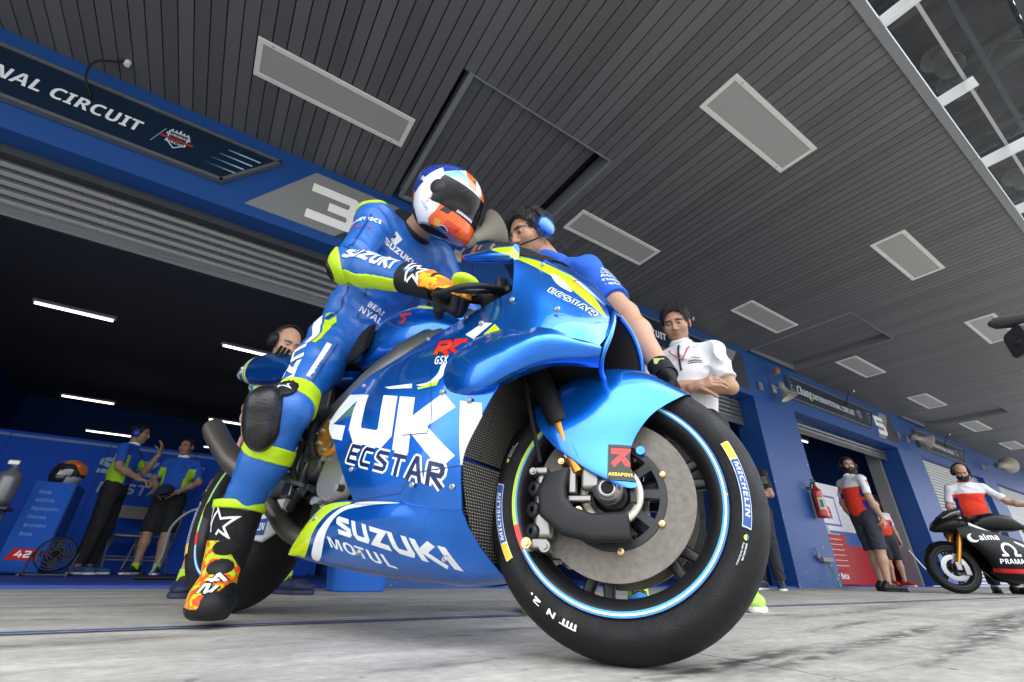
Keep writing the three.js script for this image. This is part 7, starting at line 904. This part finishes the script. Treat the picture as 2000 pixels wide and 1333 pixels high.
{ // neighbouring team's garage
  const t = thing('neighbour_backdrop', 'white, blue and red backdrop with lettering in the open garage', 'backdrop'), tex = canvasTex(1024, 512, (c) => { c.fillStyle = '#e4e2ea'; c.fillRect(0, 0, 1024, 512); c.fillStyle = '#1f5fae'; c.fillRect(0, 250, 1024, 70); c.fillStyle = '#b8101a'; c.fillRect(0, 320, 1024, 192); c.strokeStyle = '#2a5ca8'; c.lineWidth = 10; c.strokeRect(40, 70, 380, 150); c.fillStyle = '#b01a24'; c.font = 'bold 120px sans-serif'; c.fillText('alma', 80, 190); c.fillStyle = '#c8141c'; c.fillRect(640, 30, 260, 180); c.strokeStyle = '#2a6cc0'; c.strokeRect(640, 30, 260, 180); c.fillStyle = '#fff'; c.font = 'bold 80px sans-serif'; c.fillText('PC', 760, 150); }); const g = box(5.3, 2.1, 0.05); const u = g.attributes.uv, p = g.attributes.position; for (let i = 0; i < p.count; i++) u.setXY(i, p.getX(i) / 5.3 + 0.5, p.getY(i) / 2.1 + 0.5); g.translate(12.9, 1.07, -5.15); part('panel', g, std(lin(1, 1, 1), 0.4, 0, { map: tex }), t);
  const k = thing('tool_chest', 'red tool chest with pale drawer edges in the open garage', 'tool chest'), rm = std(lin(0.36, 0.007, 0.009), 0.6); part('carcass', rbox(0.9, 0.95, 0.3, 0.02, 11.15, 0.5, -4.92), rm, k); for (let i = 0; i < 7; i++) { const d = part('drawer', rbox(0.62, 0.095, 0.02, 0.006, 11.05, 0.33 + i * 0.098, -4.765), rm, k); part('handle', rbox(0.56, 0.012, 0.014, 0.004, 11.05, 0.37 + i * 0.098, -4.752), M.white, d); } const w = new THREE.PlaneGeometry(0.5, 0.16); w.translate(11.1, 0.18, -4.765); part('lettering', w, film(256, 84, (c) => { c.fillStyle = '#f0f0f0'; c.font = 'bold 76px sans-serif'; c.fillText('Beta', 30, 66); }), k);
  [[10.95, 0.2, [0.3, 0.5, 0.6]], [11.1, 0.24, [0.6, 0.42, 0.05]], [11.2, 0.16, [0.5, 0.55, 0.6]]].forEach(([x, h, c], i) => { const b = thing('bottle', ['pale blue bottle', 'tall yellow bottle', 'short grey bottle'][i] + ' standing on the red tool chest', 'bottle', 'bottles on the red tool chest'); part('body', lathe([[0, 0.01], [0.005, 0.032], [h * 0.65, 0.032], [h * 0.8, 0.014], [h * 0.95, 0.014]], [x, 0.976, -4.9], [0, 1, 0], 18), std(lin(...c), 0.3), b); part('cap', cyl([x, 0.976 + h * 0.93, -4.9], [x, 0.976 + h, -4.9], 0.017), M.black, b); });
  const st = thing('paddock_stand', 'steel paddock stand leaning in the doorway behind the black motorcycle', 'paddock stand'); part('lever', tube([[13.9, 0.75, -4.5], [14.0, 0.3, -4.3], [14.1, 0.05, -4.1]], 0.016, 16, 8), M.steel, st); part('foot', tube([[13.6, 0.03, -4.2], [14.1, 0.03, -4.05], [14.35, 0.03, -4.1]], 0.016, 16, 8), M.steel, st); }
{ const t = thing('fire_extinguisher', 'red fire extinguisher with paper label hanging on the blue pillar', 'fire extinguisher'), x = 9.2, z = WZ + 0.11; part('cylinder', lathe([[0, 0.02], [0.01, 0.085], [0.04, 0.092], [0.42, 0.092], [0.48, 0.075], [0.52, 0.035], [0.55, 0.03]], [x, 1.08, z], [0, 1, 0], 32), std(lin(0.5, 0.01, 0.008), 0.25, 0, { clearcoat: 0.7 }), t); part('label', new THREE.CylinderGeometry(0.0935, 0.0935, 0.2, 24, 1, true, -1.3, 2.2).translate(x, 1.32, z), std(lin(1, 1, 1), 0.6, 0, { map: canvasTex(256, 160, (c) => { c.fillStyle = '#d8c9a0'; c.fillRect(0, 0, 256, 160); c.fillStyle = '#3c6a9a'; c.fillRect(30, 30, 70, 100); c.fillStyle = '#555'; for (let i = 0; i < 8; i++) c.fillRect(120, 24 + i * 14, 60 + 50 * rnd(), 5); }) }), t); part('valve', merge([cyl([x, 1.63, z], [x, 1.7, z], 0.02), rbox(0.14, 0.02, 0.03, 0.005, x - 0.03, 1.73, z), rbox(0.12, 0.015, 0.03, 0.005, x - 0.04, 1.69, z)]), M.darkGrey, t); part('hose', tube([[x - 0.03, 1.68, z], [x - 0.15, 1.64, z], [x - 0.14, 1.4, z], [x - 0.12, 1.2, z]], 0.012, 24, 8), M.black, t); part('bracket', rbox(0.1, 0.05, 0.03, 0.004, x, 1.6, WZ + 0.018), M.darkGrey, t); }
{ const t = thing('socket_box', 'grey wall socket box with green cables low on the blue pillar', 'socket box'); part('box', rbox(0.34, 0.07, 0.08, 0.008, 9.03, 0.42, WZ + 0.043), M.grey, t); part('conduit', merge([cyl([8.8, 0.44, WZ + 0.04], [8.8, 0.6, WZ + 0.03], 0.012), rbox(0.05, 0.05, 0.05, 0.006, 8.8, 0.46, WZ + 0.03)]), M.grey, t); part('cable', merge([-0.03, 0.03].map((d) => tube([[9.04 + d, 0.39, WZ + 0.06], [9.05 + d, 0.2, WZ + 0.08], [9.02 + d * 2, 0.03, WZ + 0.12], [9.2 + d * 3, 0.012, WZ + 0.25]], 0.007, 20, 6))), std(lin(0.02, 0.2, 0.16), 0.5), t); }
// horn loudspeakers
function horn(x, y, z, dir, s, where) { const t = thing('horn_speaker', 'cream horn loudspeaker ' + where, 'loudspeaker', 'horn loudspeakers on the pillars'), m = std(lin(0.52, 0.48, 0.38), 0.5); const n = vnorm(dir); part('horn', lathe([[0, 0.05], [0.06, 0.06], [0.14, 0.08], [0.22, 0.13], [0.29, 0.2], [0.31, 0.205], [0.29, 0.19], [0.2, 0.11], [0.1, 0.03]].map(([a, r]) => [a * s, r * s]), [x, y, z], n, 32), m, t); part('driver', lathe([[-0.13, 0.02], [-0.12, 0.075], [-0.02, 0.08], [0.0, 0.05]].map(([a, r]) => [a * s, r * s]), [x, y, z], n, 24), std(lin(0.3, 0.29, 0.25), 0.5), t); part('bracket', merge([cyl([x, y, z], [x, y, WZ + 0.02], 0.014), rbox(0.1, 0.16, 0.03, 0.005, x, y, WZ + 0.018)]), m, t); }
horn(1.82, 3.62, -3.72, [0.72, 0.6, 0.35], 1.1, 'above the pillar behind the helmet of the rider'); horn(8.86, 3.46, -3.98, [0.15, -0.9, 0.3], 0.8, 'below the orange beacon'); horn(15.35, 3.5, -3.95, [0.6, -0.3, 0.5], 1.0, 'beside the pillar with the closed shutter'); horn(21.6, 3.55, -3.7, [0.9, 0.1, 0.3], 1.3, 'on the farthest pillar');
{ const t = thing('beacon', 'orange warning beacon on the blue pillar', 'beacon'); part('dome', lathe([[0, 0.05], [0.05, 0.052], [0.09, 0.035], [0.11, 0.01]], [8.85, 3.78, WZ + 0.16], [0, 1, 0], 24), std(lin(0.7, 0.12, 0.01), 0.25, 0, { clearcoat: 0.6 }), t); part('base', merge([cyl([8.85, 3.74, WZ + 0.16], [8.85, 3.782, WZ + 0.16], 0.055), rbox(0.05, 0.02, 0.16, 0.004, 8.85, 3.735, WZ + 0.085)]), M.grey, t); }
for (const [x, y, w] of [[8.35, 3.4, 'beside the horn loudspeaker'], [14.75, 3.5, 'beside the number five']]) { const t = thing('wall_plate', 'small grey electrical plate on the blue header ' + w, 'wall plate'); part('plate', rbox(0.12, 0.16, 0.04, 0.008, x, y, WZ + 0.022), M.grey, t); part('button', cyl([x, y, WZ + 0.04], [x, y, WZ + 0.055], 0.025), M.lightGrey, t); }
{ // television camera reaching in from the side
  const t = thing('video_camera', 'black video camera with foam microphone', 'video camera'), o = [1.62, 0.705, -0.12], T = headFrame(o, [-0.55, -0.02, -0.83]); const put = (n, g, m) => part(n, g.applyMatrix4(T), m, t);
  put('microphone', loft([[-0.12, 0.016], [0.02, 0.017], [0.05, 0.015], [0.062, 0.006]].map(([z, r]) => ering([0.0, 0.045, z], [r, 0, 0], [0, r, 0], 16)), {}), std(lin(0.02, 0.02, 0.022), 0.95)); put('lens_hood', loft([[-0.02, 0.035, 0.028], [0.02, 0.045, 0.036], [0.03, 0.043, 0.034]].map(([z, a, b]) => ering([0, -0.012, z], [a, 0, 0], [0, b, 0], 20, 0.45)), {}), M.satin); put('lens', lathe([[0, 0.001], [-0.006, 0.02], [-0.01, 0.032]], [0, -0.012, 0.034], [0, 0, 1], 28), glassDark()); put('body', rbox(0.09, 0.1, 0.2, 0.015, 0, -0.005, -0.12), M.satin); put('handle', rbox(0.025, 0.02, 0.14, 0.008, 0, 0.075, -0.12), M.black); put('grip', rbox(0.04, 0.07, 0.1, 0.015, -0.06, -0.01, -0.1), M.black); put('monopod', cyl([0, -0.055, -0.13], [0.08, -0.7, -0.2], 0.012), M.black);
}
{ // blue waste bin and trolley edge behind the belly fairing
  const t = thing('blue_bin', 'low blue plastic bin on the floor behind the motorcycle', 'bin'); part('tub', loft([[0.0, 0.19, 0.15], [0.28, 0.22, 0.18], [0.29, 0.225, 0.185]].map(([y, a, b]) => ering([1.08, y + 0.004, -3.72], [a, 0, 0], [0, 0, b], 28, 0.5)), { flip: true }), std(lin(0.015, 0.13, 0.55), 0.4), t); part('rim', new THREE.TorusGeometry(0.2, 0.012, 8, 32).rotateX(PI / 2).scale(1.1, 1, 0.9).translate(1.08, 0.295, -3.72), std(lin(0.015, 0.13, 0.55), 0.4), t); }
// ---------------------------------------------------------------- black motorcycle farther along the lane
{
  const m2 = thing('black_motorcycle', 'black racing motorcycle with white lettering near the closed shutter', 'motorcycle'), blk = std(lin(0.006, 0.006, 0.007), 0.3, 0, { physical: true, specularIntensity: 0.45 }), redm = std(lin(0.6, 0.015, 0.01), 0.35);
  for (const [T, r, w, fr] of [[new THREE.Matrix4().makeTranslation(1.436, 0.3, 0), 0.3, 0.125, true], [new THREE.Matrix4().makeTranslation(0, 0.32, 0), 0.32, 0.19, false]]) { const { W, put } = wheelParts(T, m2, r, w, 0.222, fr, true); put('brake_disc', lathe([[-0.003, 0.1], [-0.003, 0.155], [0.003, 0.155], [0.003, 0.1], [-0.003, 0.1]], [0, 0, -0.06], [0, 0, 1], 40), M.steel, W); }
  const fz = (s) => [[[0.62, 0.62, 0.14], [0.85, 0.7, 0.17], [1.05, 0.76, 0.19], [1.2, 0.8, 0.18], [1.3, 0.78, 0.15]], [[0.58, 0.48, 0.17], [0.8, 0.52, 0.22], [1.0, 0.56, 0.24], [1.16, 0.6, 0.23], [1.28, 0.66, 0.18]], [[0.5, 0.32, 0.17], [0.72, 0.34, 0.22], [0.92, 0.36, 0.24], [1.06, 0.4, 0.22], [1.14, 0.46, 0.18]], [[0.4, 0.2, 0.15], [0.62, 0.18, 0.18], [0.82, 0.18, 0.19], [0.98, 0.22, 0.16], [1.06, 0.3, 0.12]], [[0.42, 0.16, 0.05], [0.62, 0.13, 0.06], [0.82, 0.13, 0.06], [0.98, 0.17, 0.05], [1.06, 0.25, 0.04]]].map((r) => r.map((p) => [p[0], p[1], p[2] * s]));
  for (const s of [1, -1]) { const f = part('side_fairing', patch(fz(s), 24, 24, { flip: s > 0, thick: 0.004 }), blk, m2); if (s < 0) { decal(f, [1.06, 0.66, -0.23], [0.1, 0.1, -1], 0.42, 0.13, film(512, 160, (c) => { c.fillStyle = '#f0f0f0'; c.font = 'bold 120px sans-serif'; c.fillText('alma', 160, 120); c.beginPath(); c.arc(90, 80, 66, 0, 7); c.fill(); c.globalCompositeOperation = 'destination-out'; c.beginPath(); c.arc(120, 66, 52, 0, 7); c.fill(); }), 'lettering', m2, { depth: 0.25, spin: 0.05 }); decal(f, [0.86, 0.46, -0.23], [0, 0.0, -1], 0.34, 0.3, film(320, 280, (c) => { c.strokeStyle = '#f0f0f0'; c.lineWidth = 26; c.beginPath(); c.arc(150, 90, 66, 2.2, 7.2); c.stroke(); c.fillStyle = '#f0f0f0'; c.fillRect(50, 138, 70, 24); c.fillRect(184, 138, 70, 24); c.font = 'bold 74px sans-serif'; c.fillText('PRAMAC', 6, 240, 300); }), 'lettering', m2, { depth: 0.25 }); decal(f, [0.78, 0.27, -0.22], [0, -0.1, -1], 0.62, 0.05, film(64, 8, (c) => { c.fillStyle = '#c8141c'; c.fillRect(0, 0, 64, 8); }), 'stripe', m2, { depth: 0.25 }); } }
  part('nose_fairing', loft([[1.2, 0.82, 0.1, 0.19], [1.3, 0.83, 0.11, 0.17], [1.4, 0.82, 0.09, 0.13], [1.48, 0.79, 0.06, 0.08], [1.52, 0.77, 0.02, 0.03]].map((a) => sring(...a, 24, 0.9)), { flip: true }), blk, m2);
  part('windscreen', loft([[1.16, 0.98, 0.06, 0.12], [1.26, 0.96, 0.05, 0.11], [1.38, 0.9, 0.03, 0.08]].map((a) => sring(...a, 20)), { flip: true }), glassDark(), m2); part('dash', rbox(0.03, 0.06, 0.12, 0.01, 1.2, 1.0, 0), redm, m2);
  part('tank_cover', loft([[0.5, 0.8, 0.04, 0.1], [0.62, 0.84, 0.1, 0.15], [0.8, 0.86, 0.12, 0.17], [0.95, 0.85, 0.1, 0.16], [1.05, 0.82, 0.06, 0.12]].map((a) => sring(...a, 24)), { flip: true }), blk, m2); part('seat_pad', loft([[0.5, 0.8, 0.02, 0.1], [0.3, 0.82, 0.03, 0.13], [0.1, 0.88, 0.03, 0.1]].map((a) => sring(...a, 20)), {}), B.seat, m2); part('tail_unit', loft([[0.4, 0.76, 0.05, 0.12], [0.15, 0.85, 0.07, 0.13], [-0.1, 0.96, 0.06, 0.1], [-0.3, 1.02, 0.03, 0.06]].map((a) => sring(...a, 24)), {}), B.white, m2);
  for (const s of [1, -1]) { const fk = part('fork_leg', cyl([1.4, 0.36, s * 0.1], [1.2, 0.86, s * 0.1], 0.026, 0.028), B.gold, m2); part('fork_foot', rbox(0.06, 0.1, 0.04, 0.01, 1.42, 0.32, s * 0.1), B.alu, fk); part('brake_caliper', rbox(0.07, 0.12, 0.05, 0.015, 1.33, 0.27, s * 0.085), B.alu, fk); part('handlebar', cyl([1.2, 0.88, s * 0.12], [1.12, 0.85, s * 0.34], 0.015), B.seat, m2); part('lever', tube([[1.24, 0.88, s * 0.14], [1.26, 0.86, s * 0.22], [1.22, 0.85, s * 0.33]], 0.007), B.dark, m2); part('swing_arm', loft([[0.5, 0.42, 0.05], [0.25, 0.38, 0.05], [0, 0.325, 0.03]].map(([x, y, h]) => ering([x, y, s * 0.13], [0, h, 0], [0, 0, 0.02], 12)), { flip: s < 0 }), B.alu, m2); }
  part('front_mudguard', patch([-0.07, -0.05, 0, 0.05, 0.07].map((z) => [2.5, 2.1, 1.6, 1.1, 0.7].map((a) => { const r = 0.325 - Math.abs(z) * 0.6; return [1.436 + r * Math.cos(a), 0.3 + r * Math.sin(a), z]; })), 16, 12, { thick: 0.004 }), blk, m2); part('engine_block', merge([rbox(0.4, 0.34, 0.28, 0.03, 0.72, 0.42, 0), cyl([0.5, 0.42, -0.14], [0.5, 0.42, 0.14], 0.06)]), B.dark, m2); part('frame_spar', merge([-1, 1].map((s) => cyl([1.15, 0.82, s * 0.12], [0.5, 0.46, s * 0.15], 0.04))), B.alu, m2); part('exhaust', cyl([0.3, 0.3, -0.12], [-0.15, 0.6, -0.16], 0.045, 0.055), B.titan, m2);
  bikeMatrix(V(9.52, 0, -1.32), [-1.02, 0, -1.04], 0).decompose(m2.position, m2.quaternion, m2.scale);
}
renderer.setSize(1024, 682);
renderer.render(scene, camera);
